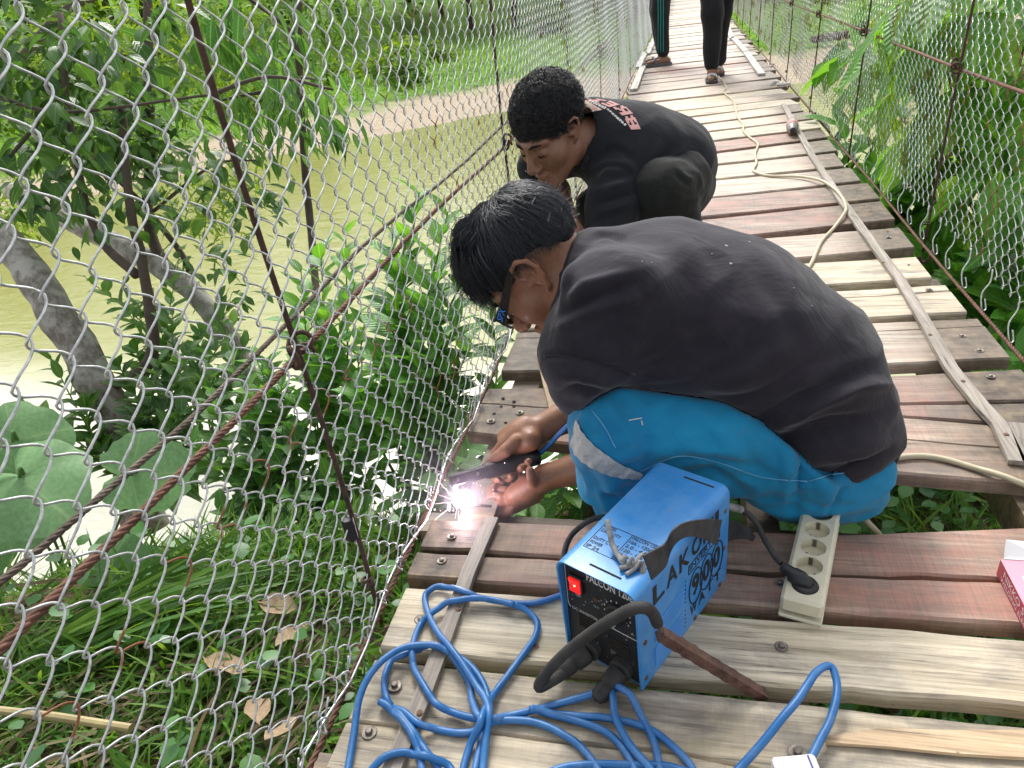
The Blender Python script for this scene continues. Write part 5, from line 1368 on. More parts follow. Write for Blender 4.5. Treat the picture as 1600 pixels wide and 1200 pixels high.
for (a, b, r_) in ((1135, 384, .0032), (1171, 378, .0022), (1112, 397, .0014), (1142, 412, .0026), (1018, 410, .0012), (1003, 409, .0013), (1268, 478, .0016), (1240, 450, .0014)):
    h_, n_ = hitS(a, b, .0004)
    if h_ is not None: MB().lathe(h_, n_, [(r_, 0), (r_ * .6, .0007)], 7).build('paint_speck', M_SPK, ts)
sm = [hitS(p.x, p.y, .0006)[0] for p in catmull([(850, 557, 0), (880, 556, 0), (915, 561, 0), (955, 571, 0), (992, 584, 0)], 7)]; sm = [p for p in sm if p is not None]
if len(sm) > 3: MB().tube(sm, .0016, 5).build('sleeve_seam', M_SHIRT, ts, smooth='all')

# trousers
T = Solid()
T.chain([at(1255, 706, 1.105), at(1110, 674, 1.085), at(966, 664, 1.045)], [.104, .101, .086], .03)
T.chain([at(966, 664, 1.045), at(962, 738, 1.075), at(985, 800, 1.10), Vector((0.03, 1.12, -0.07))], [.083, .072, .060, .05], .025)
T.chain([at(1250, 690, 1.30), at(1110, 660, 1.33), at(985, 640, 1.36)], [.10, .09, .07], .03)
T.chain([at(985, 640, 1.36), Vector((0.05, 1.30, 0.07))], [.07, .055], .025)
T.ell(at(1282, 692, 1.2), (.108, .165, .112), None, .05)
T.cone(at(1240, 765, 1.08), at(1326, 746, 1.11), .055, .064, .05)
V, F = T.mesh(0.0055, smooth=3)
V = folds(V, F, [
    ([(1010, 735), (1080, 715), (1150, 725), (1230, 745)], -.004, 8), ([(1215, 690), (1230, 720), (1225, 790)], .006, 8), ([(1240, 690), (1250, 730), (1245, 800)], -.007, 8), ([(1262, 720), (1290, 760), (1290, 805)], .007, 9),
    ([(1320, 760), (1300, 785), (1290, 806)], -.006, 7), ([(930, 625), (960, 650), (1000, 720)], .004, 12), ([(985, 640), (1010, 690), (1010, 740)], -.004, 10), ([(1120, 640), (1130, 690), (1180, 740)], .004, 12),
    ([(915, 725), (940, 765), (990, 800)], -.005, 8), ([(925, 745), (950, 790), (980, 815)], .005, 8), ([(1000, 735), (960, 760), (930, 770)], .004, 9), ([(1040, 745), (1110, 742), (1170, 775)], -.006, 8)])
V = ripple(V, F, .006, 10, 8); V = creases(V, F, .016, 8, 2, (.8, .8, 1.7)); V = creases(V, F, .009, 19, 5, (1.2, .7, 1.4))
g = NG('bright blue work cloth'); v = g.coord('Object')
c = g.ramp(g.noise(v, 6, 6, .6), [(.3, (.003, .145, .295)), (.7, (.006, .245, .455))])
c = g.mix(g.ramp(g.noise(v, 26, 6, .7), [(.58, 0.0), (.8, .35)]), c, (.10, .18, .26)); c = g.mix(.4, c, g.ramp(g.noise(v, 800, 2), [(.3, (.75, .75, .75)), (.7, (1.15, 1.15, 1.15))]), 'MULTIPLY')
g.color(c); g.set(Roughness=.8); g.b.inputs['Sheen Weight'].default_value = .15; g.b.inputs['Specular IOR Level'].default_value = .3
g.normal(g.bump(g.noise(v, 500, 2), .2, .0008, g.bump(g.noise(v, 12, 4, .5, .8), .4, .018)))
M_BLUE = g.m
V = hem_shift(V, F, -.030, .004)
tr_ = obj_np('trousers', V, F, M_BLUE, W_, True)
# stitched seam along the outer thigh
def on_mesh(V, F):
    from mathutils.bvhtree import BVHTree
    bv = BVHTree.FromPolygons([tuple(v) for v in V], [tuple(int(i) for i in f) for f in F]); 
    def hit(px, py, off=.001):
        r = Vector(ray(px, py)).normalized(); h = bv.ray_cast(Vector((0, 0, CAMH)), r)
        return (h[0] + h[1] * off, h[1]) if h[0] is not None else (None, None)
    return hit
hitT = on_mesh(V, F)
# grey-white band sewn round the leg below the knee
M_BAND = cloth_mat('dirty white band', (.40, .40, .385), (.56, .56, .54), dust=.5, dustcol=(.24, .23, .21), wrinkle=.6, wscale=45)
up_ = catmull([(903, 655, 0), (910, 672, 0), (924, 690, 0), (942, 705, 0), (962, 719, 0), (985, 731, 0), (1003, 739, 0)], 5); lo_ = catmull([(893, 690, 0), (899, 708, 0), (914, 722, 0), (934, 734, 0), (955, 742, 0), (978, 746, 0), (1000, 747, 0)], 5)
Vb, Fb, ok = [], [], []
for i, (a, b) in enumerate(zip(up_, lo_)):
    for k in range(6):
        p_ = a.lerp(b, k / 5.0); h_, n_ = hitT(p_.x, p_.y, .0032 + .0012 * math.sin(i * 1.7 + k)); ok.append(h_ is not None); Vb.append(h_ if h_ is not None else Vector((0, 0, 0)))
for i in range(len(up_) - 1):
    for k in range(5):
        q = (i * 6 + k, i * 6 + k + 1, (i + 1) * 6 + k + 1, (i + 1) * 6 + k)
        if all(ok[t] for t in q) and max((Vb[q[0]] - Vb[q[t]]).length for t in (1, 2, 3)) < .05: Fb.append(q)
us = sorted(set(t for q in Fb for t in q)); rm = {t: i for i, t in enumerate(us)}
MB().add([Vb[t] for t in us], [tuple(rm[t] for t in q) for q in Fb]).build('leg_band', M_BAND, W_, smooth='all')
for pts in ([(1000, 736), (1060, 712), (1120, 722), (1190, 745), (1262, 752)], [(925, 640), (945, 668), (962, 700)], [(1262, 752), (1300, 742), (1340, 738)]):
    q = [hitT(p.x, p.y, .0012)[0] for p in catmull([(a[0], a[1], 0) for a in pts], 9)]; q = [p for p in q if p is not None]
    if len(q) > 3: MB().tube(q, .0013, 4).build('seam', plain('light blue thread', (.10, .34, .55), .8), W_, smooth='all')

for pts in ([(982, 657), (992, 655), (1003, 653)], [(1002, 657), (1004, 664)]):
    q = [hitT(a, b, .0006)[0] for a, b in pts]; q = [p for p in q if p is not None]
    if len(q) > 1: MB().tube(q, .0011, 4).build('paint_scuff', plain('white scuff', (.6, .62, .62), .8), tr_)
# straight mop of hair falling forward from the crown
pole = PW(-.055, .012, .118)
def skull(a, b, c, t):   # point on the skull ellipsoid in direction
    d = Vector((a, b, c)).normalized(); return d
def hair_mop():
    rnd = np.random.default_rng(5); paths = []
    cen = PW(-.020, 0, .040)
    def loc(p): q = (p - cen); return Vector((q.dot(fw), q.dot(lw), q.dot(uw)))
    rad = Vector((.099, .079, .092))
    pl = Vector((-.40, .10, .92)).normalized()
    n = 0
    while n < 11000:
        d = Vector(rnd.normal(size=3)).normalized()
        # hair region: everything above a hairline
        if d.x > .34 and d.z < .40: continue
        if d.z < -.42: continue
        if d.z < .02 and d.x > -.45: continue
        if d.x > -.42 and d.z < .34 and abs(d.y) > .45: continue
        if d.x > .15 and d.z < .42 and abs(d.y) > .35: continue
        n += 1
        away = (d - pl * d.dot(pl)); away = away.normalized() if away.length > .05 else Vector((1, 0, 0))
        side_down = d.z < .10 or (abs(d.y) > .62 and d.z < .62)
        L = (.014 if d.z < .30 else .030) if side_down else .105 + .035 * rnd.random()
        if d.x < -.55: L = .03 if d.z < .2 else .075
        if d.x > .1 and d.z > .3 and abs(d.y) < .7: L = .06 + .075 * rnd.random()
        if abs(d.y) > .5 and d.z < .7 and d.x > -.5: L = min(L, .045)
        base = Vector((d.x * rad.x, d.y * rad.y, d.z * rad.z)) * 1.005
        lift = (.010 if d.x < -.05 else .020) * (0.45 + .55 * max(0, d.z + .2)) if not side_down else .005
        lift *= .4 + 1.3 * rnd.random()
        swirl = pl.cross(away) * .35 * (rnd.random() - .35)
        jit = Vector(rnd.normal(size=3)) * .42 + Vector((mnoise.noise(d * 4 + Vector((3, 0, 0))), mnoise.noise(d * 4 + Vector((0, 7, 0))), mnoise.noise(d * 4 + Vector((0, 0, 5))))) * 1.9
        dirv = (away + swirl + jit * .6 + (Vector((.55, 0, 0)) if d.x > -.1 else Vector((0, 0, 0))) ).normalized()
        p = base.copy(); pth = []; K = 7; cur = d * .9 + dirv * .5
        cl = mnoise.noise(d * 5.0) * .3
        for k in range(K):
            pth.append(cen + fw * p.x + lw * p.y + uw * p.z)
            t = k / (K - 1)
            nn = Vector((p.x / rad.x ** 2, p.y / rad.y ** 2, p.z / rad.z ** 2)).normalized()
            tang = (dirv - nn * dirv.dot(nn)); tang = tang.normalized() if tang.length > .02 else dirv
            hgt = math.sqrt((p.x / rad.x) ** 2 + (p.y / rad.y) ** 2 + (p.z / rad.z) ** 2) - 1
            up = max(-.6, (lift * (1 + cl) - hgt * .09) / .016)
            grav = Vector((fw.z * 0, 0, 0))
            wdown = Vector((fw.dot(Vector((0, 0, -1))), lw.dot(Vector((0, 0, -1))), uw.dot(Vector((0, 0, -1)))))
            p = p + (tang + nn * .8 * up + wdown * (.55 * t if d.x > .05 else .15 * t)).normalized() * (L / (K - 1))
            q = math.sqrt((p.x / rad.x) ** 2 + (p.y / rad.y) ** 2 + (p.z / rad.z) ** 2)
            if q < 1.03: p = p * (1.03 / q)
        paths.append(pth)
    return np.array([[tuple(q) for q in pth] for pth in paths])
Hs = Solid(); Mw = Matrix((fw, lw, uw)).transposed()
Hs.ell(PW(-.022, 0, .046), (.104, .083, .094), Mw, .02)
Hs.cone(PW(.135, .06, -.01), PW(.135, -.06, -.01), .08, .08, .01, -1)
Hs.cone(PW(.045, .12, -.045), PW(.045, -.12, -.045), .062, .062, .01, -1)
Hs.cone(PW(-.018, .12, -.030), PW(-.018, -.12, -.030), .060, .060, .01, -1)
V, F = Hs.mesh(.005, smooth=2)
hb = obj_np('hair', V, F, M_HAIRB, W_, True)
tubes_np('strands', hair_mop(), .00075, M_HAIR, hb, 3, kind='stuff')

# ================================================================== THE ASSISTANT
A = empty('person', (0.02, 2.1, 0.0), 'person with short curly hair squatting behind the welder, printed black long-sleeved shirt, watching the spark', 'person')
fa, la, ua = basis3((-0.47, -0.72, -0.44), (-0.08, -0.10, 1.0))
CA = at(858, 206, 1.93)
B = Solid(); PA = head(B, CA, fa, la, ua, .98)
YA = 2.05
nk = at(932, 226, 2.03)
B.cone(PA(-.03, 0, -.05), nk, .056, .064, .03)
B.chain([nk, at(980, 240, 2.08), at(1030, 260, 2.13), at(1050, 290, 2.18)], [.065, .085, .085, .08], .04)
elR = at(868, 300, 2.02); wrR = at(893, 365, 1.80)
B.chain([at(880, 235, 2.08), at(838, 262, 2.03), elR, wrR], [.05, .043, .040, .028], .02)
B.cone(wrR, at(880, 392, 1.70), .030, .024, .02)
for q in (-12, -4, 4, 12): finger(B, [at(880 + q, 390, 1.71), at(872 + q, 405, 1.66), at(868 + q, 414, 1.65)], .0095, .0075)
elL = at(945, 385, 1.83); wrL = at(880, 440, 1.66)
B.chain([at(960, 262, 1.97), elL, wrL], [.05, .042, .027], .02); B.cone(wrL, at(862, 452, 1.60), .03, .024, .02)
for q in (-10, -3, 4, 11): finger(B, [at(862 + q, 450, 1.61), at(852 + q, 462, 1.57), at(850 + q, 470, 1.56)], .0095, .0075)
for (hp, kn, an, toe) in ((at(1062, 287, 2.12), at(1035, 300, 1.93), Vector((0.05, 1.99, 0.07)), Vector((-0.03, 1.85, 0.025))), (at(1050, 285, 2.28), at(935, 330, 2.05), Vector((-0.12, 2.26, 0.07)), Vector((-0.22, 2.14, 0.025)))):
    B.chain([hp, kn, an], [.08, .05, .035], .02); B.cone(an - Vector((0, 0, .03)), toe, .03, .022, .02)
V, F = B.mesh(0.0035, smooth=2)
obj_np('body', V, F, M_SKIN2, A, True)
S = Solid()
S.chain([at(936, 228, YA), at(985, 240, 2.08), at(1030, 250, 2.12), at(1048, 268, 2.17)], [.082, .116, .114, .102], .05, scale=np.array([1.25, 1.25, 1]), c=at(1010, 250, 2.1))
S.chain([at(968, 262, 1.99), at(958, 320, 1.90), at(945, 385, 1.83), at(905, 420, 1.72)], [.082, .066, .058, .045], .04)
S.chain([at(880, 238, 2.10), at(842, 262, 2.04), at(846, 272, 2.03)], [.075, .055, .052], .03)
S.chain([at(922, 196, 2.02), at(950, 215, 2.05), at(985, 225, 2.09)], [.070, .092, .108], .04)
S.cone(at(893, 200, 1.97), at(912, 206, 2.0), .058, .060, .010, -1)
V, F = S.mesh(.0065, smooth=3)
V = folds(V, F, [([(925, 265), (955, 255), (985, 262), (1000, 290)], .006, 6), ([(930, 250), (960, 232), (985, 245)], -.007, 6), ([(940, 285), (950, 270), (975, 268)], .008, 6), ([(925, 300), (960, 292), (990, 280)], .006, 6), ([(930, 318), (960, 310), (995, 300)], -.006, 5), ([(930, 335), (965, 325), (990, 315)], .006, 6),
                 ([(1030, 225), (1020, 245), (1010, 262)], .005, 5), ([(1050, 228), (1035, 250), (1025, 262)], -.005, 5), ([(1065, 235), (1050, 250), (1045, 260)], .005, 5)], 1.3)
V = creases(V, F, .008, 8, 9)
M_BLACK = cloth_mat('black jersey', (.010, .0105, .013), (.018, .019, .023), dust=.15, dustcol=(.04, .04, .045), sheen=.12)
shA = obj_np('shirt', V, F, M_BLACK, A, True)
hitA = on_mesh(V, F)
# print on the back of the shirt: pink block letters and white script over a light patch
M_PINK = plain('faded pink print', (.62, .33, .31), .8, var=.15); M_WHITEP = plain('white print', (.66, .63, .60), .8, var=.1)
def decal(name, parts, quad, hit, mat, parent, off=.0015):
    """flat print laid onto cloth; parts = (V,F) in a unit square; quad = its four corners as seen from the near end"""
    q = [np.array(p, float) for p in quad]; me = MB()
    for Vp, Fp in parts:
        pts = []
        for v in Vp:
            x, y_ = v[0], v[1]; s = (1 - y_) * ((1 - x) * q[0] + x * q[1]) + y_ * ((1 - x) * q[3] + x * q[2])
            h, n_ = hit(s[0], s[1], off); pts.append(h)
        for f in Fp:
            if all(pts[i] is not None for i in f): me.add([pts[i] for i in f], [tuple(range(len(f)))])
    if me.f: return me.build(name, mat, parent)
def grid_sheet(n, m, keep=None):
    V = [(i / n, j / m, 0) for j in range(m + 1) for i in range(n + 1)]
    F = [(j * (n + 1) + i, j * (n + 1) + i + 1, (j + 1) * (n + 1) + i + 1, (j + 1) * (n + 1) + i) for j in range(m) for i in range(n) if keep is None or keep((i + .5) / n, (j + .5) / m)]
    return V, F
def block_letter(rows):
    h = len(rows); wd = len(rows[0]); return grid_sheet(wd, h, lambda x, y_: rows[h - 1 - int(y_ * h)][int(x * wd)] == '#')
LET = {'B': ["#####.", "##.###", "##..##", "#####.", "#####.", "##..##", "##.###", "#####."], 'E': ["######", "######", "##....", "#####.", "#####.", "##....", "######", "######"], 'R': ["#####.", "##..##", "##..##", "#####.", "####..", "##.##.", "##..##", "##..##"], 'I': ["######", "######", "..##..", "..##..", "..##..", "..##..", "######", "######"]}
for ch, quad in (('B', [(986, 203), (974, 183), (990, 180), (1001, 202)]), ('R', [(972, 181), (957, 168), (975, 165), (989, 178)]), ('E', [(952, 168), (938, 162), (953, 158), (968, 164)]), ('I', [(934, 161), (916, 155), (934, 155), (948, 158)])):
    decal('print_letter', [block_letter(LET[ch])], quad, hitA, M_PINK, shA)
decal('print_script', [grid_sheet(26, 3, lambda x, y_: math.sin(x * 47) + math.sin(x * 91 + y_ * 5) > -.55)], [(976, 197), (947, 171), (950, 170), (979, 195)], hitA, M_WHITEP, shA)
decal('print_script', [grid_sheet(24, 4, lambda x, y_: math.sin(x * 41) + math.sin(x * 77 + y_ * 6) > -.6)], [(944, 171), (918, 158), (923, 157), (948, 168)], hitA, M_WHITEP, shA)
g = NG('faded patch print'); v = g.coord('Object'); g.color(g.ramp(g.noise(v, 60, 4), [(.3, (.70, .66, .58)), (.45, (.62, .30, .28)), (.6, (.72, .70, .52)), (.7, (.55, .28, .27))])); g.set(Roughness=.8)
decal('print_patch', [grid_sheet(16, 8, lambda x, y_: not (x > .85 and (y_ * 4 % 1) > .6))], [(914, 177), (894, 154), (912, 155), (941, 172)], hitA, g.m, shA)
# collar rib
cpts = [hitA(*p)[0] for p in [(902, 173), (908, 186), (916, 204), (920, 224), (918, 246), (912, 262)]]; cpts = [c for c in cpts if c is not None]
if len(cpts) > 3: MB().tube(catmull(cpts, 5), .006, 7).build('collar', M_BLACK, shA, smooth='all')
# trousers of the assistant
T = Solid()
T.chain([at(1062, 286, 2.12), at(1055, 285, 2.02), at(1036, 296, 1.93)], [.094, .090, .080], .03)
T.chain([at(1035, 298, 1.93), at(1045, 330, 1.94), Vector((0.05, 1.98, 0.10))], [.080, .070, .055], .025)
T.chain([at(1048, 285, 2.26), at(1000, 305, 2.15), at(938, 330, 2.06)], [.10, .085, .072], .03); T.chain([at(938, 330, 2.06), Vector((-0.12, 2.24, 0.10))], [.07, .055], .025)
T.ell(at(1052, 288, 2.19), (.115, .13, .10), None, .05)
V, F = T.mesh(.0065, smooth=3)
V = folds(V, F, [([(1060, 262), (1070, 275), (1085, 285)], .006, 4), ([(1055, 270), (1065, 282), (1078, 292)], -.006, 4), ([(1075, 262), (1090, 275), (1098, 300)], .006, 5), ([(1062, 300), (1085, 305), (1105, 300)], -.006, 4), ([(1010, 298), (1035, 303), (1060, 300)], .002, 3), ([(1078, 315), (1090, 310), (1108, 292)], .006, 4)], .8)
V = creases(V, F, .012, 11, 6)
obj_np('trousers', V, F, cloth_mat('dark olive black cloth', (.011, .012, .011), (.022, .023, .021), dust=.4, dustcol=(.05, .05, .042), sheen=.1), A, True)
# pale slipper peeping out behind the knee
p = at(1086, 353, 1.99); MB().box((p.x, p.y, 0.02), (.05, .13, .035), None, 0, .01).build('slipper', plain('grey foam', (.34, .36, .36), .7), A, smooth=True)
# curly hair
Hs = Solid(); Ma = Matrix((fa, la, ua)).transposed()
Hs.ell(PA(-.024, 0, .050), (.100, .079, .088), Ma, .02)
Hs.cone(PA(.150, .06, -.005), PA(.150, -.06, -.005), .083, .083, .01, -1)
Hs.cone(PA(.04, .12, -.050), PA(.04, -.12, -.050), .068, .068, .01, -1); Hs.cone(PA(-.03, .12, -.06), PA(-.03, -.12, -.06), .050, .050, .01, -1)
V, F = Hs.mesh(.0045, smooth=1); V = ripple(V, F, .0035, 55, 2)
hb = obj_np('hair', V, F, M_HAIRB, A, True)
N = vnormals(V, F); rnd = np.random.default_rng(9); cur = []
pick = rnd.choice(len(V), min(len(V), 4200), replace=False)
for i in pick:
    p = V[i]; n_ = N[i]; q = Vector(p) - PA(-.024, 0, .052)
    if n_ @ n_ < .5 or (q.dot(ua) < -.03 and rnd.random() < .8): continue
    t1 = np.cross(n_, rnd.normal(size=3)); t1 /= np.linalg.norm(t1); t2 = np.cross(n_, t1); r_ = .0042 + .0034 * rnd.random(); ph = rnd.random() * 6
    cur.append([p + n_ * (-.001 + .0016 * k) + r_ * (math.cos(ph + k * 1.25) * t1 + math.sin(ph + k * 1.25) * t2) + t1 * .001 * k for k in range(10)])
tubes_np('curls', np.array(cur), .0019, M_HAIRC, hb, 3, kind='stuff')
# brows and lashes
for (PP, par, sd, s) in ((PA, A, 1, .98), (PA, A, -1, .98), (PW, W_, 1, 1.0)):
    m = MB(); m.tube([PP(.0965, .012 * sd, .020), PP(.094, .026 * sd, .0265), PP(.082, .046 * sd, .024)], [.0022, .0036, .0014], 6); m.build('eyebrow', M_HAIRB, par, smooth='all')
    m = MB(); m.tube([PP(.0855, .020 * sd, -.0085), PP(.0895, .033 * sd, -.0105), PP(.080, .047 * sd, -.008)], [.0012, .0022, .0012], 5); m.build('eyelash', M_HAIRB, par, smooth='all')

# ================================================================== THE TWO PEOPLE STANDING FURTHER ALONG
def stander(base, face, label, trou, stripes=None, slipper=(.06, .065, .07), strap=None, walk=0.0, shirt=(.05, .05, .055), wide=.095):
    """standing figure; face = direction it looks (unit, in plan)"""
    base = Vector(base); f = Vector((face[0], face[1], 0)).normalized(); l = Vector((0, 0, 1)).cross(f); z = Vector((0, 0, 1))
    r = empty('person', base, label, 'person')
    def Q(a, b, c): return base + f * a + l * b + z * c
    Bs = Solid(); P3 = head(Bs, Q(.03, 0, 1.58), f, l, z, 1.0)
    Bs.cone(Q(.0, 0, 1.50), Q(-.01, 0, 1.40), .055, .06, .03)
    Bs.chain([Q(-.01, 0, 1.36), Q(0, 0, 1.15), Q(0, 0, .95)], [.10, .10, .10], .04, scale=np.array([1.25, 1.25, 1]), c=base)
    T_ = Solid(); T_.ell(Q(0, 0, .93), (.14, .15, .14), None, .05); feet = []
    for q, st in ((1, walk), (-1, -walk)):
        hp, kn, an = Q(0, min(.09, wide + .03) * q, .9), Q(st * .5 + .03, wide * q, .50), Q(st, wide * q, .09)
        Bs.chain([hp, kn, an], [.08, .052, .036], .02); toe = Q(st + .15, (wide + .012) * q, .032); Bs.cone(Q(st - .045, wide * q, .04), toe, .032, .022, .02); Bs.ball(an - z * .035, .034, .02)
        T_.chain([hp, kn, Q(st * .95, wide * q, .13)], [.118, .088, .062], .03); feet.append((Q(st, wide * q, 0), q))
        sh, el, wr = Q(-.01, .19 * q, 1.38), Q(-.03, .25 * q, 1.10), Q(.06, .25 * q, .86)
        Bs.chain([sh, el, wr], [.05, .042, .027], .02); Bs.cone(wr, Q(.08, .25 * q, .78), .03, .028, .015)
        for k in range(4): finger(Bs, [Q(.06 + .018 * k, .25 * q, .79), Q(.065 + .018 * k, .248 * q, .73), Q(.07 + .016 * k, .240 * q, .695)], .009, .0075)
        finger(Bs, [Q(.10, .245 * q, .82), Q(.125, .235 * q, .78), Q(.128, .23 * q, .75)], .011, .009)
    V, F = Bs.mesh(.0075, smooth=2); obj_np('body', V, F, M_SKIN2, r, True)
    V, F = T_.mesh(.010, smooth=2); V = ripple(V, F, .012, 9, 4, (1, 1, .6)); tt = obj_np('trousers', V, F, trou, r, True)
    Sh = Solid(); Sh.chain([Q(-.01, 0, 1.36), Q(0, 0, 1.15), Q(0, 0, .92)], [.125, .125, .128], .04, scale=np.array([1.3, 1.3, 1]), c=base)
    for q in (1, -1): Sh.chain([Q(-.01, .17 * q, 1.39), Q(-.03, .25 * q, 1.14)], [.075, .062], .04)
    V2, F2 = Sh.mesh(.011, smooth=2); obj_np('shirt', V2, F2, plain('plain shirt', shirt, .9), r, True)
    Hh = Solid(); Mh = Matrix((f, l, z)).transposed(); Hh.ell(P3(-.022, 0, .05), (.104, .083, .092), Mh, .02); Hh.cone(P3(.14, .07, -.01), P3(.14, -.07, -.01), .082, .082, .01, -1); Hh.cone(P3(.02, .12, -.05), P3(.02, -.12, -.05), .06, .06, .01, -1)
    V3, F3 = Hh.mesh(.008, smooth=1); obj_np('hair', V3, F3, M_HAIRB, r, True)
    msl = plain('foam slipper', slipper, .7)
    for (fp, q) in feet:
        m = MB(); prof = [(-.085, .034), (-.05, .042), (.02, .042), (.09, .050), (.155, .046), (.185, .025)]
        V4 = []; 
        for (a, hw) in prof:
            for zz in (0.002, .022): V4 += [fp + f * a - l * hw + z * zz, fp + f * a + l * hw + z * zz]
        F4 = []
        for i in range(len(prof) - 1):
            b0, b1 = i * 4, i * 4 + 4
            F4 += [(b0, b0 + 1, b1 + 1, b1), (b0 + 2, b1 + 2, b1 + 3, b0 + 3), (b0, b1, b1 + 2, b0 + 2), (b0 + 1, b0 + 3, b1 + 3, b1 + 1)]
        e = (len(prof) - 1) * 4; F4 += [(0, 2, 3, 1), (e, e + 1, e + 3, e + 2)]
        m.add(V4, F4); so = m.build('slipper', msl, r, smooth=35)
        m = MB(); m.tube([fp + f * .07 - l * .047 + z * .018, fp + f * .085 - l * .03 + z * .055, fp + f * .09 + z * .066, fp + f * .085 + l * .03 + z * .055, fp + f * .07 + l * .047 + z * .018], .012 if strap is None else .010, 7); m.build('strap', plain('slipper strap', strap or slipper, .6), so, smooth='all')
    if stripes:
        from mathutils.bvhtree import BVHTree
        bv = BVHTree.FromPolygons([tuple(v) for v in V], [tuple(int(i) for i in q) for q in F])
        for q in (1, -1):
            for dx in (-.024, 0, .024):
                pts = []
                for zz in np.linspace(.13, .98, 22):
                    st = walk * q; ln = wide * q; src = Q(st * (1 - zz) + dx + (.03 if zz < .7 else 0), ln + .4 * q, zz); h = bv.ray_cast(src, -l * q)
                    if h[0] is not None: pts.append(h[0] + h[1] * .001)
                if len(pts) > 4: MB().tube(pts, .0048, 5).build('stripe', stripes, tt, smooth='all')
    return r
M_TRACK = cloth_mat('dark track cloth', (.010, .011, .015), (.022, .023, .030), sheen=.1)
M_BLKT = cloth_mat('matt black trousers', (.008, .008, .010), (.018, .018, .021), sheen=.1)
stander((-0.225, 8.15, 0.0), (-1.0, -0.12), 'person further along in dark track trousers with green side stripes and grey slippers', M_TRACK, plain('green stripe', (.01, .26, .22), .6), (.10, .11, .13))
stander((0.25, 6.80, 0.0), (0.0, -1.0), 'person in plain black trousers and sandals walking towards the camera on the planks', M_BLKT, None, (.035, .03, .028), (.62, .60, .58), walk=-0.20, wide=.035)
# ================================================================== WELDING MACHINE
def painted(name, lo, hi, rough=.38, scr=(.3, .33, .36), amount=.5, spec=.5):
    g = NG(name); v = g.coord('Object')
    c = g.ramp(g.noise(v, 9, 5), [(.3, lo), (.7, hi)])
    c = g.mix(g.ramp(g.noise(v, 55, 6, .7), [(.60, 0.0), (.70, amount)]), c, scr)
    c = g.mix(g.ramp(g.noise(g.coord('Object', (1, 1, 1)), 18, 6, .75), [(.45, 0.0), (.75, .45)]), c, [min(1, k * .7 + .14) for k in hi])
    g.color(c); g.set(Roughness=rough); g.b.inputs['Specular IOR Level'].default_value = spec
    g.normal(g.bump(g.noise(v, 300, 3), .08, .001)); return g.m
M_MBLUE = painted('sky blue sheet metal paint', (.035, .225, .58), (.060, .30, .68), .32, (.22, .25, .25), .45)
M_BLK = plain('black plastic', (.014, .014, .015), .5, var=.3)
M_RUBBER = plain('dusty black rubber', (.03, .028, .026), .75, var=.5, vscale=40)
def speckled():
    g = NG('black panel with grey spatter'); v = g.coord('Object')
    vo = g.n('ShaderNodeTexVoronoi'); g.l(v, vo.inputs['Vector']); vo.inputs['Scale'].default_value = 130; vo.inputs['Randomness'].default_value = 1
    n = g.noise(v, 30, 4)
    f = g.ramp(vo.outputs['Distance'], [(.15, 1.0), (.22, 0.0)]); f2 = g.ramp(n, [(.42, 0.0), (.55, 1.0)])
    c = g.mix(g.mix(1.0, f, f2, 'MULTIPLY'), (.013, .013, .014), (.30, .29, .27)); c = g.mix(g.ramp(g.noise(v, 12, 5), [(.5, 0), (.8, .25)]), c, (.12, .11, .10))
    g.color(c); g.set(Roughness=.5); return g.m
M_PANEL = speckled()
M_INK = plain('black print ink', (.012, .012, .013), .6, var=.1); M_WINK = plain('white print ink', (.62, .62, .60), .6, var=.15)
fo = Vector((-0.109, 0.696, 0.0)); mu = Vector((0.112, -0.060, 0)).normalized(); mv = Vector((0.060, 0.112, 0)).normalized(); mz = Vector((0, 0, 1))
mW, mL, mH = 0.129, 0.252, 0.188
def MQ(s, d, t): return fo + mu * ((s - .5) * mW) + mv * (d * mL) + mz * (t * mH)     # s across, d along, t up (0..1)
WM = empty('welding_machine', fo + mv * mL / 2, 'scuffed blue welding machine with black front panel, red switch and torn strap on the planks', 'welding machine')
# bent sheet cover: two sides and top in one, rounded shoulders
prof = [(-.5 * mW, 0.0)]; rr = .016
for k in range(7):
    a = PI - k / 6 * PI / 2; prof.append((-.5 * mW + rr + rr * math.cos(a), mH - rr + rr * math.sin(a)))
for k in range(7):
    a = PI / 2 - k / 6 * PI / 2; prof.append((.5 * mW - rr + rr * math.cos(a), mH - rr + rr * math.sin(a)))
prof.append((.5 * mW, 0.0))
inner = [(x * (1 - .0030 / abs(x)) if abs(x) > .003 else x, z if i in (0, len(prof) - 1) else z - .0015) for i, (x, z) in enumerate(prof)]
V, F = [], []; loop = prof + inner[::-1]; n = len(loop); rings = [(-.010, .0), (0.0, 0), (mL * .5, 0), (mL, 0), (mL + .006, 0)]
for (d, _) in rings:
    for (x, z) in loop:
        cut = 0
        if d < 0 and z < .03: cut = .006
        V.append(fo + mu * x + mv * (d + cut) + mz * z)
for i in range(len(rings) - 1):
    for k in range(n): F.append((i * n + k, (i + 1) * n + k, (i + 1) * n + (k + 1) % n, i * n + (k + 1) % n))
for e in (0, len(rings) - 1):
    for k in range(len(prof) - 1):
        q = (e * n + k, e * n + k + 1, e * n + n - 2 - k, e * n + n - 1 - k); F.append(q if e == 0 else tuple(reversed(q)))
MB().add(V, F).build('case', M_MBLUE, WM, smooth=35)
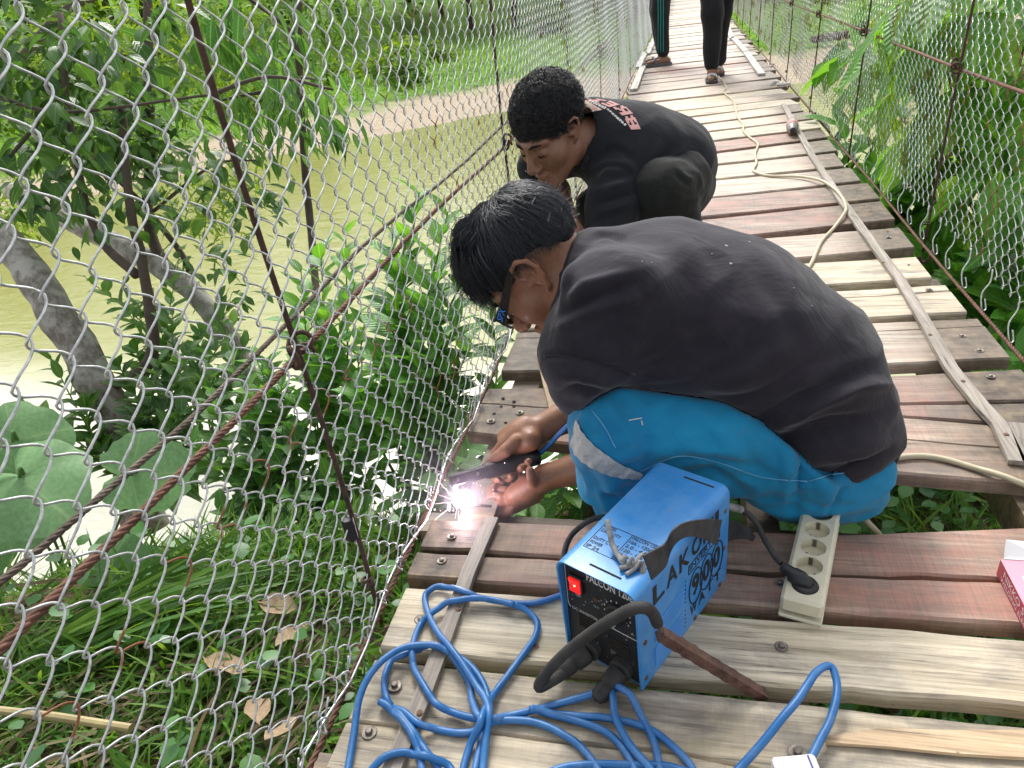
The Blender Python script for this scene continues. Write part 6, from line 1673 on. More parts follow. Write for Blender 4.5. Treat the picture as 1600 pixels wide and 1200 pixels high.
# floor tray, front and back panels (recessed)
rotm = Matrix((mu, mv, mz)).transposed()
MB().box(fo + mv * mL / 2 + mz * .004, (mW - .008, mL - .006, .006), rotm).build('floor_tray', M_MBLUE, WM)
fp = MB().box(fo + mv * .004 + mz * (mH * .493), (mW - .007, .004, mH - .014), rotm).build('front_panel', M_PANEL, WM)
MB().box(fo + mv * (mL - .004) + mz * (mH * .493), (mW - .007, .004, mH - .014), rotm).build('back_panel', M_BLK, WM)
def flat_text(body, o, ax, ay, w_, h_, mat, parent, name='lettering', **kw):
    Vt, Ft = fit_text(body, w_, h_, **kw); m = MB(); m.add([o + ax * v.x + ay * v.y for v in Vt], Ft); return m.build(name, mat, parent)
def line_path(pts, r, mat, parent, name='print_line'):
    return MB().tube(pts, r, 4).build(name, mat, parent)
fd = -.0006                                         # print lies just in front of the panel
def FQ(s, t, off=fd): return fo + mu * ((s - .5) * mW) + mz * (t * mH) + mv * (.002 + off)
flat_text('FALCON 120e', FQ(.33, .855), mu, mz, .074, .0150, M_WINK, fp, bold=.02)
flat_text('DC INVERTER MMA', FQ(.10, .475), mu, mz, .062, .0055, M_WINK, fp)
flat_text('POWER', FQ(.12, .93), mu, mz, .014, .004, M_WINK, fp); flat_text('OFF', FQ(.16, .635), mu, mz, .009, .004, M_WINK, fp); flat_text('O.C', FQ(.40, .615), mu, mz, .009, .004, M_WINK, fp); flat_text('A', FQ(.86, .52), mu, mz, .005, .005, M_WINK, fp)
line_path([FQ(.045, .955), FQ(.045, .53), FQ(.055, .50), FQ(.08, .485)], .0006, M_WINK, fp); line_path([FQ(.62, .485), FQ(.93, .485), FQ(.955, .51), FQ(.955, .85)], .0006, M_WINK, fp)
MB().box(FQ(.195, .775, -.002), (.023, .006, .030), rotm, 0, .001).build('switch_frame', M_BLK, WM, smooth=30)
g = NG('glowing red rocker switch'); g.set(Base_Color=(.55, .01, .012, 1), Roughness=.25); g.b.inputs['Emission Color'].default_value = (1, .02, .015, 1); g.b.inputs['Emission Strength'].default_value = .35
sw = MB(); sw.add([FQ(.125, .71, -.0075), FQ(.265, .71, -.0075), FQ(.265, .775, -.0066), FQ(.125, .775, -.0066), FQ(.125, .84, -.009), FQ(.265, .84, -.009), FQ(.125, .71, -.001), FQ(.265, .71, -.001), FQ(.125, .84, -.001), FQ(.265, .84, -.001)], [(0, 1, 2, 3), (3, 2, 5, 4), (6, 7, 1, 0), (4, 5, 9, 8), (0, 3, 4, 8, 6), (1, 7, 9, 5, 2)]); sw.build('rocker_switch', g.m, WM)
g2 = NG('switch neon'); g2.b.inputs['Emission Color'].default_value = (1, .25, .1, 1); g2.b.inputs['Emission Strength'].default_value = 3
MB().lathe(FQ(.195, .775, -.0070), -mv, [(.0018, 0), (.001, .0008)], 8).build('switch_light', g2.m, WM)
kb = MB().lathe(FQ(.70, .665, 0), -mv, [(.0165, 0), (.0165, .004), (.0125, .006), (.0118, .016), (.010, .0175)], 20).build('knob', M_BLK, WM, smooth=35)
MB().lathe(FQ(.70, .665, -.0175), -mv, [(.0088, 0), (.0088, .0012), (.0075, .002)], 18).build('knob_cap', plain('brushed aluminium cap', (.55, .54, .52), .35, .7), kb, smooth=35)
m = MB()
for k in range(11):
    a = R(215 - 25 * k); c = FQ(.70, .665) + mu * .021 * math.cos(a) + mz * .021 * math.sin(a); m.box(c, (.0016, .0004, .0028), rotm)
m.build('dial_ticks', M_WINK, fp, kind='stuff')
MB().lathe(FQ(.43, .70, 0), -mv, [(.0035, 0), (.0033, .002), (.001, .003)], 10).build('indicator_lamp', M_BOLTR, WM, smooth=30)
for (s0, t0) in ((.20, .34), (.58, .26)):
    for k in range(5):
        MB().box(FQ(s0 + .12, t0 + .028 * k, -.001), (.034, .0025, .0022), rotm).build('vent_slot', M_CRACK, fp)
for (s, t) in ((.62, .235), (.30, .29)): MB().lathe(FQ(s, t, 0), -mv, [(.0045, 0), (.0042, .0015), (.002, .002)], 10).build('screw', M_BOLT, WM, smooth=30)
# output sockets with their twist plugs
for (s, t, dx, dz) in ((.33, .150, -.022, -.030), (.74, .120, -.008, -.026)):
    so = FQ(s, t, 0); MB().lathe(so, -mv, [(.0175, 0), (.0175, .010), (.0145, .012), (.0145, .014)], 18).build('socket', M_RUBBER, WM, smooth=35)
    dr = (-mv * 1.0 + mu * dx * 18 + mz * dz * 10).normalized()
    MB().lathe(so - mv * .012, dr, [(.0135, 0), (.0150, .004), (.0145, .022), (.0110, .026), (.0125, .030), (.0120, .044), (.0075, .050)], 14).build('plug', M_RUBBER, WM, smooth=35)
# screws of the case, lettering on the right side
def SQ(d, t, off=.0006): return fo + mu * (.5 * mW + off) + mv * (d * mL) + mz * (t * mH)
for (d, t) in ((.03, .84), (.03, .47), (.03, .09), (.97, .80), (.97, .40), (.60, .03), (.93, .03)):
    MB().lathe(SQ(d, t, 0), mu, [(.0042, 0), (.0038, .0014), (.0015, .0022)], 10).build('screw', M_BOLTR if t < .6 else M_BOLT, WM, smooth=30)
case_side = empty('side_print', SQ(.5, .5)); case_side.parent = WM; case_side.location = SQ(.5, .5) - wloc(WM)
def side_text(body, d, t, w_, h_, **kw): return flat_text(body, SQ(d, t), mv, mz, w_, h_, M_INK, WM, **kw)
for i, ch in enumerate('LAKONI'):
    side_text(ch, .12 + .142 * i, .725, .030 if ch != 'I' else .012, .034, bold=.02)
bpy.data.objects.remove(case_side)
for pts in ([SQ(.51, .69), SQ(.90, .69), SQ(.90, .60), SQ(.51, .60), SQ(.51, .69)],): line_path(pts, .0006, M_INK, WM)
side_text('INVERTER', .525, .618, .092, .0115, bold=.01)
for i, ch in enumerate('900'):
    cx = .60 + .135 * i
    ring = [SQ(cx + .080 * math.cos(a), .39 + .18 * math.sin(a)) for a in np.linspace(0, 2 * PI, 26)]
    MB().tube(ring[:-1], .0011, 4, closed=True).build('numeral_outline', M_INK, WM, smooth='all')
    side_text(ch, cx - .045, .295, .0225, .042, bold=.035)
for i, ch in enumerate('WATT'): side_text(ch, .535 + .105 * i, .115, .021, .021, bold=.02)
for (t0, k1) in ((.09, 7), (.36, 6)):
    for k in range(k1):
        MB().box(SQ(.285, t0 + .030 * k, .0008), (.0030, mL * .32, .0026), rotm, 0, .0008).build('louvre', M_MBLUE, WM, smooth=30)
for k in range(12):
    if k in (5,): continue
    MB().lathe(SQ(.475, .08 + .045 * k, .0001), mu, [(.0012, 0), (.0012, .0006)], 6).build('vent_hole', M_CRACK, WM)
# table printed on the lid, slots, paint chips
def TQ(s, d, off=.0006): return fo + mu * ((s - .5) * mW) + mv * (d * mL) + mz * (mH + off)
x0, x1, y0, y1 = .14, .88, .125, .345
for pts in ([(x0, y0), (x1, y0)], [(x0, y1), (x1, y1)], [(x0, y0), (x0, y1)], [(x1, y0), (x1, y1)], [(.50, y0), (.50, y1)]): line_path([TQ(*p, .0003) for p in pts], .0005, M_INK, WM)
rowh = (y1 - y0) / 6
for i, (a, b) in enumerate([('MODEL', 'FALCON 120e'), ('CAPACITY', '10A - 120A'), ('', '2.0 - 4.0'), ('DUTY CYCLE', '120 - 100'), ('POWER', '60% - 100%'), ('IP 24', '160x220')]):
    d = y1 - rowh * (i + .82)
    if a: flat_text(a, TQ(x0 + .02, d), mu, mv, .0065 * len(a) * .62, .0062, M_INK, WM, bold=.01)
    flat_text(b, TQ(.52, d), mu, mv, .0060 * len(b) * .62, .0062, M_INK, WM, bold=.01)
for d in (.028, .965): MB().box(TQ(.55 if d < .5 else .66, d, -.0008), (.050, .0035, .0022), rotm).build('lid_slot', M_CRACK, WM)
for (s, d, r_) in ((.86, .47, .0034), (.18, .045, .0022), (.93, .31, .002)): MB().lathe(TQ(s, d, -.0001), mz, [(r_, 0), (r_ * .8, .0004)], 9).build('paint_chip', M_WINK, WM)
# torn carrying strap: flat black webbing curling over the right edge
def on_plane(px, py, p0, n_):
    r = Vector(ray(px, py)); o = Vector((0, 0, CAMH)); return o + r * ((p0 - o).dot(n_) / r.dot(n_))
def ribbon(name, rows, mat, parent, th=.0022):
    n = len(rows); V, F = [], []
    for i, (a, b) in enumerate(rows):
        t = (rows[min(i + 1, n - 1)][0] - rows[max(i - 1, 0)][0]).normalized(); nn = t.cross((b - a).normalized()).normalized() * th / 2
        V += [a + nn, b + nn, b - nn, a - nn]
    for i in range(n - 1):
        for k in range(4): F.append((i * 4 + k, i * 4 + (k + 1) % 4, (i + 1) * 4 + (k + 1) % 4, (i + 1) * 4 + k))
    F += [(3, 2, 1, 0), tuple((n - 1) * 4 + k for k in range(4))]
    return MB().add(V, F).build(name, mat, parent, smooth=40)
side0 = SQ(.5, .5, .004); side2 = SQ(.5, .5, .016)
M_STRAP = plain('black nylon webbing', (.040, .040, .044), .6, var=.5, vscale=50, bump=.5, bscale=700)
raw = [((1005, 868), (1018, 906), .006), ((1020, 860), (1028, 897), .006), ((1034, 853), (1040, 884), .006), ((1041, 846), (1046, 868), .009), ((1047, 834), (1053, 852), .014), ((1058, 822), (1064, 842), .018), ((1074, 815), (1078, 838), .020), ((1092, 812), (1092, 840), .020), ((1110, 811), (1106, 845), .018), ((1127, 812), (1120, 852), .014)]
ra = catmull([on_plane(*a, SQ(.5, .5, o), mu) for a, b, o in raw], 4); rb = catmull([on_plane(*b, SQ(.5, .5, o + .002), mu) for a, b, o in raw], 4)
ribbon('strap', list(zip(ra, rb)), M_STRAP, WM)
pb = SQ(1.0, .75, .012)
ribbon('strap', [(PY(1126, 813, .918), PY(1121, 851, .918)), (PY(1150, 814, .95), PY(1148, 842, .95)), (PY(1168, 822, .97), PY(1165, 842, .965)), (PY(1180, 838, .97), PY(1176, 846, .965))], M_STRAP, WM)
M_FRAY = plain('frayed grey tie', (.26, .26, .26), .6, var=.5, vscale=60)
for pts, r_ in (([(949, 812, .035), (953, 835, .022), (960, 858, .010), (975, 880, .006), (990, 886, .005)], .0042), ([(968, 888, .005), (985, 884, .006), (1003, 880, .006)], .0038), ([(990, 884, .008), (998, 872, .012), (1004, 866, .010)], .003), ([(1002, 878, .006), (1004, 892, .0), (999, 912, -.012)], .0045), ([(978, 898, .003), (992, 888, .006), (1001, 876, .012)], .003), ([(972, 878, .010), (978, 868, .016)], .004), ([(982, 882, .010), (988, 870, .018)], .003)):
    MB().tube(catmull([PZ(a, b, mH + o) for a, b, o in pts], 5), r_, 6).build('frayed_tie', M_FRAY, WM, smooth='all')

# ================================================================== CABLES
M_CABLE = painted('blue cable sheath', (.010, .110, .31), (.020, .155, .41), .40, (.16, .19, .26), .5)
BC = empty('blue_cable', PZ(740, 1060), 'long bright blue welding cable lying in loose loops on the front planks', 'cable')
def run(pts, r, mat, parent, name='cable_run', n=6, sides=10):
    C_ = catmull([PZ(p[0], p[1], p[2] if len(p) > 2 else .0062) for p in pts], n)
    bl_ = [(PZ(770, 815).x, PZ(770, 815).y), (PZ(690, 1020).x, PZ(690, 1020).y), (PZ(612, 1215).x, PZ(612, 1215).y)]
    dd, _t = seg_dist(np.array([(p.x, p.y) for p in C_]), bl_)
    for p, d_ in zip(C_, dd):            # the cable climbs over the batten
        if d_ < .034: p.z = max(p.z, .0125 + r + .0005 - max(0, d_ - .015) * .45)
    return MB().tube(C_, r, sides).build(name, mat, parent, smooth='all')
CR = .0052; zt = .0150
run([(905, 925, .007), (881, 929), (841, 941), (804, 943), (745, 933, .012), (713, 924, .012), (687, 916, .010), (671, 923, .008), (664, 933), (667, 952, .010), (681, 984, .016), (703, 1011, .024), (721, 1035, .024), (745, 1072, .020), (759, 1093, .022), (764, 1115, .026), (760, 1147, .017), (755, 1200, .008), (752, 1260)], CR, M_CABLE, BC)
run([(538, 1240), (544, 1200), (553, 1147, .010), (561, 1093, .020), (577, 1056, .028), (601, 1029, .030), (628, 1013, .024), (655, 1008, .022), (681, 1009, .022), (703, 1019, .016), (729, 1035, .012), (748, 1056, .012), (760, 1080, .012), (765, 1107, .014), (761, 1135, .010), (752, 1160), (740, 1215), (735, 1260)], CR, M_CABLE, BC)
run([(804, 945, .016), (820, 952, .010), (835, 965), (840, 979), (835, 997), (820, 1019), (799, 1048), (777, 1077), (764, 1096, .014), (753, 1120, .030), (748, 1136, .026), (735, 1163, .010), (724, 1200), (715, 1250)], CR, M_CABLE, BC)
run([(804, 945, .017), (770, 937, .012), (745, 935, .016), (721, 937, .019), (697, 944, .014), (673, 959, .012), (657, 976), (647, 1000, .012), (644, 1024, .016), (649, 1051), (663, 1077), (681, 1099, .016), (705, 1112, .008), (735, 1121, .010), (767, 1123, .013), (793, 1119), (828, 1111), (900, 1092), (930, 1082, .009), (950, 1068, .012)], CR, M_CABLE, BC)
run([(705, 1024, .012), (681, 1014, .010), (650, 1016), (628, 1024, .010), (612, 1032), (603, 1051), (600, 1072), (604, 1091, .012), (615, 1109), (633, 1120), (655, 1132, .016), (684, 1140), (713, 1145), (737, 1144), (750, 1136, .012), (752, 1124, .018), (745, 1115, .018), (737, 1093, .010), (735, 1072), (724, 1051), (705, 1024, .012)], CR, M_CABLE, BC)
run([(593, 1096, .016), (607, 1104, .015), (620, 1120, .010), (639, 1144), (652, 1168, .012), (659, 1200, .014), (662, 1250)], CR, M_CABLE, BC)
run([(594, 1095, .010), (612, 1110), (628, 1125), (649, 1152, .008), (665, 1173, .014), (684, 1200), (700, 1245)], CR, M_CABLE, BC)
run([(570, 1220), (593, 1199), (615, 1187), (639, 1180, .012), (660, 1180, .022), (681, 1187, .016), (703, 1199), (720, 1240)], CR, M_CABLE, BC)
run([(760, 1132, .018), (775, 1127), (793, 1125), (828, 1127), (855, 1135), (879, 1147), (905, 1165), (932, 1198), (950, 1240)], CR, M_CABLE, BC)
run([(828, 1108, .016), (845, 1109, .010), (865, 1115), (905, 1119), (950, 1122), (1010, 1137), (1050, 1165), (1080, 1198), (1100, 1240)], CR, M_CABLE, BC)
run([(831, 1106, .010), (860, 1116, .006), (885, 1122), (940, 1140), (970, 1165), (990, 1198), (1005, 1240)], CR, M_CABLE, BC)
run([(955, 1066, .014), (968, 1074, .022), (985, 1086, .020), (1000, 1115, .012), (1020, 1155), (1030, 1198), (1034, 1240)], CR, M_CABLE, BC)
run([(955, 1068, .012), (958, 1092, .016), (963, 1125, .016), (985, 1165, .014), (1015, 1200, .012), (1040, 1240)], CR, M_CABLE, BC)
run([(840, 1215), (882, 1199), (930, 1194), (975, 1195), (1040, 1197), (1100, 1215)], CR, M_CABLE, BC)
run([(1130, 1230, .010), (1156, 1200, .012), (1177, 1177, .020), (1200, 1150, .030), (1222, 1122, .040), (1245, 1095, .046), (1263, 1068, .048), (1275, 1051, .046), (1290, 1041, .040), (1300, 1043, .036), (1305, 1055, .033), (1308, 1072, .030), (1306, 1095, .027), (1296, 1128, .021), (1282, 1155, .016), (1264, 1191, .010), (1245, 1230, .006)], CR, M_CABLE, BC)
m = MB(); m.tube(catmull([PY(838, 713, 1.155), PY(856, 697, 1.16), PY(875, 677, 1.165), PY(898, 660, 1.16), PY(940, 660, 1.15)], 6), .0052, 9); m.build('cable_run', M_CABLE, BC, smooth='all')
# earth lead: thick black hose from the left plug, ending in a rusty bar used as clamp
EL = empty('earth_lead', PZ(900, 1010), 'thick dusty black earth lead looping in front of the blue machine', 'cable')
pl_ = FQ(.33, .150, 0) - mv * .05 + mu * -.012 + mz * -.012
m = MB(); m.tube(catmull([pl_ + mv * .012, pl_, PZ(866, 1062, .022), PZ(842, 1074, .018), PZ(852, 1054, .040), PY(883, 1021, .640), PY(931, 984, .632), PY(978, 956, .628), PY(1003, 949, .630), PY(1019, 957, .640), PY(1027, 974, .650)], 8), .0078, 12); m.build('hose', M_RUBBER, EL, smooth='all')
m = MB(); m.tube(catmull([PY(1026, 970, .648), PY(1031, 982, .652), PY(1036, 992, .655)], 4), .0022, 6); m.build('bare_wire', M_BOLT, EL, smooth='all')
a, b = PY(1031, 990, .655), PZ(1192, 1087, -.012); dr = (b - a).normalized(); sx = dr.cross(Vector((0, 0, 1))).normalized(); sz = sx.cross(dr)
V, F = [], []; nb = 26
for i in range(nb + 1):
    c = a + (b - a) * i / nb
    for (u_, v_) in ((-1, -1), (1, -1), (1, 1), (-1, 1)):
        j = 1 + .18 * mnoise.noise(Vector((i * .7, u_ * 3, v_ * 5))); V.append(c + sx * .0078 * u_ * j + sz * .0072 * v_ * j)
for i in range(nb):
    for k in range(4): F.append((i * 4 + k, i * 4 + (k + 1) % 4, (i + 1) * 4 + (k + 1) % 4, (i + 1) * 4 + k))
F += [(3, 2, 1, 0), tuple(nb * 4 + k for k in range(4))]
MB().add(V, F).build('steel_bar', rusty('burnt rusty bar', (.05, .024, .017), (.20, .105, .078), .3, .55, .9), None, smooth=25, label='rusty slag-crusted steel bar leaning from the hose end into the plank gap', cat='steel bar')
# mains cord, plug and power strip
MC = empty('mains_cord', PZ(1180, 830), 'black mains cord from the blue machine plugged into the cream power strip', 'cord')
m = MB(); m.tube(catmull([PY(1112, 782, .905), PY(1128, 790, .915), PY(1142, 793, .925), PY(1160, 797, .935), PY(1180, 815, .93), PY(1196, 845, .905), PY(1210, 868, .885), PY(1220, 880, .870)], 7), .0048, 9); m.build('cord', M_RUBBER, MC, smooth='all')
m = MB(); m.tube(catmull([PY(1119, 786, .91), PY(1133, 791, .918), PY(1146, 793, .926), PY(1158, 796, .934)], 5), .0066, 8); m.build('tape_sleeve', plain('worn grey tape', (.20, .20, .21), .6, var=.6, vscale=80), MC, smooth='all')
m = MB(); m.tube(catmull([PY(960, 806, .965), PY(925, 812, .95), PY(895, 834, .93), PY(882, 862, .88), PY(884, 888, .85), PY(890, 910, .83)], 7), .0050, 9); m.build('cord', M_RUBBER, MC, smooth='all')
M_CREAM = plain('yellowed cream plastic', (.62, .58, .43), .38, var=.10, vscale=25)
s0 = Vector((.172, .812, 0)); sd_ = Vector((.266, .964, 0)).normalized(); sw_ = Vector((sd_.y, -sd_.x, 0)); SL, SWd, SH = .305, .060, .043
PS = empty('power_strip', s0 + sd_ * SL / 2, 'yellowed cream power strip with five round sockets lying across the cracked red plank', 'power strip')
rs = Matrix((sw_, sd_, mz)).transposed()
def bool_cut(mb, cutters, name, mat, parent, smooth=30):
    o = mb.build(name, mat, None, origin=Vector((0, 0, 0))); cs = []
    cm_ = MB()
    for c in cutters: cm_.lathe(*c)
    co = cm_.build('cutter', mat, None, origin=Vector((0, 0, 0)))
    md = o.modifiers.new('b', 'BOOLEAN'); md.operation = 'DIFFERENCE'; md.object = co; md.solver = 'EXACT'
    dg = bpy.context.evaluated_depsgraph_get(); me = bpy.data.meshes.new_from_object(o.evaluated_get(dg))
    bpy.data.objects.remove(co); bpy.data.objects.remove(o)
    V = np.array([tuple(v.co) for v in me.vertices]); lo, hi = V.min(0), V.max(0); og = Vector(((lo[0] + hi[0]) / 2, (lo[1] + hi[1]) / 2, lo[2]))
    for v in me.vertices: v.co -= og
    me.polygons.foreach_set('use_smooth', np.ones(len(me.polygons), bool)); me.set_sharp_from_angle(angle=R(smooth)); me.update()
    return place(name, me, og, parent)
mb = MB().box(s0 + sd_ * SL / 2 + mz * (SH / 2 + .006), (SWd, SL, SH - .012), rs, 0, .005)
socks = [s0 + sd_ * (.034 + .0445 * k) + mz * SH for k in range(5)]
bool_cut(mb, [(c - mz * .017, mz, [(.0195, 0), (.0200, .03)], 22) for c in socks], 'housing', M_CREAM, PS)
MB().box(s0 + sd_ * SL / 2 + mz * .0035, (SWd + .002, SL + .002, .007), rs, 0, .002).build('base_plate', M_CREAM, PS, smooth=30)
for k, c in enumerate(socks):
    if k == 0: continue
    for q in (-1, 1):
        MB().lathe(c - mz * .0168 + sw_ * .0095 * q, mz, [(.0028, 0), (.0028, .0006)], 8).build('pin_hole', M_CRACK, PS)
        MB().box(c - mz * .008 + sd_ * .0188 * q, (.006, .0018, .014), rs).build('earth_clip', plain('tarnished clip', (.16, .13, .09), .4, .7) if q == 1 and k == 1 else M_BOLT, PS)
c = socks[0]
PG = MB(); PG.lathe(c - mz * .012, mz, [(.0182, 0), (.0185, .014), (.0170, .0165), (.012, .017)], 20); pgd = (PY(1221, 882, .870) - (c + mz * .012)).normalized()
pgo = PG.build('plug', M_BLK, MC, smooth=35)
q0 = c + mz * .006; q1 = PY(1222, 884, .868)
MB().tube([q0 - pgd * .010, q0 + pgd * .006, q0 + pgd * .022, q0.lerp(q1, .62), q1 - pgd * .004, q1], [.006, .0135, .0125, .0095, .0072, .0062], 10).build('plug_grip', M_BLK, pgo, smooth='all')
for t in (.72, .80, .88, .96): MB().lathe(q0.lerp(q1, t), pgd, [(.0080, -.0012), (.0084, 0), (.0080, .0012)], 10).build('strain_relief', M_BLK, pgo, smooth='all')
# cream extension lead
EC = empty('extension_lead', PZ(1250, 276), 'cream extension lead wandering along the planks, over the grey batten', 'cord')
M_CORD = plain('cream cord sheath', (.50, .44, .30), .5, var=.12, vscale=30)
run([(1122, 118), (1129, 127), (1135, 137), (1131, 144), (1145, 157), (1150, 172), (1152, 182), (1161, 195), (1162, 205), (1172, 215), (1184, 225), (1180, 240), (1182, 255), (1177, 265), (1185, 271), (1205, 275), (1250, 276, .010), (1280, 281, .019), (1300, 292, .019), (1315, 307, .018), (1322, 325, .019), (1317, 337, .014), (1302, 357), (1285, 375), (1277, 390), (1270, 407), (1255, 440), (1260, 520), (1300, 620), (1350, 705, .010), (1385, 716), (1421, 713), (1449, 713), (1482, 719), (1519, 730), (1564, 743, .010), (1600, 757, .002), (1660, 780, -.03)], .0058, M_CORD, EC, 'cord')
m = MB(); m.tube(catmull([PY(1300, 750, 1.1), PY(1330, 784, 1.09), PY(1342, 800, 1.085), PY(1358, 819, 1.075), PY(1374, 836, 1.07), PY(1390, 860, 1.08)], 6), .0058, 9); m.build('cord', M_CORD, EC, smooth='all')

# ================================================================== TOOL IN THE HANDS, ARC, GLASSES
EH = empty('electrode_holder', PY(780, 733, 1.12), 'black welding electrode holder gripped in the welder\'s hands above the plank gap', 'welding tool')
ta, tb = PY(842, 713, 1.152), PY(703, 752, 1.058); ax_ = (tb - ta); LH = ax_.length; ax_.normalize()
M_HOLD = plain('scorched black grip', (.016, .015, .015), .45, var=.4, vscale=40, bump=.3, bscale=200)
MB().lathe(ta, ax_, [(.0150, 0), (.0172, .004), (.0172, .018), (.0160, .021), (.0178, .05), (.0172, LH * .58), (.0150, LH * .62)], 18).build('grip', M_HOLD, EH, smooth=40)
upv = ax_.cross(Vector((0, -.6, -.8))).normalized(); upv = upv if upv.z > 0 else -upv; sdv = ax_.cross(upv)
rh = Matrix((ax_, sdv, upv)).transposed()
MB().box(ta + ax_ * LH * .80 + upv * .0072, (LH * .40, .024, .0125), rh, 0, .003).build('upper_jaw', M_HOLD, EH, smooth=35)
MB().box(ta + ax_ * LH * .80 - upv * .0072, (LH * .40, .024, .0115), rh, 0, .003).build('lower_jaw', M_HOLD, EH, smooth=35)
g = NG('hot copper jaw insert'); g.set(Base_Color=(.6, .25, .1, 1), Roughness=.4, Metallic=.8); g.b.inputs['Emission Color'].default_value = (1, .30, .06, 1); g.b.inputs['Emission Strength'].default_value = .6
MB().box(ta + ax_ * LH * .86, (LH * .26, .021, .0024), rh).build('jaw_insert', g.m, EH)
for q in (.70, .92): MB().lathe(ta + ax_ * LH * q + upv * .013 - Vector((0, .0, 0)), (Vector((0, 0, CAMH)) - ta).normalized(), [(.0035, .004), (.0032, .007)], 9).build('screw', M_BOLT, EH, smooth=30)
arc = PY(716, 786, 1.045)
m = MB(); m.tube([ta + ax_ * LH * .93, arc + Vector((0.002, 0, .006))], .0016, 6); m.build('electrode', rusty('electrode coating', (.20, .17, .15), (.36, .32, .28)), EH, smooth='all')
MB().tube([PY(722, 788, 1.045), PY(768, 791, 1.06)], .0030, 7).build('steel_nail', M_BOLT, None, smooth='all', label='thin steel nail sticking out beside the bright welding arc', cat='nail')
g = NG('burning arc'); g.b.inputs['Base Color'].default_value = (0, 0, 0, 1); g.b.inputs['Emission Color'].default_value = (1, .86, .95, 1); g.b.inputs['Emission Strength'].default_value = 40
AR = empty('welding_arc', arc, 'blinding white welding arc with flying sparks at the left deck edge', 'welding arc')
m = MB(); rnd = random.Random(3)
m.lathe(arc - Vector((0, 0, .007)), (0, 0, 1), [(.002, 0), (.0078, .003), (.0092, .007), (.0075, .011), (.002, .014)], 12); m.build('arc_core', g.m, AR, smooth='all')
g = NG('flying sparks'); g.b.inputs['Base Color'].default_value = (0, 0, 0, 1); g.b.inputs['Emission Color'].default_value = (1, .66, .62, 1); g.b.inputs['Emission Strength'].default_value = 2.5
M_SPARK = g.m
for k in range(22):
    d = Vector((rnd.gauss(0, 1), rnd.gauss(0, 1), rnd.gauss(.25, 1))).normalized(); l0 = rnd.uniform(.008, .022); L = rnd.uniform(.008, .034) * (1.7 if rnd.random() < .2 else 1)
    p0 = arc + d * l0; p2 = p0 + d * L + Vector((0, 0, -.15 * L)); MB().tube([p0, (p0 + p2) / 2 + Vector((0, 0, .03 * L)), p2], [.0004, .00035, .00015], 4).build('spark', M_SPARK, AR)
for k in range(40):
    d = Vector((rnd.gauss(0, 1), rnd.gauss(0, 1), rnd.gauss(.2, .7))).normalized(); p0 = arc + d * rnd.uniform(.03, .13); MB().lathe(p0, (0, 0, 1), [(.0004, -.0008), (.0009, 0), (.0004, .0008)], 5).build('spark', M_SPARK, AR)
pl2 = bpy.data.lights.new('arc_light', 'POINT'); pl2.energy = 0.42; pl2.color = (1.0, .80, .96); pl2.shadow_soft_size = .012
lo = bpy.data.objects.new('arc_light', pl2); COL.objects.link(lo); lo.location = arc + Vector((.012, -.012, .022))
# thin fume round the arc
g = NG('welding fume'); g.t.nodes.remove(g.b); pv = g.n('ShaderNodeVolumePrincipled'); pv.inputs['Color'].default_value = (.93, .80, .95, 1)
tc = g.n('ShaderNodeTexCoord'); ln = g.n('ShaderNodeVectorMath', operation='LENGTH'); g.l(tc.outputs['Object'], ln.inputs[0])
fal = g.ramp(ln.outputs['Value'], [(.0, 1.0), (.18, .40), (.45, .12), (.95, 0.0)]); nz = g.noise(tc.outputs['Object'], 2.6, 4, .6, .6)
mm = g.n('ShaderNodeMath', operation='MULTIPLY'); g.l(fal, mm.inputs[0]); g.l(g.ramp(nz, [(.35, .15), (.7, 1.0)]), mm.inputs[1]); m3 = g.n('ShaderNodeMath', operation='MULTIPLY'); g.l(mm.outputs[0], m3.inputs[0]); m3.inputs[1].default_value = 10.0
g.l(m3.outputs[0], pv.inputs['Density']); g.l(pv.outputs[0], g.out.inputs['Volume'])
m = MB(); m.lathe((0, 0, -1), (0, 0, 1), [(max(.02, math.sin(a)), 1 - math.cos(a)) for a in np.linspace(0, PI, 10)], 16)
fu = m.build('welding_fume', g.m, None, smooth='all', origin=Vector((0, 0, 0)), label='faint pinkish welding fume drifting around the bright arc', cat='fume', kind='stuff'); fu.location = arc + Vector((.03, 0, .035)); fu.scale = (.165, .12, .14)
# safety glasses
SG = empty('glasses', PW(.08, 0, 0), 'black wraparound glasses with blue letters on the temple, worn by the welder', 'glasses')
M_GL = plain('glossy black frame', (.008, .008, .009), .22)
for q in (1, -1):
    T0 = [PW(-.030, .086 * q, .040), PW(-.008, .086 * q, .038), PW(.030, .083 * q, .026), (PW(.070, .078 * q, .010)), PW(.098, .070 * q, .002)]
    P_ = catmull(T0, 6); rows = []
    for i, p in enumerate(P_):
        t = i / (len(P_) - 1); hh = .004 + .0065 * t; rows.append((p + uw * hh, p - uw * hh))
    ribbon('temple', rows, M_GL, SG, .0035)
top = [PW(.098 + .016 * math.cos(a * 1.25), .070 * math.sin(a) / math.sin(1.25), .012) for a in np.linspace(-1.25, 1.25, 13)]
bot = [p - uw * (.026 + .008 * math.cos((i - 6) * .9)) - fw * .004 for i, p in enumerate(top)]
MB().tube(top, .0036, 7).build('brow_bar', M_GL, SG, smooth='all'); MB().tube(bot, .0026, 7).build('lower_rim', M_GL, SG, smooth='all')
gl = NG('dark lens'); gl.set(Base_Color=(.012, .012, .012, 1), Roughness=.08); gl.b.inputs['Transmission Weight'].default_value = .25
ribbon('lens', list(zip(top, bot)), gl.m, SG, .0015)
tq0 = PW(.066, .0822, .0165); axx = (PW(.066, .0822, .0165) - PW(.094, .0750, .008)).normalized()
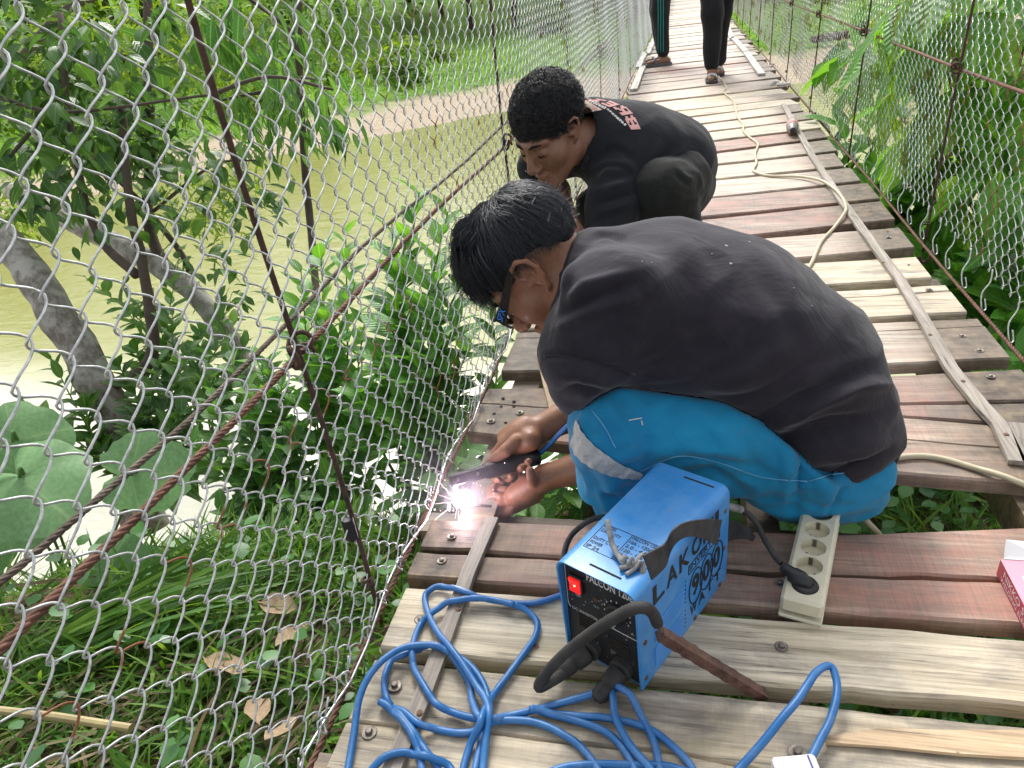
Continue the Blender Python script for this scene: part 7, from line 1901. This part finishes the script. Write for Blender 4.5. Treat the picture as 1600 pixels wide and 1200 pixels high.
Vt, Ft = fit_text('SPX', .026, .012, bold=.01); ay_ = uw
oo = PW(.092, .0752, -.0005) + lw * .0022
MB().add([oo + axx * v.x + ay_ * v.y for v in Vt], Ft).build('lettering', plain('bright blue print', (.02, .22, .75), .5), SG)

# ================================================================== SMALL THINGS ON THE DECK
EB = empty('electrode_box', (.512, .78, 0), 'red and pink cardboard box of welding electrodes at the right edge of the planks', 'box')
M_RED = plain('crimson card', (.40, .045, .075), .45, var=.12); M_PK = plain('pink card', (.66, .30, .38), .45, var=.1); M_CARD = plain('white card', (.74, .73, .72), .6, var=.06)
bo = Vector((.475, .938, .001)); bd_ = Vector((-.01, -1.0, 0)).normalized(); bx_ = Vector((1.0, -.01, 0)).normalized(); BLn, BWd, BH = .33, .075, .031
c8 = [bo + bx_ * (BWd * i) + bd_ * (BLn * j) + mz * (BH * k) for k in (0, 1) for j in (0, 1) for i in (0, 1)]
m = MB(); m.add(c8, [(1, 0, 2, 3)], 0); m.add(c8, [(4, 5, 7, 6)], 1); m.add(c8, [(0, 4, 6, 2), (5, 1, 3, 7), (2, 6, 7, 3)], 0); m.add(c8, [(0, 1, 5, 4)], 1)
m.build('carton', [M_RED, M_PK], EB)
m = MB(); m.add([bo + mz * (BH + .001) + bx_ * .004 - bd_ * 0, bo + mz * (BH + .001) + bx_ * (BWd - .004), bo + mz * (BH + .012) + bx_ * (BWd - .02) - bd_ * .03, bo + mz * (BH + .018) + bx_ * .012 - bd_ * .026, bo + mz * (BH - .0005) + bx_ * .004, bo + mz * (BH - .0005) + bx_ * (BWd - .004)], [(0, 1, 2, 3), (3, 2, 5, 4), (0, 3, 4), (1, 5, 2)]); m.build('flap', M_CARD, EB)
def box_side(d, z): return bo - bx_ * .0006 + bd_ * d + mz * z
for body, d, z, w_, h_ in (('NIKKO STEEL', .022, .0155, .120, .0115), ('WELDING ELECTRODES', .016, .0045, .150, .0075)):
    flat_text(body, box_side(d, z), bd_, mz, w_, h_, M_CARD, EB)
for k in range(7): MB().box(bo + bx_ * (.018 + .006 * k) + bd_ * .07 + mz * (BH + .0004), (.0022, .07 - .008 * (k % 3), .0004)).build('small_print', M_CARD, EB)
BT = empty('plastic_bottle', PZ(1238, 196), 'clear plastic drink bottle with red label and dark cap lying on the batten', 'bottle')
p = PZ(1238, 199, .032) + Vector((0, 0, .006)); bdv = Vector((-.10, -1, 0)).normalized()
gb = NG('clear plastic'); gb.set(Base_Color=(.75, .70, .68, 1), Roughness=.12, IOR=1.2); gb.b.inputs['Transmission Weight'].default_value = .6
MB().lathe(p - bdv * .10, bdv, [(.020, 0), (.030, .006), (.032, .02), (.031, .06), (.032, .10), (.031, .14), (.024, .17), (.013, .19), (.013, .20)], 18).build('bottle_body', gb.m, BT, smooth=40)
MB().lathe(p - bdv * .02, bdv, [(.0325, 0), (.0327, .002), (.0327, .048), (.0325, .05)], 18).build('label', plain('red label', (.55, .16, .15), .5, var=.3), BT, smooth=40)
MB().lathe(p + bdv * .098, bdv, [(.015, 0), (.0155, .003), (.015, .016), (.012, .018)], 14).build('cap', plain('dark cap', (.03, .03, .04), .4), BT, smooth=40)
# corner of a small white packet at the lower edge of the picture
AP = empty('white_packet', (.135, .555, 0), 'small white packet with a dark blue edge line by the front bolt', 'packet')
rp = Matrix.Rotation(R(13), 3, 'Z')
MB().box(Vector((.137, .548, .016)), (.052, .050, .032), rp, 0, .003).build('carton', M_CARD, AP, smooth=30)
MB().box(Vector((.137, .548, .0322)) + rp @ Vector((.017, .012, 0)), (.0025, .02, .0008), rp).build('printed_line', plain('navy print', (.03, .05, .22), .5), AP)
# pale knotted cloth scrap by the right edge far along
p = PZ(1205, 134); m = MB(); m.tube(catmull([p, p + Vector((.02, .03, .02)), p + Vector((.07, .0, .012)), p + Vector((.04, -.05, .01)), p + Vector((.12, -.04, .01))], 5), .012, 7); m.build('cloth_scrap', plain('bleached cloth', (.6, .57, .5), .9), None, smooth='all', label='knotted scrap of pale cloth lying by the right rail, far along the planks', cat='cloth')
p = PZ(1205, 262, 0)
